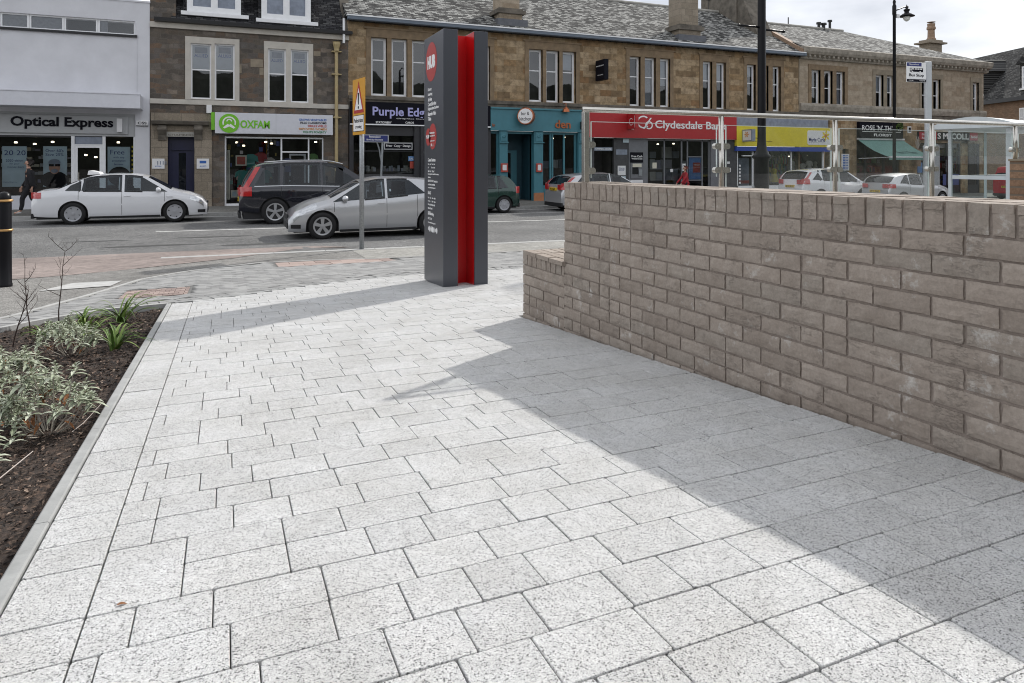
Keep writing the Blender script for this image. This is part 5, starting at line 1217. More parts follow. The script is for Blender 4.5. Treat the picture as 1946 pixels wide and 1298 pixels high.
# purple edge graphics shop
zf1, zf0 = fz(800, 197.5), fz(800, 238)
X0, X1 = fx(664), fx(929)
sg = thing('shop_sign', 'black stationery shop sign with pale lilac serif letters, partly behind the totem', 'sign', (fx(760), D - .2, zf0))
boxo(sg, 'board', X0, X1, D - .22, D - .07, zf0, zf1, 'letters_dark', .01); boxo(sg, 'lower_trim', X0, X1, D - .24, D - .07, zf0 - .05, zf0, 'sash_white')
text('Purple Edge', sg, fx(706), fx(814), fz(760, 226.5), fz(760, 205), D - .22, 'letters_lilac', .02, .02); text('Graphics Centre', sg, fx(751), fx(814), fz(770, 226) - .04, fz(770, 222.5) - .06, D - .22, 'letters_white', .01, .006)
text('STATIONERY', sg, fx(712), fx(742), fz(725, 235.2), fz(725, 231.2), D - .22, 'letters_white', .02, .005); text('CARDS', sg, fx(768), fx(784), fz(775, 235.5), fz(775, 231.8), D - .22, 'letters_white', .02, .005); text('GIFTS', sg, fx(812), fx(826), fz(820, 235.8), fz(820, 232), D - .22, 'letters_white', .02, .005)
boxo(B3, 'shopfront', X0, X1, D - .0, D + .2, gf(700), fz(720, 331), 'dark_stone'); col(663, 671, zs_, 'dark_frame'); col(786, 797, zf0, 'dark_frame'); col(797, 803, zf0, 'dark_frame', dep=.2); col(920, 931, zs_, 'dark_frame')
sfp = boxo(B3, 'shopfront', X0, X1, D - .02, D + .15, fz(760, 258), zf0, 'dark_frame')
pane(sfp, fx(671), fx(786), fz(720, 331), fz(760, 258), D + .05); boxo(sfp, 'transom', fx(671), fx(786), D + .02, D + .1, fz(720, 288), fz(720, 286), 'dark_frame')
pane(sfp, fx(803), fx(920), fz(860, 331), fz(860, 258), D + .05); room(B3, X0 + .1, X1 - .1, gf(700), zf0, 2.2, 'interior', D + .2)
b = MB()
for i in range(34):
    px = rr.uniform(684, 784); y_ = D + rr.uniform(.25, .8); w = rr.uniform(.05, .14); h_ = rr.uniform(.08, .26); z_ = fz(720, 326); b.box(fx(px), fx(px) + w, y_, y_ + .07, z_, z_ + h_)
m, t_, bb = newmat('goods_pale'); t_.links.new(ramp(t_, rndattr(t_), [(0, (.08, .10, .14)), (.4, (.35, .38, .42)), (.8, (.5, .48, .40)), (1, (.2, .2, .35))]).outputs[0], bb.inputs['Base Color']); b.build('window_display', 'goods_pale', B3)
sq = thing('hanging_sign', 'narrow framed black sign advertising print copy design in the stationery window', 'sign', (fx(756), D, fz(756, 284)))
boxo(sq, 'frame', fx(729), fx(783), D - .08, D - .04, fz(756, 284.5), fz(756, 271), 'fascia_grey'); boxo(sq, 'board', fx(729) + .04, fx(783) - .04, D - .085, D - .078, fz(756, 284.5) + .04, fz(756, 271) - .04, 'letters_dark'); text('Print · Copy · Design', sq, fx(733), fx(779), fz(756, 280.5), fz(756, 275), D - .086, 'letters_white', .01, .005)
yq = D - 1.6; sq = thing('street_sign', 'small black banner sign on a bent grey post outside the stationery shop', 'sign', (fx(724, yq), yq, zb(6)))
b = MB(); b.tube((fx(722, yq), yq, zb(6)), (fx(727, yq), yq, fz(725, 268, yq)), .045, n=8); b.path([(fx(724, yq), yq, fz(725, 305, yq)), (fx(721, yq), yq, fz(725, 285, yq)), (fx(716, yq), yq, fz(725, 269, yq))], .03, 6); b.build('post', 'galv', sq)
boxo(sq, 'frame', fx(690, yq), fx(738, yq), yq - .07, yq - .05, fz(714, 270.5, yq), fz(714, 256, yq), 'fascia_grey'); boxo(sq, 'board', fx(690, yq) + .04, fx(738, yq) - .04, yq - .075, yq - .068, fz(714, 270.5, yq) + .03, fz(714, 256, yq) - .03, 'bus_navy'); text('Personalised', sq, fx(701, yq), fx(722, yq), fz(714, 262, yq), fz(714, 258, yq), yq - .076, 'letters_white', .01, .004); text('Birthday Banners', sq, fx(696, yq), fx(727, yq), fz(714, 268, yq), fz(714, 264, yq), yq - .076, 'letters_white', .01, .004)
poster(B3, 776, 790, 297, 306, [('SALE', .1, .9, .3, .7)], 'poster_sky', D + .01, 'letters_white'); poster(B3, 779, 789, 307, 320, [], 'poster_red', D + .01)
# teal restaurant
X0, X1 = fx(929), fx(1111); zf1, zf0 = fz(1015, 208), fz(1015, 250)
sg = thing('shop_sign', 'teal restaurant fascia with copper coloured letters', 'sign', (fx(1015), D - .2, zf0)); boxo(sg, 'board', X0, X1, D - .24, D - .07, zf0, zf1, 'teal', .01); boxo(sg, 'cornice', X0, X1, D - .30, D - .07, zf1 - .05, zf1 + .03, 'teal', .01)
text('den', sg, fx(1050), fx(1079), fz(1065, 244.5), fz(1065, 229), D - .24, 'copper', .02, .05); text('bar', sg, fx(931.5), fx(937), fz(935, 241), fz(935, 235), D - .24, 'copper', .01, .02)
boxo(sg, 'bracket', fx(1098), fx(1101), D - .5, D - .24, fz(1100, 246), fz(1100, 232), 'black_trim')
sq = thing('projecting_sign', 'round white and copper drum sign above the teal restaurant door', 'sign', (fx(1001), D - .5, fz(1001, 235)))
yq = D - .55; cx, cz = fx(1000, yq), fz(1000, 221, yq); b = MB(); b.lathe([(0, -.17), (.36, -.17), (.38, -.15), (.38, .15), (.36, .17), (0, .17)], (cx, yq, cz), 32, 'x'); o = b.build('drum', 'copper', sq)
b = MB(); b.lathe([(0, -.172), (.33, -.172), (.33, -.176), (0, -.176)], (cx, yq, cz), 32, 'x'); o2 = b.build('face', 'letters_white', sq); t1 = text('bar &', sq, yq - .18, yq + .18, cz + .04, cz + .19, cx - .178, 'letters_dark', 0, .004, 'left'); t2 = text('kitchen', sq, yq - .26, yq + .26, cz - .2, cz - .04, cx - .178, 'letters_dark', 0, .004, 'left')
for q in (o, o2, t1, t2): rotmesh(q, cx, yq, R(52))
boxo(sq, 'bracket', cx - .02, cx + .02, yq, D - .2, cz + .38, cz + .42, 'black_trim')
def pilast(px0, px1):
    p = col(px0, px1, zf0, 'teal', dep=.18); z0 = gf(px0); X0, X1 = fx(px0), fx(px1); boxo(p, 'tile_base', X0 - .02, X1 + .02, D - .22, D - .17, z0, fz(1020, 366), 'orange_tile'); b = MB(); b.box(X0 + .05, X1 - .05, D - .21, D - .18, fz(px0, 268), zf0 - .05); b.box(X0 - .03, X1 + .03, D - .25, D - .18, fz(px0, 272), fz(px0, 270)); b.lathe([(0, 0), (.09, 0), (.06, -.03), (0, -.03)], ((X0 + X1) / 2, D - .21, fz(px0, 259)), 12, 'y'); b.build('capital', 'teal', p)
for a, c in ((946.5, 962), (1012, 1029), (1096, 1111)): pilast(a, c)
b = MB(); b.box(fx(929), fx(946.5), D + .02, D + .12, gf(935), fz(940, 345)); b.box(fx(1029), fx(1096), D + .02, D + .12, gf(1060), fz(1060, 352)); b.box(fx(929), fx(1096), D + .0, D + .12, zf0 - .12, zf0)
for px in (943.5, 1044.5, 1048.5, 1070.5, 1091.5): b.box(fx(px), fx(px + 3), D + .0, D + .1, gf(px), zf0 - .12)
sfd = b.build('shopfront', 'teal', B3); pane(sfd, fx(929), fx(943.5), fz(935, 345), zf0 - .1, D + .05); pane(sfd, fx(1029), fx(1092), fz(1060, 352), zf0 - .1, D + .05)
room(B3, fx(1029), fx(1096), gf(1060), zf0, 2.0, 'interior', D + .15); room(B3, fx(929), fx(946), gf(935), zf0, 1.5, 'interior', D + .15)
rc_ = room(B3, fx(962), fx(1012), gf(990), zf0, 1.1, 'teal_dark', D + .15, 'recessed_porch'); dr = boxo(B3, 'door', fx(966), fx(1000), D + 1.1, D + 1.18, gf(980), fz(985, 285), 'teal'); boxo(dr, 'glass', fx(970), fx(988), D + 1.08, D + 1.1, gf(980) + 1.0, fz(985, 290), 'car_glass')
for a, c in ((948.5, 961.5), (1015, 1026.5)):
    p_ = thing('menu_case', 'red framed menu case on the left teal pilaster' if a < 1000 else 'red framed menu case on the right teal pilaster', 'menu case', (fx(a), D - .2, fz(a, 327))); boxo(p_, 'frame', fx(a), fx(c), D - .25, D - .182, fz(a, 327), fz(a, 310.5), 'poster_red', .008); boxo(p_, 'menu', fx(a) + .07, fx(c) - .07, D - .256, D - .25, fz(a, 327) + .08, fz(a, 310.5) - .06, 'plaque_white')
# dark projecting box sign on first floor
yq = D - .45; sq = thing('projecting_sign', 'square black box sign fixed to the upper sandstone wall', 'sign', (fx(1128), yq, fz(1128, 157)))
X0 = fx(1135, D - .1); b = MB(); b.box(X0 - .11, X0 + .11, D - .95, D - .12, fz(1130, 155), fz(1130, 117)); bx_ = b.build('box', 'letters_dark', sq, bevel=.01)
text('BAR & RESTAURANT', sq, D - .9, D - .2, fz(1130, 129), fz(1130, 127), X0 - .111, 'letters_white', 0, .004, 'left'); text('OPEN DAILY', sq, D - .85, D - .3, fz(1130, 146), fz(1130, 144.5), X0 - .111, 'letters_white', 0, .004, 'left'); boxo(sq, 'bracket', X0 - .03, X0 + .03, D - .2, D - .002, fz(1130, 140), fz(1130, 120), 'black_trim')
b = MB(); zq = fz(1069, 214); b.lathe([(0, 0), (.17, 0), (.15, .12), (.06, .22), (0, .24)], (fx(1068.5), D - .38, zq), 14); b.path([(fx(1068.5), D - .38, zq + .22), (fx(1068.5), D - .38, zq + .4), (fx(1068.5), D - .06, zq + .42)], .02); tag(recentre(b.build('wall_lamp', 'copper', None)), 'small copper bell lamp over the teal restaurant fascia', 'wall lamp')
# bank
X0, X1 = fx(1111), fx(1393.5); zf1, zf0 = fz(1250, 217), fz(1250, 263.5)
sg = thing('shop_sign', 'red bank fascia with white name and looped emblem', 'sign', (fx(1250), D - .2, zf0)); boxo(sg, 'board', X0 + .02, X1, D - .26, D - .07, zf0, zf1, 'bank_red', .01)
text('Clydesdale Bank', sg, fx(1239), fx(1374), fz(1306, 250) , fz(1306, 231), D - .26, 'letters_white', .015, .012)
yq = D - .264; cx, cz = fx(1217), fz(1217, 232.5); b = MB(); n = 40
def arc(b, cx, cz, r0, r1, a0, a1, n=32, sx=1):
    for i in range(n):
        t0, t1 = R(a0 + (a1 - a0) * i / n), R(a0 + (a1 - a0) * (i + 1) / n); b.quad(*[(cx + sx * r * math.cos(t), yq, cz + r * math.sin(t)) for r, t in ((r0, t0), (r1, t0), (r1, t1), (r0, t1))])
arc(b, cx, cz, .24, .31, 48, 318, sx=1.2); cx2, cz2 = fx(1227.5), fz(1227.5, 238.5); arc(b, cx2, cz2, .14, .20, -180, 180, sx=1.1)
b.quad((cx2 - .34, yq - .002, cz2 - .18), (cx2 - .25, yq - .002, cz2 - .18), (cx2 + .16, yq - .002, cz2 + .36), (cx2 + .07, yq - .002, cz2 + .36)); b.build('emblem', 'letters_white', sg)
yq2 = D - .9; sq = thing('projecting_sign', 'red projecting bank sign with white vertical edge', 'sign', (fx(1192), yq2, fz(1192, 245))); xk = fx(1196, D - .27)
boxo(sq, 'box', xk - .12, xk + .06, D - .98, D - .28, fz(1190, 246), fz(1190, 217), 'bank_red', .006); boxo(sq, 'white_edge', fx(1193.6), fx(1197.3), D - .34, D - .262, fz(1195, 246.5), fz(1195, 216.5), 'letters_white')
b = MB(); n = 24
for i in range(n):
    t0, t1 = R(40 + 280 * i / n), R(40 + 280 * (i + 1) / n); b.quad(*[(xk - .124, D - .62 - r * math.cos(t) * 1.0, fz(1190, 233) + r * math.sin(t)) for r, t in ((.14, t0), (.17, t0), (.17, t1), (.14, t1))])
b.box(xk - .126, xk - .122, D - .93, D - .91, fz(1190, 244), fz(1190, 222)); b.build('emblem', 'letters_white', sq)
zr_ = gf(1250); boxo(B3, 'bank_wall', fx(1194), fx(1230), D - .05, D + .25, zr_, zf0, 'bank_grey'); boxo(B3, 'bank_wall', fx(1350), fx(1366), D - .05, D + .25, zr_, zf0, 'bank_grey'); boxo(B3, 'bank_wall', fx(1366), fx(1400), D - .04, D + .25, zr_, zf0, 'dark_stone'); boxo(B3, 'bank_wall', fx(1111), fx(1128), D - .05, D + .25, zr_, zf0, 'dark_stone')
boxo(B3, 'bank_wall', fx(1166), fx(1194), D - .03, D + .25, zr_, zf0, 'dark_stone')
room(B3, fx(1128), fx(1166), zr_, zf0, 1.0, 'interior', D + .1, 'recessed_porch'); sp_ = boxo(B3, 'house_name_sign', fx(1128), fx(1162), D - .08, D - .055, fz(1145, 286.5), fz(1145, 280), 'grey_blue'); text('CAMPBELL HOUSE', sp_, fx(1130), fx(1160), fz(1145, 284.8), fz(1145, 281.6), D - .08, 'letters_white', .01, .004)
poster(B3, 1171, 1192, 284, 294, [], 'grey_blue', D - .05); poster(B3, 1174, 1189, 315, 333, [('Want an', .15, .85, .68, .82), ('answer', .15, .85, .48, .62)], 'plaque_white', D - .05); poster(B3, 1174, 1189, 335, 352, [], 'poster_blue', D - .05); poster(B3, 1184, 1195, 263.5, 271, [], 'poster_blue', D - .08)
am = thing('cash_machine', 'cash machine under a black sign in the grey bank wall', 'cash machine', (fx(1208), D, zr_)); 
p_ = boxo(am, 'header_sign', fx(1196.5), fx(1220), D - .10, D - .052, fz(1208, 309), fz(1208, 289.5), 'letters_dark'); text('Free Cash', p_, fx(1198), fx(1218.5), fz(1208, 299), fz(1208, 295), D - .10, 'letters_white', .02, .004); text('Withdrawals', p_, fx(1198), fx(1218.5), fz(1208, 303), fz(1208, 300.3), D - .10, 'letters_white', .02, .004)
b = MB(); b.box(fx(1197), fx(1219), D - .10, D - .052, fz(1208, 339), fz(1208, 309.5)); b.build('surround', 'bank_grey', am); boxo(am, 'screen', fx(1199.5), fx(1211), D - .106, D - .10, fz(1208, 331), fz(1208, 318), 'car_glass'); boxo(am, 'lit_header', fx(1200), fx(1217), D - .108, D - .10, fz(1208, 317.5), fz(1208, 311), 'poster_pale'); boxo(am, 'keypad', fx(1211.5), fx(1217.5), D - .14, D - .10, fz(1208, 334), fz(1208, 322), 'galv'); boxo(am, 'lower_plate', fx(1196.5), fx(1220), D - .09, D - .052, fz(1208, 347.5), fz(1208, 342), 'plaque_white')
b = MB()
for px in (1229.5, 1262, 1295, 1306, 1334, 1347): b.box(fx(px), fx(px + 2.2), D + .02, D + .1, zr_, zf0)
b.box(fx(1229.5), fx(1350), D + .02, D + .1, zf0 - .1, zf0); b.box(fx(1308), fx(1335), D + .015, D + .1, fz(1320, 343.5), fz(1320, 341.5)); b.box(fx(1308), fx(1335), D + .015, D + .1, fz(1320, 299), fz(1320, 297)); sfb = b.build('shopfront', 'bank_grey', B3)
pane(sfb, fx(1230), fx(1350), zr_ + .1, zf0 - .1, D + .06); room(B3, fx(1230), fx(1350), zr_, zf0, 2.5, 'interior', D + .12)
poster(B3, 1309, 1334, 299, 341, [], 'poster_sky', D + .09); poster(B3, 1317, 1331, 309, 328, [('MORTGAGES', .1, .9, .7, .85)], 'poster_red', D + .08, 'letters_white'); poster(B3, 1240, 1248, 309, 320, [], 'poster_pale', D + .04); poster(B3, 1274, 1279, 321, 327, [], 'plaque_white', D + .04); poster(B3, 1297, 1303, 311, 325, [], 'plaque_white', D + .0)
poster(B3, 1380, 1389, 319, 327, [], 'plaque_white', D - .06); poster(B3, 1382, 1387, 307, 311.5, [], 'plaque_white', D - .06)
# yellow charity shop
X0, X1 = fx(1393.5), fx(1577); zg1 = fz(1480, 224); zf1, zf0 = fz(1480, 241.5), fz(1480, 278.8)
boxo(B3, 'upper_fascia', X0 + .02, fx(1570), D - .14, D - .062, zf1 + .01, zg1, 'grey_blue')
sg = thing('shop_sign', 'yellow charity shop sign with a white daffodil logo panel', 'sign', (fx(1480), D - .2, zf0)); boxo(sg, 'board', X0 + .02, fx(1575), D - .24, D - .07, zf0, zf1, 'yellow', .01); boxo(sg, 'blue_strip', X0 + .02, fx(1575), D - .22, D - .07, fz(1480, 287.5), zf0 - .02, 'mc_blue')
pz0, pz1 = fz(1548, 275.5), fz(1548, 248.5); b = MB(); A_, B__ = fx(1527.5), fx(1570.5); rr_ = .12; pts = []
for cx, cz, a0 in ((B__ - rr_, pz0 + rr_, -90), (B__ - rr_, pz1 - rr_, 0), (A_ + rr_, pz1 - rr_, 90), (A_ + rr_, pz0 + rr_, 180)): pts += [(cx + rr_ * math.cos(R(a0 + 15 * i)), cz + rr_ * math.sin(R(a0 + 15 * i))) for i in range(7)]
b.prism(pts, 'y', D - .26, D - .242); lp = b.build('logo_panel', 'letters_white', sg); text('Marie Curie', lp, fx(1530), fx(1561), fz(1545, 269.5), fz(1545, 262), D - .26, 'bus_navy', .02, .005); text('Care and support through terminal illness', lp, fx(1530), fx(1560), fz(1545, 272.3), fz(1545, 271), D - .26, 'bus_navy', 0, .004)
def flower(b, cx, cz, r, y):
    for i in range(6):
        a = R(60 * i + 20); c_, s_ = math.cos(a), math.sin(a); b.quad((cx, y, cz), (cx + r * .55 * c_ - r * .22 * s_, y, cz + r * .55 * s_ + r * .22 * c_), (cx + r * c_, y, cz + r * s_), (cx + r * .55 * c_ + r * .22 * s_, y, cz + r * .55 * s_ - r * .22 * c_))
b = MB(); flower(b, fx(1562), fz(1562, 258.5), .34, D - .264); b.build('daffodil', 'yellow', lp); b = MB(); b.lathe([(0, 0), (.10, 0), (.08, -.02), (0, -.02)], (fx(1562), D - .265, fz(1562, 258.5)), 14, 'y'); b.build('daffodil_cup', 'orange_txt', lp)
text('Supporting your local', sg, fx(1421), fx(1446), fz(1433, 264.5), fz(1433, 261.2), D - .24, 'letters_dark', 0, .004); text('Marie Curie Hospice', sg, fx(1421), fx(1461), fz(1440, 270.5), fz(1440, 267), D - .24, 'letters_dark', 0, .004)
sq = thing('projecting_sign', 'small square white and blue box sign with a daffodil on the yellow fascia', 'sign', (fx(1408), D - .5, fz(1408, 270))); xk = fx(1414, D - .25); z0, z1 = fz(1408, 269.5), fz(1408, 247)
boxo(sq, 'box', xk - .12, xk + .12, D - .95, D - .25, z0, z1, 'grey_blue', .01); boxo(sq, 'face', xk - .126, xk - .121, D - .90, D - .30, z0 + .06, z1 - .06, 'plaque_white'); b = MB(); 
for i in range(6):
    a = R(60 * i); c_, s_ = math.cos(a), math.sin(a); cy_, cz_ = D - .58, (z0 + z1) / 2 + .05; r = .18; b.quad((xk - .128, cy_, cz_), (xk - .128, cy_ + r * .55 * c_ - r * .22 * s_, cz_ + r * .55 * s_ + r * .22 * c_), (xk - .128, cy_ + r * c_, cz_ + r * s_), (xk - .128, cy_ + r * .55 * c_ + r * .22 * s_, cz_ + r * .55 * s_ - r * .22 * c_))
b.build('daffodil', 'orange_txt', sq)
zr_ = gf(1480); b = MB()
for px in (1400.5, 1430, 1459, 1503, 1563.5): b.box(fx(px), fx(px + 2), D + .0, D + .1, zr_, fz(1480, 288))
b.box(fx(1400), fx(1566), D + .0, D + .12, zr_, fz(1480, 352)); b.box(fx(1411), fx(1441), D - .03, D + .08, fz(1426, 297), fz(1426, 295)); sfm = b.build('shopfront', 'sash_white', B3)
pane(sfm, fx(1459), fx(1565), fz(1480, 352), fz(1480, 288), D + .05); pane(sfm, fx(1402), fx(1430), zr_, fz(1480, 288), D + .05); room(B3, fx(1400), fx(1566), zr_, fz(1480, 287), 2.6, 'interior', D + .12); boxo(B3, 'pier', fx(1441), fx(1459), D - .02, D + .2, zr_, fz(1480, 288), 'dark_stone')
dr = boxo(B3, 'door', fx(1411), fx(1431), D + .3, D + .34, zr_, fz(1426, 300), 'grey_blue'); boxo(dr, 'red_panel', fx(1411), fx(1431), D + .28, D + .30, fz(1426, 349), fz(1426, 343), 'poster_red')
b = MB()
for px, py, s, rn in ((1471, 322, 1.1, .3), (1552, 310, 1.0, .3), (1540, 314, .8, .48), (1520, 310, .8, .62)): garment(b, fx(px), D + .5, fz(px, py), s, .31 if px > 1500 else .61)
b.build('window_display', 'goods_mix', B3)
def dress(parent, px, py0, py1, y, mat, lab):
    cx = fx(px, y); z1, z0 = fz(px, py0, y), fz(px, py1, y); b = MB(); h_ = z1 - z0
    b.lathe([(.0, z0), (.26, z0), (.17, z0 + h_ * .45), (.12, z0 + h_ * .6), (.16, z0 + h_ * .8), (.13, z0 + h_ * .93), (.04, z1), (0, z1)], (cx, y, 0), 16); o = b.build('mannequin_dress', mat, parent); return o
dress(B3, 1471, 320, 346, D + .6, 'yellow', ''); dress(B3, 1552, 306, 326, D + .6, 'poster_pale', '')
b = MB(); 
for i in range(6): zz = fz(1406, 313 + i * 6.5); b.box(fx(1404), fx(1407.5), D - .01, D - .003, zz - .10, zz)
b.build('window_stickers', 'plaque_white', B3)
# stone piers and florist door
boxo(B3, 'pier', fx(1518) - .02, fx(1518) + .05, D - .025, D + .2, zs_, 5.7, 'stone_trim_pale')

# ---- 4 paler sandstone building --------------------------------------------------
xl4, xr4 = fx(1518) + .02, 44.4
B4 = thing('pale_sandstone_building', 'paler sandstone building with heavy stone cornice above the florist and newsagent', 'building', (37, D, zb(37)))
ze4 = 5.98; z4f = fz(1700, 218)
groups = [[(1541.5, 1559, 133, 199), (1566, 1582, 134.5, 200), (1589, 1605, 136, 201)], [(1663.4, 1678.7, 142.6, 206.5), (1685, 1699, 143.5, 207.5)], [(1751, 1764, 149, 211), (1772.7, 1787, 151.5, 212.5)], [(1848, 1860, 157, 216.7)]]
hol = []; gz_ = []
for g in groups:
    zt1 = sum(fz((p[0] + p[1]) / 2, p[2]) for p in g) / len(g); zt0 = sum(fz((p[0] + p[1]) / 2, p[3]) for p in g) / len(g); gz_.append((zt0, zt1))
    for p in g: hol.append((fx(p[0]), fx(p[1]), zt0, zt1))
b = MB(); b.holes(xl4, xr4, z4f - .35, ze4, D, hol, .28); b.quad((xr4, D, ze4), (xr4, D + 10, ze4), (xr4, D + 10, zb(44) - .2), (xr4, D, zb(44) - .2)); b.build('wall', 'sandstone_pale', B4)
for g, (z0, z1) in zip(groups, gz_):
    X0, X1 = fx(g[0][0]) - .22, fx(g[-1][1]) + .22; b = MB(); b.box(X0, X1, D - .045, D - .002, z1, z1 + .3); b.box(X0, fx(g[0][0]), D - .04, D + .1, z0 - .05, z1); b.box(fx(g[-1][1]), X1, D - .04, D + .1, z0 - .05, z1)
    for i in range(len(g) - 1): b.box(fx(g[i][1]), fx(g[i + 1][0]), D - .03, D + .12, z0 - .03, z1)
    b.build('window_surround', 'stone_trim' if g is groups[0] else 'stone_trim_pale', B4, bevel=.008)
    for k, p in enumerate(g): sash(B4, fx(p[0]), fx(p[1]), z0, z1, D + .17, .95 if (g is groups[0] and k == 2) else (.5 if g is groups[1] else (.7 if g is groups[3] else 0)), mid=.5, wide=.11)
b = MB(); b.prism([(D, ze4 - .28), (D - .12, ze4 - .25), (D - .16, ze4 - .08), (D - .34, ze4 - .02), (D - .42, ze4 + .12), (D - .45, ze4 + .34), (D - .3, ze4 + .40), (D + .3, ze4 + .42), (D + .3, ze4 - .28)], 'x', xl4, xr4 + .3); x = xl4 + .1
while x < xr4: b.box(x, x + .12, D - .30, D - .10, ze4 - .15, ze4 - .035); x += .35
b.build('cornice', 'stone_cornice', B4)
b = MB(); b.prism([(D, z4f - .0), (D - .10, z4f + .03), (D - .16, z4f + .30), (D - .14, z4f + .42), (D, z4f + .46)], 'x', xl4, xr4 + .1); b.build('sill_course', 'stone_cornice', B4); boxo(B4, 'frieze', xl4, xr4, D - .06, D + .02, z4f - .33, z4f, 'stone_dark')
gable_roof(B4, xl4 + .05, xr4 + .1, D - .2, ze4 + .42, D + 5.7, 8.95, 'slate_light', hipR=5.8)
b = MB(); b.tube((xl4, D + 5.7, 8.98), (xr4 - 5.7, D + 5.7, 8.98), .10, n=8); b.build('ridge', 'ridge', B4)
b = MB(); zr_ = 8.95
for px, r, h_ in ((1498, .05, .55), (1556, .13, .32), (1565, .16, .3), (1577, .12, .55)):
    x_ = fx(px, D + 5.7); b.tube((x_, D + 5.7, zr_ - .1), (x_, D + 5.7, zr_ + h_), r * .7, n=8)
    if r > .06: b.lathe([(0, 0), (r * 1.3, 0), (r * 1.2, .12), (0, .16)], (x_, D + 5.7, zr_ + h_), 10)
b.build('roof_vents', 'black_trim', B4)
yc = D + 8; b = MB(); X0, X1 = fx(1767.5, yc), fx(1795, yc) - .3; zc_ = lambda py: (HOR - py) / F * yc / ray(1780)[1]
b.box(X0, X1, yc, yc + .9, ze4, zc_(83)); b.box(X0 - .35, X1 + .35, yc - .2, yc + 1.1, zc_(83), zc_(80)); b.box(X0 - .05, X1 + .1, yc + .0, yc + .9, zc_(80), zc_(75.5)); ch = b.build('chimney', 'ashlar_grey', B4)
b = MB(); xm = (X0 + X1) / 2; b.lathe([(.32, zc_(75.5)), (.34, zc_(73)), (.26, zc_(70)), (.24, zc_(56)), (.32, zc_(54)), (.31, zc_(50)), (.26, zc_(49)), (.28, zc_(43.5)), (0, zc_(43.5))], (xm, yc + .4, 0), 14); b.lathe([(0, zc_(41.8)), (.3, zc_(41)), (.3, zc_(40.3)), (0, zc_(40.3))], (xm, yc + .4, 0), 12); b.tube((xm, yc + .4, zc_(43.5)), (xm, yc + .4, zc_(41)), .04); b.build('chimney_pot', 'terracotta', ch)
# ground floor of the pale building: stone piers
g4 = zb(37) - .05
def pier(px0, px1): return boxo(B4, 'pier', fx(px0), fx(px1), D - .03, D + .3, zb(fx(px0)) - .1, z4f - .33, 'sandstone')
for a, c in ((1577, 1600), (1612, 1627), (1709, 1742), (1826, 1838), (1862, 1870)): pier(a, c)
pier(1518.5, 1519)
boxo(B4, 'lintel', fx(1600), fx(1612), D - .03, D + .3, fz(1606, 283), z4f - .33, 'sandstone'); boxo(B4, 'lintel', fx(1742), fx(1862), D - .03, D + .3, fz(1800, 272), z4f - .33, 'sandstone')
boxo(B4, 'door', fx(1600), fx(1612), D + .2, D + .25, g4, fz(1606, 283), 'dark_frame')
bn = thing('notice_board', 'tall white notice board leaning in the dark doorway left of the florist', 'notice board', (fx(1604), D, fz(1604, 324))); boxo(bn, 'board', fx(1597), fx(1611), D - .10, D - .04, fz(1604, 324), fz(1604, 292.5), 'plaque_white'); b = MB()
for i in range(9): zz = fz(1604, 295 + i * 3.1); b.box(fx(1599), fx(1604), D - .104, D - .10, zz - .06, zz); b.box(fx(1605), fx(1609), D - .104, D - .10, zz - .05, zz - .01)
b.build('printed_lines', 'blue_txt', bn)
# florist
zf1, zf0 = fz(1668, 232.5), fz(1668, 263)
sg = thing('shop_sign', 'black florist sign with white serif lettering above the green awning', 'sign', (fx(1668), D - .2, zf0)); boxo(sg, 'board', fx(1627), fx(1709.5), D - .24, D - .032, zf0, zf1, 'letters_dark', .01); boxo(sg, 'white_line', fx(1632), fx(1705), D - .246, D - .24, fz(1668, 251.5), fz(1668, 250.6), 'letters_white')
text("ROSE 'N' THYME", sg, fx(1631.5), fx(1706), fz(1668, 248.5), fz(1668, 239), D - .24, 'letters_white', 0, .006); text('FLORIST', sg, fx(1654), fx(1687.5), fz(1668, 259.5), fz(1668, 254.5), D - .24, 'letters_white', .02, .006)
hb = thing('hanging_basket', 'small hanging basket beside the florist sign', 'hanging basket', (fx(1709), D - .5, fz(1709, 245))); b = MB(); rq = random.Random(5); c0 = Vector((fx(1708, D - .5), D - .5, fz(1708, 239, D - .5)))
for i in range(140):
    d_ = Vector((rq.gauss(0, 1), rq.gauss(0, 1), rq.gauss(0, .7))).normalized(); leaf(b, c0 + d_ * rq.uniform(.02, .2), d_, (0, 0, 1), .12, .06, .5, rq.random())
b.build('foliage', 'lily_leaf', hb); b = MB(); b.lathe([(0, -.22), (.12, -.2), (.2, -.05), (.2, 0)], tuple(c0), 12); b.path([tuple(c0 + Vector((0, 0, .05))), tuple(c0 + Vector((0, 0, .4))), (c0.x, D - .03, c0.z + .4)], .015); b.build('basket', 'iron_black', hb)
for px, py in ((1714, 246), ): 
    sq = thing('projecting_sign', 'tiny black and white bracket sign right of the florist sign', 'sign', (fx(px), D - .4, fz(px, 254))); boxo(sq, 'board', fx(px - 3), fx(px + 3), D - .5, D - .45, fz(px, 253.5), fz(px, 241), 'plaque_white'); boxo(sq, 'print', fx(px - 2), fx(px + 2), D - .506, D - .5, fz(px, 251), fz(px, 243), 'letters_dark'); boxo(sq, 'bracket', fx(px) - .02, fx(px) + .02, D - .45, D - .03, fz(px, 242), fz(px, 241), 'black_trim')
X0, X1 = fx(1628), fx(1714); zt1 = fz(1670, 265.5); pj = 2.0; zlow = fz(1660, 306) + .22
aw = thing('awning', 'sage green fabric awning sloping out over the florist front', 'awning', ((X0 + X1) / 2, D - 1, zlow))
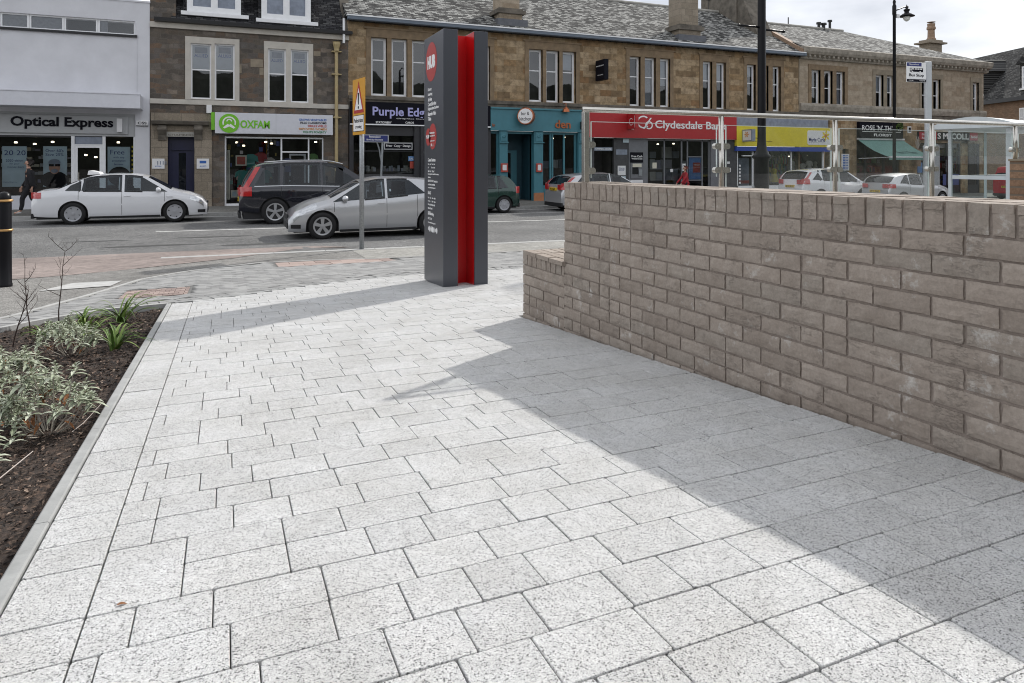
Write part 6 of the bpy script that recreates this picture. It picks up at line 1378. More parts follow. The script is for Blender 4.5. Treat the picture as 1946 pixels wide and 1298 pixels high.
b = MB(); b.grid(lambda u, v: (X0 + (X1 - X0) * u, D - .06 - pj * v, zt1 + (zlow - zt1) * v - .12 * math.sin(math.pi * v)), 12, 8); b.quad((X0, D - .06 - pj, zlow), (X1, D - .06 - pj, zlow), (X1, D - .07 - pj, zlow - .16), (X0, D - .07 - pj, zlow - .16)); cv = b.build('canopy_fabric', 'awning', aw)
boxo(aw, 'cassette', X0 - .03, X1 + .03, D - .16, D - .03, zt1 - .02, zt1 + .08, 'sash_white'); boxo(aw, 'front_bar', X0, X1, D - .10 - pj, D - .04 - pj, zlow - .04, zlow + .03, 'sash_white')
b = MB(); b.path([(X0 + .1, D - .05, zt1 - 1.1), (X0 + .1, D - pj, zlow - .02)], .02); b.path([(X1 - .1, D - .05, zt1 - 1.1), (X1 - .1, D - pj, zlow - .02)], .02); b.build('arms', 'sash_white', aw)
o = text("Rose 'n' Thyme", cv, fx(1665), fx(1700), 0, .2, 0, 'teal_dark', 0, .004)
me = o.data; a_ = np.empty(len(me.vertices) * 3); me.vertices.foreach_get('co', a_); a_ = a_.reshape(-1, 3); o0 = OFF[o.name]; k = (a_[:, 2] + o0[2]) / .2
v_ = .78 - .22 * k; a_[:, 1] = D - .065 - pj * v_ - o0[1]; a_[:, 2] = zt1 + (zlow - zt1) * v_ - .12 * np.sin(np.pi * v_) + .012 - o0[2]; me.vertices.foreach_set('co', a_.ravel()); me.update()
boxo(B4, 'shopfront', fx(1627), fx(1709), D + .05, D + .2, g4, fz(1660, 345), 'dark_frame'); pane(B4, fx(1627), fx(1709), fz(1660, 345), fz(1668, 264), D + .1, name='shop_window'); room(B4, fx(1627), fx(1709), g4, fz(1668, 264), 2.0, 'interior_warm', D + .2)
b = MB()
for px in (1627, 1645, 1680, 1706): b.box(fx(px), fx(px + 2.5), D + .03, D + .12, g4, fz(1668, 264))
b.build('window_posts', 'dark_frame', B4)
# newsagent
sg = thing('shop_sign', 'newsagent sign, white capitals between two dark red newspaper panels', 'sign', (fx(1800), D - .2, fz(1800, 268)))
z0, z1 = fz(1800, 267), fz(1800, 251.5); boxo(sg, 'board', fx(1742), fx(1852), D - .16, D - .032, z0, z1, 'letters_dark'); boxo(sg, 'red_panel', fx(1742), fx(1775), D - .2, D - .162, z0 + .02, z1 - .02, 'news_red'); boxo(sg, 'red_panel', fx(1838), fx(1852), D - .2, D - .162, z0 + .02, z1 - .02, 'news_red')
text('Daily', sg, fx(1746), fx(1758), fz(1752, 258.5), fz(1752, 254), D - .2, 'letters_white', .02, .006); text('Record', sg, fx(1746), fx(1764), fz(1752, 264.5), fz(1752, 260), D - .2, 'letters_white', .02, .006); text('S McCOLL', sg, fx(1777), fx(1836), fz(1805, 265), fz(1805, 253.5), D - .16, 'letters_white', .03, .008); text('Record', sg, fx(1839), fx(1851), fz(1845, 263), fz(1845, 258), D - .2, 'letters_white', .02, .006)
pane(B4, fx(1742), fx(1862), fz(1800, 352), fz(1800, 272), D + .1, name='shop_window'); room(B4, fx(1742), fx(1862), g4, fz(1800, 272), 2.2, 'interior', D + .16); b = MB()
for px in (1742, 1775, 1800, 1824, 1838, 1860): b.box(fx(px), fx(px + 2.5), D + .03, D + .12, g4, fz(1800, 272))
b.box(fx(1742), fx(1862), D + .03, D + .12, g4, fz(1800, 352)); b.build('shopfront', 'dark_frame', B4)
boxo(B4, 'window_blind', fx(1778), fx(1824), D + .2, D + .22, fz(1800, 281), fz(1800, 273), 'blind')
poster(B4, 1739, 1753, 309, 328, [], 'poster_sky', D + .06); poster(B4, 1792, 1825, 331, 352, [], 'goods_mix', D + .06); poster(B4, 1828, 1838, 305, 327, [('A E', .2, .8, .7, .95)], 'poster_blue', D + .06); poster(B4, 1798, 1803, 304, 326, [], 'plaque_white', D + .06)
b = MB(); x_ = fx(1735); zz0 = fz(1735, 278)
for i in range(40): a = rq.uniform(0, 6.28); b.path([(x_, D - .3, zz0 - .25), (x_ + rq.uniform(-.15, .15), D - .3 + rq.uniform(-.1, .1), zz0 + rq.uniform(0, .6))], .008, 4)
tp = thing('twig_display', 'dry twig bunch displayed outside between the florist and the newsagent', 'plant', (x_, D - .3, zz0)); b.build('twigs', 'stick', tp)
b = MB(); b.lathe([(0, zz0 - 1.2), (.16, zz0 - 1.2), (.2, zz0 - .2), (0, zz0 - .2)], (x_, D - .3, 0), 12); b.build('pot', 'terracotta', tp)

# ---- 5 slate fronted building round the corner --------------------------------------
def cam_pt(u, z): return (z * (CS * u + SN), z * (CS - SN * u))
ox, oy = cam_pt(36 / 45., 45)
B5 = thing('slate_mansard_building', 'house with slate mansard roof and a white dormer window at the far right', 'building', (ox, oy, zb(50)), R(-112.85), local=True)
zg = 0; z5 = lambda z: z - zb(50)
EV = z5(4.55)
b = MB(); b.quad((-40, 0, 0 - .3), (14, 0, -.3), (14, 0, EV), (-40, 0, EV)); b.quad((-40, 0, EV), (-40, 9, EV), (-40, 9, 0), (-40, 0, 0)); b.quad((14, 0, 0), (14, 9, 0), (14, 9, EV), (14, 0, EV)); b.build('wall', 'brown_brick', B5)
b = MB(); b.quad((-40, -.15, EV + .1), (14, -.15, EV + .1), (14, 3.3, z5(8.9)), (-40, 3.3, z5(8.9))); b.quad((-40, 3.3, z5(8.9)), (14, 3.3, z5(8.9)), (14, 9, EV), (-40, 9, EV)); b.quad((-40, -.15, EV), (-40, 3.3, z5(8.9)), (-40, 9, EV)); b.quad((14, -.15, EV), (14, 9, EV), (14, 3.3, z5(8.9))); b.build('roof', 'slate_mid', B5)
b = MB(); b.box(-40, 14, -.32, -.1, EV - .12, EV + .14); b.build('gutter', 'black_trim', B5)
for lx0 in (-3.45, 2.6, -9.0, -16.0):
    Z0 = z5(5.3); X0, X1 = lx0, lx0 + 1.35; b = MB(); b.box(X0 - .25, X1 + .2, .25, 3.2, Z0 - .05, Z0 + 1.75); b.prism([(X0 - .45, Z0 + 1.75), (X1 + .4, Z0 + 1.75), ((X0 + X1) / 2, Z0 + 2.7)], 'y', .05, 3.4); dm = b.build('dormer', 'slate_mid', B5)
    w = MB(); frame_mb(w, X0, X1, Z0, Z0 + 1.55, .12, .19, .26); w.box(X0, X1, .18, .26, Z0 + .75, Z0 + .83); w.box((X0 + X1) / 2 - .03, (X0 + X1) / 2 + .03, .19, .26, Z0, Z0 + .8); w.box(X0 - .15, X1 + .2, .1, .26, Z0 - .12, Z0 - .0); w.build('window', 'sash_white', dm); boxo(dm, 'pane', X0 + .1, X1 - .1, .22, .245, Z0 + .1, Z0 + 1.5, 'blind')
    boxo(dm, 'ridge_lead', (X0 + X1) / 2 - .05, (X0 + X1) / 2 + .05, .04, 3.4, Z0 + 2.68, Z0 + 2.74, 'ridge')
for lx0 in (-3.4, 2.6):
    w = MB(); Z0, Z1 = z5(2.55), z5(3.9); frame_mb(w, lx0, lx0 + 1.3, Z0, Z1, .1, -.04, .0); 
    for i in (1, 2): w.box(lx0 + .43 * i - .02, lx0 + .43 * i + .02, -.035, 0, Z0, Z1)
    w.box(lx0, lx0 + 1.3, -.035, 0, (Z0 + Z1) / 2 - .03, (Z0 + Z1) / 2 + .03); wo = w.build('window', 'sash_white', B5); boxo(wo, 'pane', lx0 + .08, lx0 + 1.2, -.02, -.005, Z0 + .08, Z1 - .08, 'blind')
b = MB(); b.path([(-.4, -.02, z5(4.0)), (-.4, -.35, z5(4.05)), (-.4, -.35, z5(3.8))], .03); b.lathe([(0, 0), (.1, 0), (.14, .1), (.05, .25)], (-.4, -.35, z5(3.6)), 10); b.build('wall_lamp', 'iron_black', B5)

# stock and lamps inside the shops
def shelves(parent, px0, px1, py0, py1, n, y, seed, mat='goods_mix', w=(.06, .2), h=(.08, .25)):
    rq = random.Random(seed); b = MB()
    for k in range(n):
        z = fz((px0 + px1) / 2, py0 + (py1 - py0) * k / max(1, n - 1)); x = fx(px0, y); xe = fx(px1, y)
        while x < xe:
            ww = rq.uniform(*w); hh = rq.uniform(*h)
            if rq.random() < .8: b.box(x, x + ww * .9, y, y + .1, z, z + hh, 0, rq.random())
            x += ww
    b.build('window_display', mat, parent)
shelves(B3, 1463, 1560, 312, 348, 4, D + 1.6, 1, 'goods_mix', (.04, .1), (.3, .6))
shelves(B4, 1745, 1860, 290, 350, 5, D + 1.2, 2, 'goods_mix', (.08, .25), (.15, .35))
shelves(B4, 1630, 1705, 310, 345, 3, D + 1.3, 3, 'goods_mix', (.1, .25), (.2, .4))
shelves(B3, 1235, 1345, 300, 345, 3, D + 2.0, 4, 'goods_pale', (.3, .8), (.3, .7))
shelves(B1, 2, 132, 285, 350, 5, ys + 2.2, 5, 'goods_pale', (.08, .2), (.06, .16))
shelves(B1, 205, 250, 285, 350, 4, ys + 2.2, 6, 'goods_pale', (.08, .2), (.06, .16))
shelves(B3, 1032, 1092, 320, 350, 2, D + 1.3, 7, 'goods_pale', (.3, .6), (.3, .6))
def lamps(parent, pts, y):
    for px, py in pts:
        b = MB(); b.lathe([(0, 0), (.05, 0), (.05, .05), (0, .06)], (fx(px, y), y, fz(px, py, y)), 10); b.build('ceiling_lamp', 'lit_lamp', parent)
lamps(B1, [(30, 272), (66, 275), (100, 271), (163, 296), (182, 300), (225, 272)], ys + 1.5)
lamps(B2, [(450, 272), (463, 278), (505, 271), (516, 274), (600, 271)], yf_ + 1.2)
lamps(B3, [(1050, 264), (1075, 262), (1250, 275), (1280, 274), (1325, 276), (1500, 298), (1535, 297)], D + 1.2)
lamps(B4, [(1800, 285), (1845, 284)], D + 1.2)
# ================================================================ VEHICLES
def car(name, label, cat, L, Wd, top, belt, sill, axles, wr, paint, loc, head, glassx, wsx, rwx, door, style, group=None, rim='hubcap', taxi=False, plate='plate_yellow', roofbar=False, spokes=6, taillight=None):
    """loft a car: x forward, z up. top/belt/sill: profiles (x,z). glassx: side glass pieces [(x0,x1)]. wsx, rwx: x ranges of windscreen and rear screen on the top surface"""
    t = thing(name, label, cat, loc, head, group, local=True)
    tx = [p[0] for p in top]; tz = [p[1] for p in top]
    def T(x):
        s = 0
        for k, w in ((-.09, .2), (-.045, .2), (0, .2), (.045, .2), (.09, .2)): s += w * np.interp(x + k, tx, tz)
        return float(s)
    def Bt(x): return float(np.interp(x, [p[0] for p in belt], [p[1] for p in belt]))
    hl = L / 2
    def plan(x):
        r = abs(x) / hl; return (Wd / 2) * (1 - .055 * r ** 2 - .16 * max(0, (r - .84) / .16) ** 2.2)
    aR = wr + .055
    def bot(x):
        z = float(np.interp(x, [p[0] for p in sill], [p[1] for p in sill]))
        for a in axles:
            d = abs(x - a)
            if d < aR: z = max(z, wr + math.sqrt(max(0, aR * aR - d * d)) * .99)
        return z
    def section(x, dense=True):
        w = plan(x); zt = T(x); zs = min(Bt(x), zt - .035); zb_ = min(bot(x), zs - .06); g = max(0, zt - .05 - zs); yr = w * .955 - g * .36; yr = max(yr, w * .5)
        low = float(np.interp(x, [p[0] for p in sill], [p[1] for p in sill]))
        def yside(z):
            f = (z - low) / max(.1, zs - low); f = max(0, min(1, f))
            return w * float(np.interp(f, [0, .12, .3, .48, .60, .78, .93, 1], [.925, .965, .975, 1.0, .992, .985, .968, .945]))
        zz = [zb_ + (zs - zb_) * k for k in (0, .08, .2, .34, .5, .62, .76, .9, 1)]
        P = [(yside(z), z) for z in zz]
        if g > .03: P += [(w * .945 + (yr - w * .945) * k, zs + g * (k ** 1.0) + .02 * math.sin(math.pi * k) * 0) for k in (.2, .45, .7, .9, 1)]
        else: P += [(w * .945 - .006 * k, zs + g * k / 5 + .002 * k) for k in (1, 2, 3, 4, 5)]
        y5, z5_ = P[-1]
        for k in (.1, .3, .55, .8, 1): P.append((y5 * (1 - k), z5_ + (zt - z5_) * math.sin(k * math.pi / 2) ** .9))
        return P
    xs = sorted(set([-hl + L * i / 90 for i in range(91)] + [a + aR * s for a in axles for s in (-1, -.97, -.9, -.8, .8, .9, .97, 1)] + [hl - .01, -hl + .01]))
    b = MB(); n = len(section(0)); ring = []
    for x in xs:
        P = section(x); ring.append([(x, -y, z) for y, z in P] + [(x, y, z) for y, z in P[::-1][1:]])
    k = len(ring[0]); vs = [p for r_ in ring for p in r_]
    opn = [(g0 + (.42 / il if il else .03), g1 - (.42 / ir if ir else .03)) for g0, g1, il, ir in glassx]
    def cut(i, j):
        jj = j if j < n - 1 else k - 2 - j
        return 8 <= jj <= 12 and any(a <= xs[i] and xs[i + 1] <= c for a, c in opn)
    fs = [(i * k + j, i * k + j + 1, (i + 1) * k + j + 1, (i + 1) * k + j) for i in range(len(xs) - 1) for j in range(k - 1) if not cut(i, j)]
    b.add(vs, fs)
    for r_, rev in ((ring[0], True), (ring[-1], False)): b.add(r_, [tuple(range(k)) if rev else tuple(range(k))[::-1]])
    body = b.build('body', paint, t, smooth=True)
    mm = body.modifiers.new('es', 'EDGE_SPLIT'); mm.split_angle = R(38)
    def Y(x, z):
        P = section(x); zs_ = [p[1] for p in P[:14]]; ys_ = [p[0] for p in P[:14]]; return float(np.interp(z, zs_, ys_))
    def side(x0, x1, zlo, zhi, name, mat, off=.006, nx=18, nz=5, both=True, par=None, slant=None):
        lo = zlo if callable(zlo) else (lambda x: zlo); hi = zhi if callable(zhi) else (lambda x: zhi)
        for sg in ((-1, 1) if both else (-1,)):
            m_ = MB()
            def fn(u, v):
                x = x0 + (x1 - x0) * u; z = lo(x) + (hi(x) - lo(x)) * v
                if slant: x = x + slant * (v - .5)
                return (x, sg * (Y(x, z) + off), z)
            m_.grid(fn, nx, nz); m_.build(name, mat, par or t, smooth=True)
    def topz(x, y):
        P = section(x)[13:]; ys_ = [p[0] for p in P][::-1]; zz = [p[1] for p in P][::-1]; return float(np.interp(abs(y), ys_, zz)) if abs(y) <= ys_[-1] else zz[-1]
    def topp(x0, x1, frac, name, mat, off=.007, nx=16, ny=14, par=None, f0=None):
        m_ = MB()
        def fn(u, v):
            x = x0 + (x1 - x0) * u; yr = section(x)[13][0]; y = yr * frac * (2 * v - 1); return (x, y, topz(x, y) + off)
        m_.grid(fn, nx, ny); return m_.build(name, mat, par or t, smooth=True)
    # glass
    for gi, (g0, g1, inl, inr) in enumerate(glassx):
        def lo(x): return min(Bt(x), T(x) - .035) + .018
        def hi(x, g0=g0, g1=g1, inl=inl, inr=inr):
            h = T(x) - .085 - (.02 if roofbar else 0); L_ = lo(x)
            if inl: h = min(h, L_ + (x - g0) * inl)
            if inr: h = min(h, L_ + (g1 - x) * inr)
            return max(h, L_ + .001)
        side(g0, g1, lo, hi, 'side_window', 'auto_glass', .012, nx=26)
        a0, a1 = opn[gi]
        def rail(x): return T(x) - .085 - (.02 if roofbar else 0)
        side(g0, a0 + .02, lo, hi, 'window_trim', 'car_glass', .007, nx=10); side(a1 - .02, g1, lo, hi, 'window_trim', 'car_glass', .007, nx=14)
        side(a0 - .03, a1 + .03, lambda x: max(rail(x) - .035, lo(x)), lambda x: T(x) - .048, 'window_trim', 'car_glass', .007, nx=14, nz=2); side(a0 - .03, a1 + .03, lambda x: Bt(x) - .012, lambda x: lo(x) + .03, 'window_trim', 'plastic', .006, nx=14, nz=2)
    topp(wsx[0], wsx[1], .93, 'windscreen', 'car_glass'); topp(rwx[0], rwx[1], .88, 'rear_window', 'car_glass')
    m_ = MB(); x_a, x_b = glassx[0][0] - .3, glassx[-1][1] - .2; zf_ = min(Bt(0), 2) - .08
    m_.box(x_a, x_b, -Wd / 2 + .12, Wd / 2 - .12, zf_ - .35, zf_)
    for sx_s in ([-.85, .12] if L > 4 else [-.75, .1]):
        for sg in (-1, 1): m_.box(sx_s - .09, sx_s + .03, sg * .36 - .24, sg * .36 + .24, zf_, zf_ + .20); m_.box(sx_s - .07, sx_s + .01, sg * .36 - .12, sg * .36 + .12, zf_ + .23, zf_ + .38)
    m_.build('seats', 'plastic', t, bevel=.03)
    # seams, handles
    for dx_ in door: side(dx_, dx_ + .010, lambda x: bot(x) + .06, lambda x: min(Bt(x), T(x) - .04), 'door_seam', 'plastic', .002, 1, 8)
    for dx_ in door[1:]:
        for sg in (-1, 1):
            m_ = MB(); zz = Bt(dx_) - .13; m_.box(dx_ + .06, dx_ + .23, sg * (Y(dx_ + .1, zz) + .004) - .012, sg * (Y(dx_ + .1, zz) + .004) + .012, zz - .012, zz + .014); m_.build('door_handle', paint if paint != 'car_navy' else 'alloy', t, bevel=.005)
    # lower trim, bumpers
    side(axles[0] + aR + .02, axles[1] - aR - .02, lambda x: bot(x) - .03, lambda x: bot(x) + .03, 'sill_trim', 'plastic', .003, 8, 1)
    m_ = MB(); m_.box(-hl + .12, hl - .12, -Wd / 2 + .18, Wd / 2 - .18, .17, .45); 
    for a in axles: m_.box(a - aR, a + aR, -Wd / 2 + .16, Wd / 2 - .16, .3, wr * 2 + .02)
    m_.build('underbody', 'plastic', t)
    # lights
    hzt = Bt(hl - .35)
    side(hl - style.get('hl', .55), hl - .10, lambda x: T(x) - .20 - .10 * max(0, (x - (hl - .35))), lambda x: T(x) - .075 - .04 * max(0, (x - (hl - .35)) * 2), 'headlight', 'light_clear', .008, 10, 4)
    m_ = MB(); zf = .42; m_.box(hl - .02, hl + .012, -Wd * .30, Wd * .30, .25, .38); m_.box(hl - .02, hl + .010, -Wd * .24, Wd * .24, .46, .58); m_.build('grille', 'plastic', t)
    side(hl - .26, hl - .05, .27, .36, 'fog_light_recess', 'plastic', .006, 5, 3)
    rl = style.get('rl', (.28, .16, .80)); zt_ = rl[2]
    if taillight == 'tall':
        side(-hl + .02, -hl + .34, lambda x: zt_ - rl[1], lambda x: zt_ + .05, 'tail_light', 'light_red', .010, 8, 4)
        for sg in (-1, 1):
            m_ = MB(); m_.grid(lambda u, v: ((-hl + .12 + .38 * u * 0 + .32 * v + .14 * u), sg * (Y(-hl + .12 + .32 * v + .14 * u, zt_ + .05 + (T(-hl + .55) - zt_ - .14) * v) + .010), zt_ + .05 + (T(-hl + .55) - zt_ - .14) * v), 3, 8); m_.build('tail_light', 'light_red', t, smooth=True)
    else: side(-hl + .03, -hl + rl[0] + .03, lambda x: zt_ - rl[1], lambda x: zt_, 'tail_light', 'light_red', .010, 8, 4)
    for sg in (-1, 1):
        m_ = MB(); yo = Y(-hl + .03, zt_ - .05); m_.box(-hl - .014, -hl + .03, sg * (yo - .26), sg * (yo + .004), zt_ - rl[1], zt_ - .0); m_.build('tail_light', 'light_red', t, bevel=.01)
    m_ = MB(); zp = style.get('plate', .62); m_.box(-hl - .02, -hl + .05, -.26, .26, zp - .055, zp + .055); p_ = m_.build('number_plate', plate, t)
    tt = text('SF13 KLD', p_, -.22, .22, zp - .035, zp + .035, 0, 'letters_dark', .02, .002, 'left'); 
    me = tt.data; a_ = np.empty(len(me.vertices) * 3); me.vertices.foreach_get('co', a_); a_ = a_.reshape(-1, 3); a_[:, 0] += -hl - .021; me.vertices.foreach_set('co', a_.ravel())
    m_ = MB(); m_.box(-hl - .012, -hl + .06, -Wd * .40, Wd * .40, .20, .34); m_.build('bumper_insert', 'plastic', t, bevel=.01)
    # mirrors
    for sg in (-1, 1):
        m_ = MB(); xm = style.get('mir', wsx[0] - .38); zz = Bt(xm) + .07; y_ = sg * (Y(xm, zz - .05) + .09); m_.lathe([(0, -.055), (.055, -.05), (.075, 0), (.06, .055), (.02, .075), (0, .075)], (xm, y_, zz), 12, 'x'); m_.box(xm - .02, xm + .03, y_ - sg * .1, y_, zz - .05, zz - .02); m_.build('door_mirror', paint, t, smooth=False, bevel=.01)
    # wheels
    for a in axles:
        for sg in (-1, 1):
            yo = sg * (Wd / 2 - .015); yi = sg * (Wd / 2 - .215); m_ = MB(); rr_ = wr * style.get('rim', .66)
            prof = [(rr_, yo - sg * .01), (rr_ + .015, yo), (wr - .035, yo + sg * .0), (wr - .01, yo - sg * .02), (wr, yo - sg * .05), (wr, yi + sg * .04), (wr - .02, yi), (rr_, yi)]
            m_.lathe(prof + prof[:1], (a, 0, wr), 32, 'y', caps=False); wh = m_.build('wheel', 'tyre', t, smooth=True)
            m_ = MB(); m_.lathe([(0, yo - sg * .05), (rr_ * .95, yo - sg * .05), (rr_ + .005, yo - sg * .012), (rr_ - .02, yo - sg * .005), (rr_ - .035, yo - sg * .03), (0, yo - sg * .04)], (a, 0, wr), 32, 'y')
            m_.build('rim_back', 'plastic', wh)
            m_ = MB(); m_.lathe([(0, yo - sg * .03), (.05, yo - sg * .03), (.045, yo - sg * .0), (0, yo + sg * .004)], (a, 0, wr), 16, 'y'); m_.lathe([(rr_ - .03, yo - sg * .03), (rr_ - .03, yo - sg * .006), (rr_ + .004, yo - sg * .0), (rr_ + .008, yo - sg * .02)], (a, 0, wr), 32, 'y', caps=False)
            for q in range(spokes):
                an = 2 * math.pi * q / spokes + .3; c_, s_ = math.cos(an), math.sin(an); w0, w1 = (.028, .045) if rim == 'alloy' else (.045, .078)
                def P(r, w, y): return (a + r * c_ - w * s_, y, wr + r * s_ + w * c_)
                m_.add([P(.03, -w0, yo - sg * .012), P(.03, w0, yo - sg * .012), P(rr_ - .02, w1, yo - sg * .014), P(rr_ - .02, -w1, yo - sg * .014), P(.03, -w0, yo - sg * .04), P(.03, w0, yo - sg * .04), P(rr_ - .02, w1, yo - sg * .04), P(rr_ - .02, -w1, yo - sg * .04)], [(0, 1, 2, 3), (0, 4, 5, 1), (1, 5, 6, 2), (2, 6, 7, 3), (3, 7, 4, 0)])
            m_.build('rim', rim, wh)
            m_ = MB(); nn = 18   # arch lining
            for i in range(nn):
                t0, t1 = math.pi * i / nn, math.pi * (i + 1) / nn; q = [(a + aR * math.cos(tt_), y, wr + aR * math.sin(tt_)) for tt_, y in ((t0, sg * (Wd / 2 - .05)), (t1, sg * (Wd / 2 - .05)), (t1, sg * (Wd / 2 - .3)), (t0, sg * (Wd / 2 - .3)))]; m_.quad(*q)
            m_.build('arch_liner', 'plastic', t)
    if roofbar:
        for sg in (-1, 1):
            m_ = MB(); pts = [(x, sg * (section(x)[13][0] - .06), topz(x, section(x)[13][0] - .06) + .05) for x in np.linspace(-hl + .75, wsx[1] - .75 if wsx[1] > wsx[0] else .6, 8)]; m_.path(pts, .018, 6); m_.build('roof_rail', 'alloy', t)
    if style.get('chrome'):
        side(glassx[0][0], glassx[-1][1], lambda x: Bt(x) - .008, lambda x: Bt(x) + .016, 'chrome_strip', 'alloy', .010, 20, 1)
    if taxi:
        m_ = MB(); m_.prism([(-.95, T(-.8) + .0), (-.62, T(-.7) + .0), (-.66, T(-.7) + .06), (-.88, T(-.8) + .13), (-.93, T(-.8) + .12)], 'y', -.32, .32); m_.build('roof_sign', 'plaque_white', t, bevel=.01)
    return t
def gz_at(x, y): return H(x, y)
# white saloon: long, at the far kerb
car('parked_car', 'white saloon taxi with a roof sign stopped outside the optician', 'car', 4.48, 1.72,
    [(-2.24, .60), (-2.20, .92), (-2.1, 1.0), (-1.62, 1.045), (-1.05, 1.32), (-.75, 1.425), (-.2, 1.462), (.3, 1.45), (.62, 1.395), (1.30, .985), (1.75, .88), (2.05, .76), (2.20, .62), (2.24, .48)],
    [(-2.24, .90), (-1.5, .955), (0, .93), (1.2, .89), (2.24, .66)], [(-2.24, .26), (-1.8, .23), (-1, .20), (1.2, .20), (2.24, .20)], [-1.22, 1.36], .315, 'car_white', (-2.72, 23.4, H(-2.7, 23.4)), 0,
    [(-1.42, -1.06, 1.15, 0), (-1.02, -.02, 6, 0), (.05, 1.16, 0, .62)], (.66, 1.26), (-1.60, -.98), [-1.10, -.02, 1.08], {'rl': (.22, .17, .93), 'plate': .80, 'hl': .48, 'mir': .92}, 'cars on the road', taxi=True)
# dark blue estate SUV
car('car', 'dark navy sport utility car with roof rails passing the charity shop', 'car', 4.78, 1.92,
    [(-2.39, .62), (-2.36, 1.04), (-2.28, 1.26), (-2.02, 1.69), (-1.8, 1.78), (-1.0, 1.845), (0, 1.85), (.5, 1.77), (1.32, 1.22), (1.5, 1.12), (2.1, 1.02), (2.33, .86), (2.39, .6)],
    [(-2.39, 1.10), (-1, 1.12), (1.2, 1.06), (2.39, .84)], [(-2.39, .40), (-1.8, .34), (0, .30), (1.6, .32), (2.39, .32)], [-1.42, 1.42], .375, 'car_navy', (.38 + 2.39, 21.7, H(2.8, 21.7)), 0,
    [(-1.98, -1.28, 1.8, 0), (-1.22, -.14, 9, 0), (-.07, 1.18, 0, .66)], (.56, 1.28), (-2.32, -2.04), [-1.25, -.10, 1.15], {'rl': (.30, .22, 1.05), 'plate': .72, 'hl': .5, 'chrome': 1, 'mir': .95}, 'cars on the road', rim='alloy', roofbar=True, taillight='tall', spokes=5)
# silver hatchback in the near lane, driving left
car('car', 'silver hatchback driving left in the near lane behind the warning sign', 'car', 4.06, 1.73,
    [(-2.03, .58), (-2.0, .92), (-1.92, 1.06), (-1.72, 1.30), (-1.45, 1.385), (-.6, 1.445), (.0, 1.44), (.4, 1.36), (1.12, .98), (1.55, .87), (1.86, .72), (1.99, .58), (2.03, .42)],
    [(-2.03, 1.06), (-1.2, 1.02), (0, .92), (1.1, .84), (2.03, .60)], [(-2.03, .24), (-1.6, .20), (0, .19), (1.4, .19), (2.03, .19)], [-1.30, 1.29], .315, 'car_silver', (3.37, 16.97, H(3.4, 17)), math.pi,
    [(-1.15, -.22, .9, 0), (-.16, 1.06, 0, .55)], (.42, 1.10), (-1.86, -1.50), [-.95, -.20, 1.02], {'rl': (.34, .16, .98), 'plate': .55, 'hl': .62, 'mir': .78}, 'cars on the road', rim='alloy', spokes=5)
# green hatchback
car('parked_car', 'dark green small hatchback parked outside the teal restaurant', 'car', 3.77, 1.64,
    [(-1.885, .55), (-1.86, .85), (-1.78, .98), (-1.50, 1.33), (-1.3, 1.39), (-.5, 1.42), (.1, 1.40), (.4, 1.34), (1.02, .96), (1.5, .86), (1.75, .72), (1.885, .5)],
    [(-1.885, .90), (0, .88), (1.0, .86), (1.885, .62)], [(-1.885, .25), (-1, .2), (1, .2), (1.885, .2)], [-1.22, 1.24], .30, 'car_green', (8.15, 23.75, H(8.1, 23.7)), math.pi,
    [(-1.40, -1.0, 1.4, 0), (-.95, -.10, 8, 0), (-.04, .95, 0, .65)], (.42, .99), (-1.74, -1.50), [-1.0, -.07, .92], {'rl': (.16, .24, .95), 'plate': .6, 'hl': .4, 'mir': .7}, 'cars on the road', spokes=6)
# the green one points left, tail at the right: turned so that its tail shows right of the totem
# white hatchback
car('parked_car', 'silver white hatchback with a yellow number plate parked outside the bank', 'car', 4.34, 1.84,
    [(-2.17, .58), (-2.14, .9), (-2.06, 1.03), (-1.78, 1.33), (-1.6, 1.41), (-.9, 1.48), (-.1, 1.49), (.4, 1.41), (1.18, 1.0), (1.6, .90), (1.95, .76), (2.10, .6), (2.17, .45)],
    [(-2.17, 1.05), (-1, 1.0), (1.1, .91), (2.17, .66)], [(-2.17, .26), (-1, .2), (1, .2), (2.17, .2)], [-1.32, 1.32], .32, 'car_silver', (11.66 + 2.17, 23.62, H(13.8, 23.6)), 0,
    [(-1.62, -1.1, .95, 0), (-1.04, -.12, 8, 0), (-.06, 1.10, 0, .60)], (.44, 1.14), (-2.04, -1.72), [-1.05, -.09, 1.0], {'rl': (.22, .20, 1.03), 'plate': .85, 'hl': .5, 'mir': .85}, 'cars on the road', taillight='tall')
# white compact SUV
car('parked_car', 'white compact sport utility car with tall red tail lights by the yellow shop', 'car', 4.57, 1.82,
    [(-2.285, .62), (-2.26, .98), (-2.18, 1.18), (-1.86, 1.55), (-1.65, 1.61), (-.8, 1.68), (0, 1.68), (.5, 1.58), (1.28, 1.12), (1.7, 1.02), (2.08, .90), (2.24, .7), (2.285, .55)],
    [(-2.285, 1.16), (-1.2, 1.13), (0, 1.07), (1.2, 1.01), (2.285, .78)], [(-2.285, .36), (-1, .28), (1, .28), (2.285, .28)], [-1.32, 1.30], .355, 'car_white', (23.8 + 2.285, 23.8, H(26, 23.8)), 0,
    [(-1.78, -1.18, .8, 1.9), (-1.16, -.16, 8, 0), (-.10, 1.18, 0, .60)], (.56, 1.24), (-2.16, -1.84), [-1.1, -.13, 1.1], {'rl': (.3, .20, 1.16), 'plate': .86, 'hl': .5, 'mir': .95}, 'cars on the road', taillight='tall')
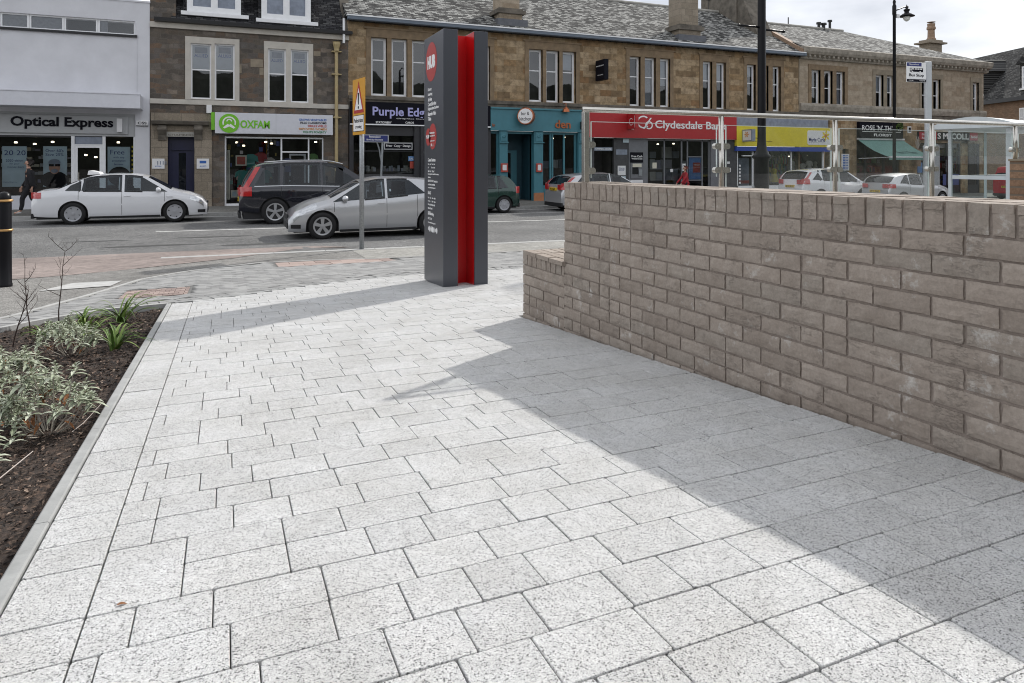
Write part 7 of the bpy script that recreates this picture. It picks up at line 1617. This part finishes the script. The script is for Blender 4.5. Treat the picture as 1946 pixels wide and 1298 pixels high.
car('car', 'silver hatchback driving right in front of the florist', 'car', 3.95, 1.72,
    [(-1.975, .58), (-1.95, .9), (-1.88, 1.06), (-1.62, 1.32), (-1.4, 1.41), (-.6, 1.48), (.1, 1.46), (.5, 1.36), (1.12, 1.0), (1.5, .9), (1.82, .74), (1.975, .5)],
    [(-1.975, 1.05), (-1, 1.0), (1.0, .90), (1.975, .64)], [(-1.975, .24), (-1, .2), (1, .2), (1.975, .2)], [-1.24, 1.25], .31, 'car_silver', (26.6 + 1.975, 21.65, H(28.5, 21.7)), 0,
    [(-1.40, -.85, .9, 0), (-.80, -.05, 8, 0), (.0, 1.02, 0, .6)], (.54, 1.08), (-1.86, -1.56), [-.83, -.02, 1.0], {'rl': (.26, .18, 1.0), 'plate': .68, 'hl': .5, 'mir': .8}, 'cars on the road')
car('parked_van', 'red van parked outside the newsagent, seen through the bus shelter glass', 'van', 4.3, 1.8,
    [(-2.15, .6), (-2.14, 1.5), (-2.05, 1.78), (-1.8, 1.84), (0, 1.86), (.5, 1.78), (1.25, 1.18), (1.6, 1.05), (2.0, .9), (2.15, .6)],
    [(-2.15, 1.1), (1, 1.05), (2.15, .8)], [(-2.15, .3), (2.15, .25)], [-1.3, 1.35], .33, 'car_red', (41.4, 23.8, H(41, 23.8)), 0,
    [(.0, 1.12, 0, .7)], (.58, 1.2), (-2.1, -2.09), [-.9, -.02, 1.05], {'rl': (.1, .4, 1.3), 'plate': .7, 'hl': .5, 'mir': .9}, None)

# ================================================================ PEOPLE
def skinned(name, mat, parent, joints, edges, root=0, sub=2):
    me = bpy.data.meshes.new(name); me.from_pydata([j[0] for j in joints], edges, []); me.materials.append(M(mat))
    o = bpy.data.objects.new(name, me); COL.objects.link(o); o.parent = parent
    sk = o.modifiers.new('skin', 'SKIN'); sk.use_smooth_shade = True; sk.branch_smoothing = .5
    for i, j in enumerate(joints):
        r = j[1]; me.skin_vertices[0].data[i].radius = (r, r) if not isinstance(r, tuple) else r; me.skin_vertices[0].data[i].use_root = (i == root)
    s = o.modifiers.new('sub', 'SUBSURF'); s.levels = sub; s.render_levels = sub; return o
def person(label, loc, rz, hgt, coat, leg, hairm, stride, skirt=False, bagm=None, arm=(.3, -.25), shoe='trainer', hood=False):
    """walks towards local +x; y is left"""
    k = hgt / 1.75; t = thing('person', label, 'person', loc, rz, local=True)
    def V(x, y, z): return (x * k, y * k, z * k)
    f, bk = stride, -stride * .9
    hipz = .92; an_f = (f, .09, .085); an_b = (bk, -.09, .13)
    J = [(V(0, 0, .95), .13 * k), (V(0, 0, 1.12), .115 * k), (V(.02, 0, 1.30), .13 * k), (V(.03, 0, 1.43), .085 * k), (V(.04, 0, 1.50), .052 * k), (V(.05, 0, 1.57), .055 * k), (V(.06, 0, 1.645), .088 * k), (V(.05, 0, 1.715), .066 * k)]
    E = [(0, 1), (1, 2), (2, 3), (3, 4), (4, 5), (5, 6), (6, 7)]
    def chain(st, pts):
        p = st
        for q in pts: J.append(q); E.append((p, len(J) - 1)); p = len(J) - 1
        return p
    chain(0, [(V(.02, .09, .86), .095 * k), (V(f * .55 + .06, .09, .49), .062 * k), (V(f * .8, .09, .28), .052 * k), (V(*an_f), .038 * k), (V(f + .10, .095, .04), .036 * k), (V(f + .17, .1, .035), .028 * k)])
    chain(0, [(V(-.02, -.09, .86), .095 * k), (V(bk * .35 + .05, -.09, .50), .062 * k), (V(bk * .8, -.09, .32), .052 * k), (V(*an_b), .038 * k), (V(bk + .09, -.095, .05), .034 * k), (V(bk + .15, -.1, .03), .026 * k)])
    hands = []
    for sg, sw in ((1, arm[1]), (-1, arm[0])):
        e = chain(2, [(V(.02, sg * .17, 1.39), .062 * k), (V(.02 + sw * .35, sg * .215, 1.17), .046 * k), (V(.03 + sw * .75 + .03, sg * .225, .98), .037 * k), (V(.03 + sw + .06, sg * .215, .86), .026 * k)])
        h = (.03 + sw + .07, sg * .213, .83); chain(e, [(V(h[0] + .01, h[1], h[2] - .03), .026 * k)]); pp = len(J) - 1; hands.append(h)
        for q in range(4):
            o_ = -.03 + .02 * q; L_ = (.07, .08, .075, .06)[q]; chain(pp, [(V(h[0] + o_ + .01, h[1], h[2] - .06), .0095 * k), (V(h[0] + o_ + .018, h[1] - sg * .008, h[2] - .06 - L_ * .5), .008 * k), (V(h[0] + o_ + .03, h[1] - sg * .02, h[2] - .06 - L_), .007 * k)])
        chain(pp, [(V(h[0] + .04, h[1] - sg * .01, h[2] - .02), .010 * k), (V(h[0] + .06, h[1] - sg * .015, h[2] - .055), .008 * k)])
    body = skinned('body', 'skin', t, J, E)
    # face features
    b = MB(); 
    b.prism([(.135 * k, 1.60 * k), (.165 * k, 1.612 * k), (.138 * k, 1.645 * k)], 'y', -.012 * k, .012 * k); b.build('nose', 'skin', t)
    for sg in (-1, 1):
        b = MB(); b.lathe([(0, 0), (.011 * k, .003 * k), (.009 * k, .008 * k), (0, .009 * k)], (.136 * k, sg * .032 * k, 1.642 * k), 8, 'x'); b.build('eye', 'letters_dark', t)
        b = MB(); b.lathe([(0, 0), (.025 * k, .004 * k), (.022 * k, .016 * k), (0, .012 * k)], (.045 * k, sg * .078 * k, 1.63 * k), 10, 'y'); b.build('ear', 'skin', t)
    b = MB(); b.box(.128 * k, .137 * k, -.022 * k, .022 * k, 1.583 * k, 1.590 * k); b.build('mouth', 'news_red', t)
    hr = [((.03 * k, 0, 1.66 * k), .100 * k), ((.01 * k, 0, 1.715 * k), .085 * k), ((-.02 * k, 0, 1.62 * k), .088 * k), ((-.025 * k, 0, 1.54 * k), .06 * k)]
    skinned('hair', hairm, t, hr, [(0, 1), (0, 2), (2, 3)], 0)
    # coat: grown over the torso and arms
    cz = .78 if not skirt else .62
    CJ = [(V(0, 0, 1.02), .155 * k), (V(0, 0, 1.18), .145 * k), (V(.02, 0, 1.32), .155 * k), (V(.03, 0, 1.43), .10 * k), (V(.03, 0, 1.48), .068 * k), (V(0, 0, .9), .165 * k), (V(-.01, 0, cz), (.20 if skirt else .16) * k)]
    CE = [(0, 1), (1, 2), (2, 3), (3, 4), (0, 5), (5, 6)]
    for sg, sw in ((1, arm[1]), (-1, arm[0])):
        p = 2
        for q in [(V(.02, sg * .18, 1.39), .078 * k), (V(.02 + sw * .35, sg * .22, 1.17), .062 * k), (V(.03 + sw * .75 + .03, sg * .23, .98), .052 * k), (V(.03 + sw + .055, sg * .217, .875), .042 * k)]: CJ.append(q); CE.append((p, len(CJ) - 1)); p = len(CJ) - 1
    skinned('coat', coat, t, CJ, CE)
    if skirt:
        b = MB(); b.lathe([(.12 * k, .95 * k), (.17 * k, .85 * k), (.22 * k, .62 * k), (.27 * k, .42 * k), (.25 * k, .42 * k), (.1 * k, .9 * k)], (0, 0, 0), 20); b.build('coat_skirt', coat, t, smooth=True)
    for (sg, ff, an) in ((1, f, an_f), (-1, bk, an_b)):
        kx = f * .55 + .06 if sg > 0 else bk * .35 + .05; ax_ = f * .8 if sg > 0 else bk * .8
        TJ = [(V(0, sg * .05, .93), .12 * k), (V(.02 * sg, sg * .09, .84), .108 * k), (V(kx, sg * .09, .49 + (.01 if sg < 0 else 0)), .076 * k), (V(ax_, sg * .09, .28 + (.04 if sg < 0 else 0)), .066 * k), (V(an[0], an[1], an[2] + .02), .058 * k)]
        skinned('trouser_leg', leg, t, TJ, [(0, 1), (1, 2), (2, 3), (3, 4)])
        SJ = [(V(an[0] - .03, an[1], an[2] - .03), .045 * k), (V(an[0] + .06, an[1], an[2] - .045), .045 * k), (V(an[0] + .17, an[1], max(.035, an[2] - .06)), .034 * k)]
        skinned('shoe', shoe, t, SJ, [(0, 1), (1, 2)])
    if bagm:
        b = MB(); h = hands[0]; b.box((h[0] - .14) * k, (h[0] + .14) * k, (h[1] - .05) * k, (h[1] + .05) * k, (h[2] - .36) * k, (h[2] - .12) * k); b.path([((h[0] - .09) * k, h[1] * k, (h[2] - .13) * k), (h[0] * k, h[1] * k, (h[2] - .02) * k), ((h[0] + .09) * k, h[1] * k, (h[2] - .13) * k)], .01); o = b.build('bag', bagm, t, bevel=.02)
    return t
yp = 26.2; xp = fx(57, yp)
person('person in black walking left past the optician window, seen from the side', (xp, yp, H(xp, yp)), math.pi, 1.74, 'cloth_black', 'cloth_black', 'hair_dark', .24, arm=(.18, -.2))
yp = 26.6; xp = fx(1303, yp)
person('person with red hair in a flared red coat carrying a pale bag outside the bank', (xp, yp, H(xp, yp)), math.pi - .2, 1.62, 'cloth_red', 'cloth_black', 'hair_red', .16, skirt=True, bagm='bag', arm=(.30, .26), shoe='cloth_black')
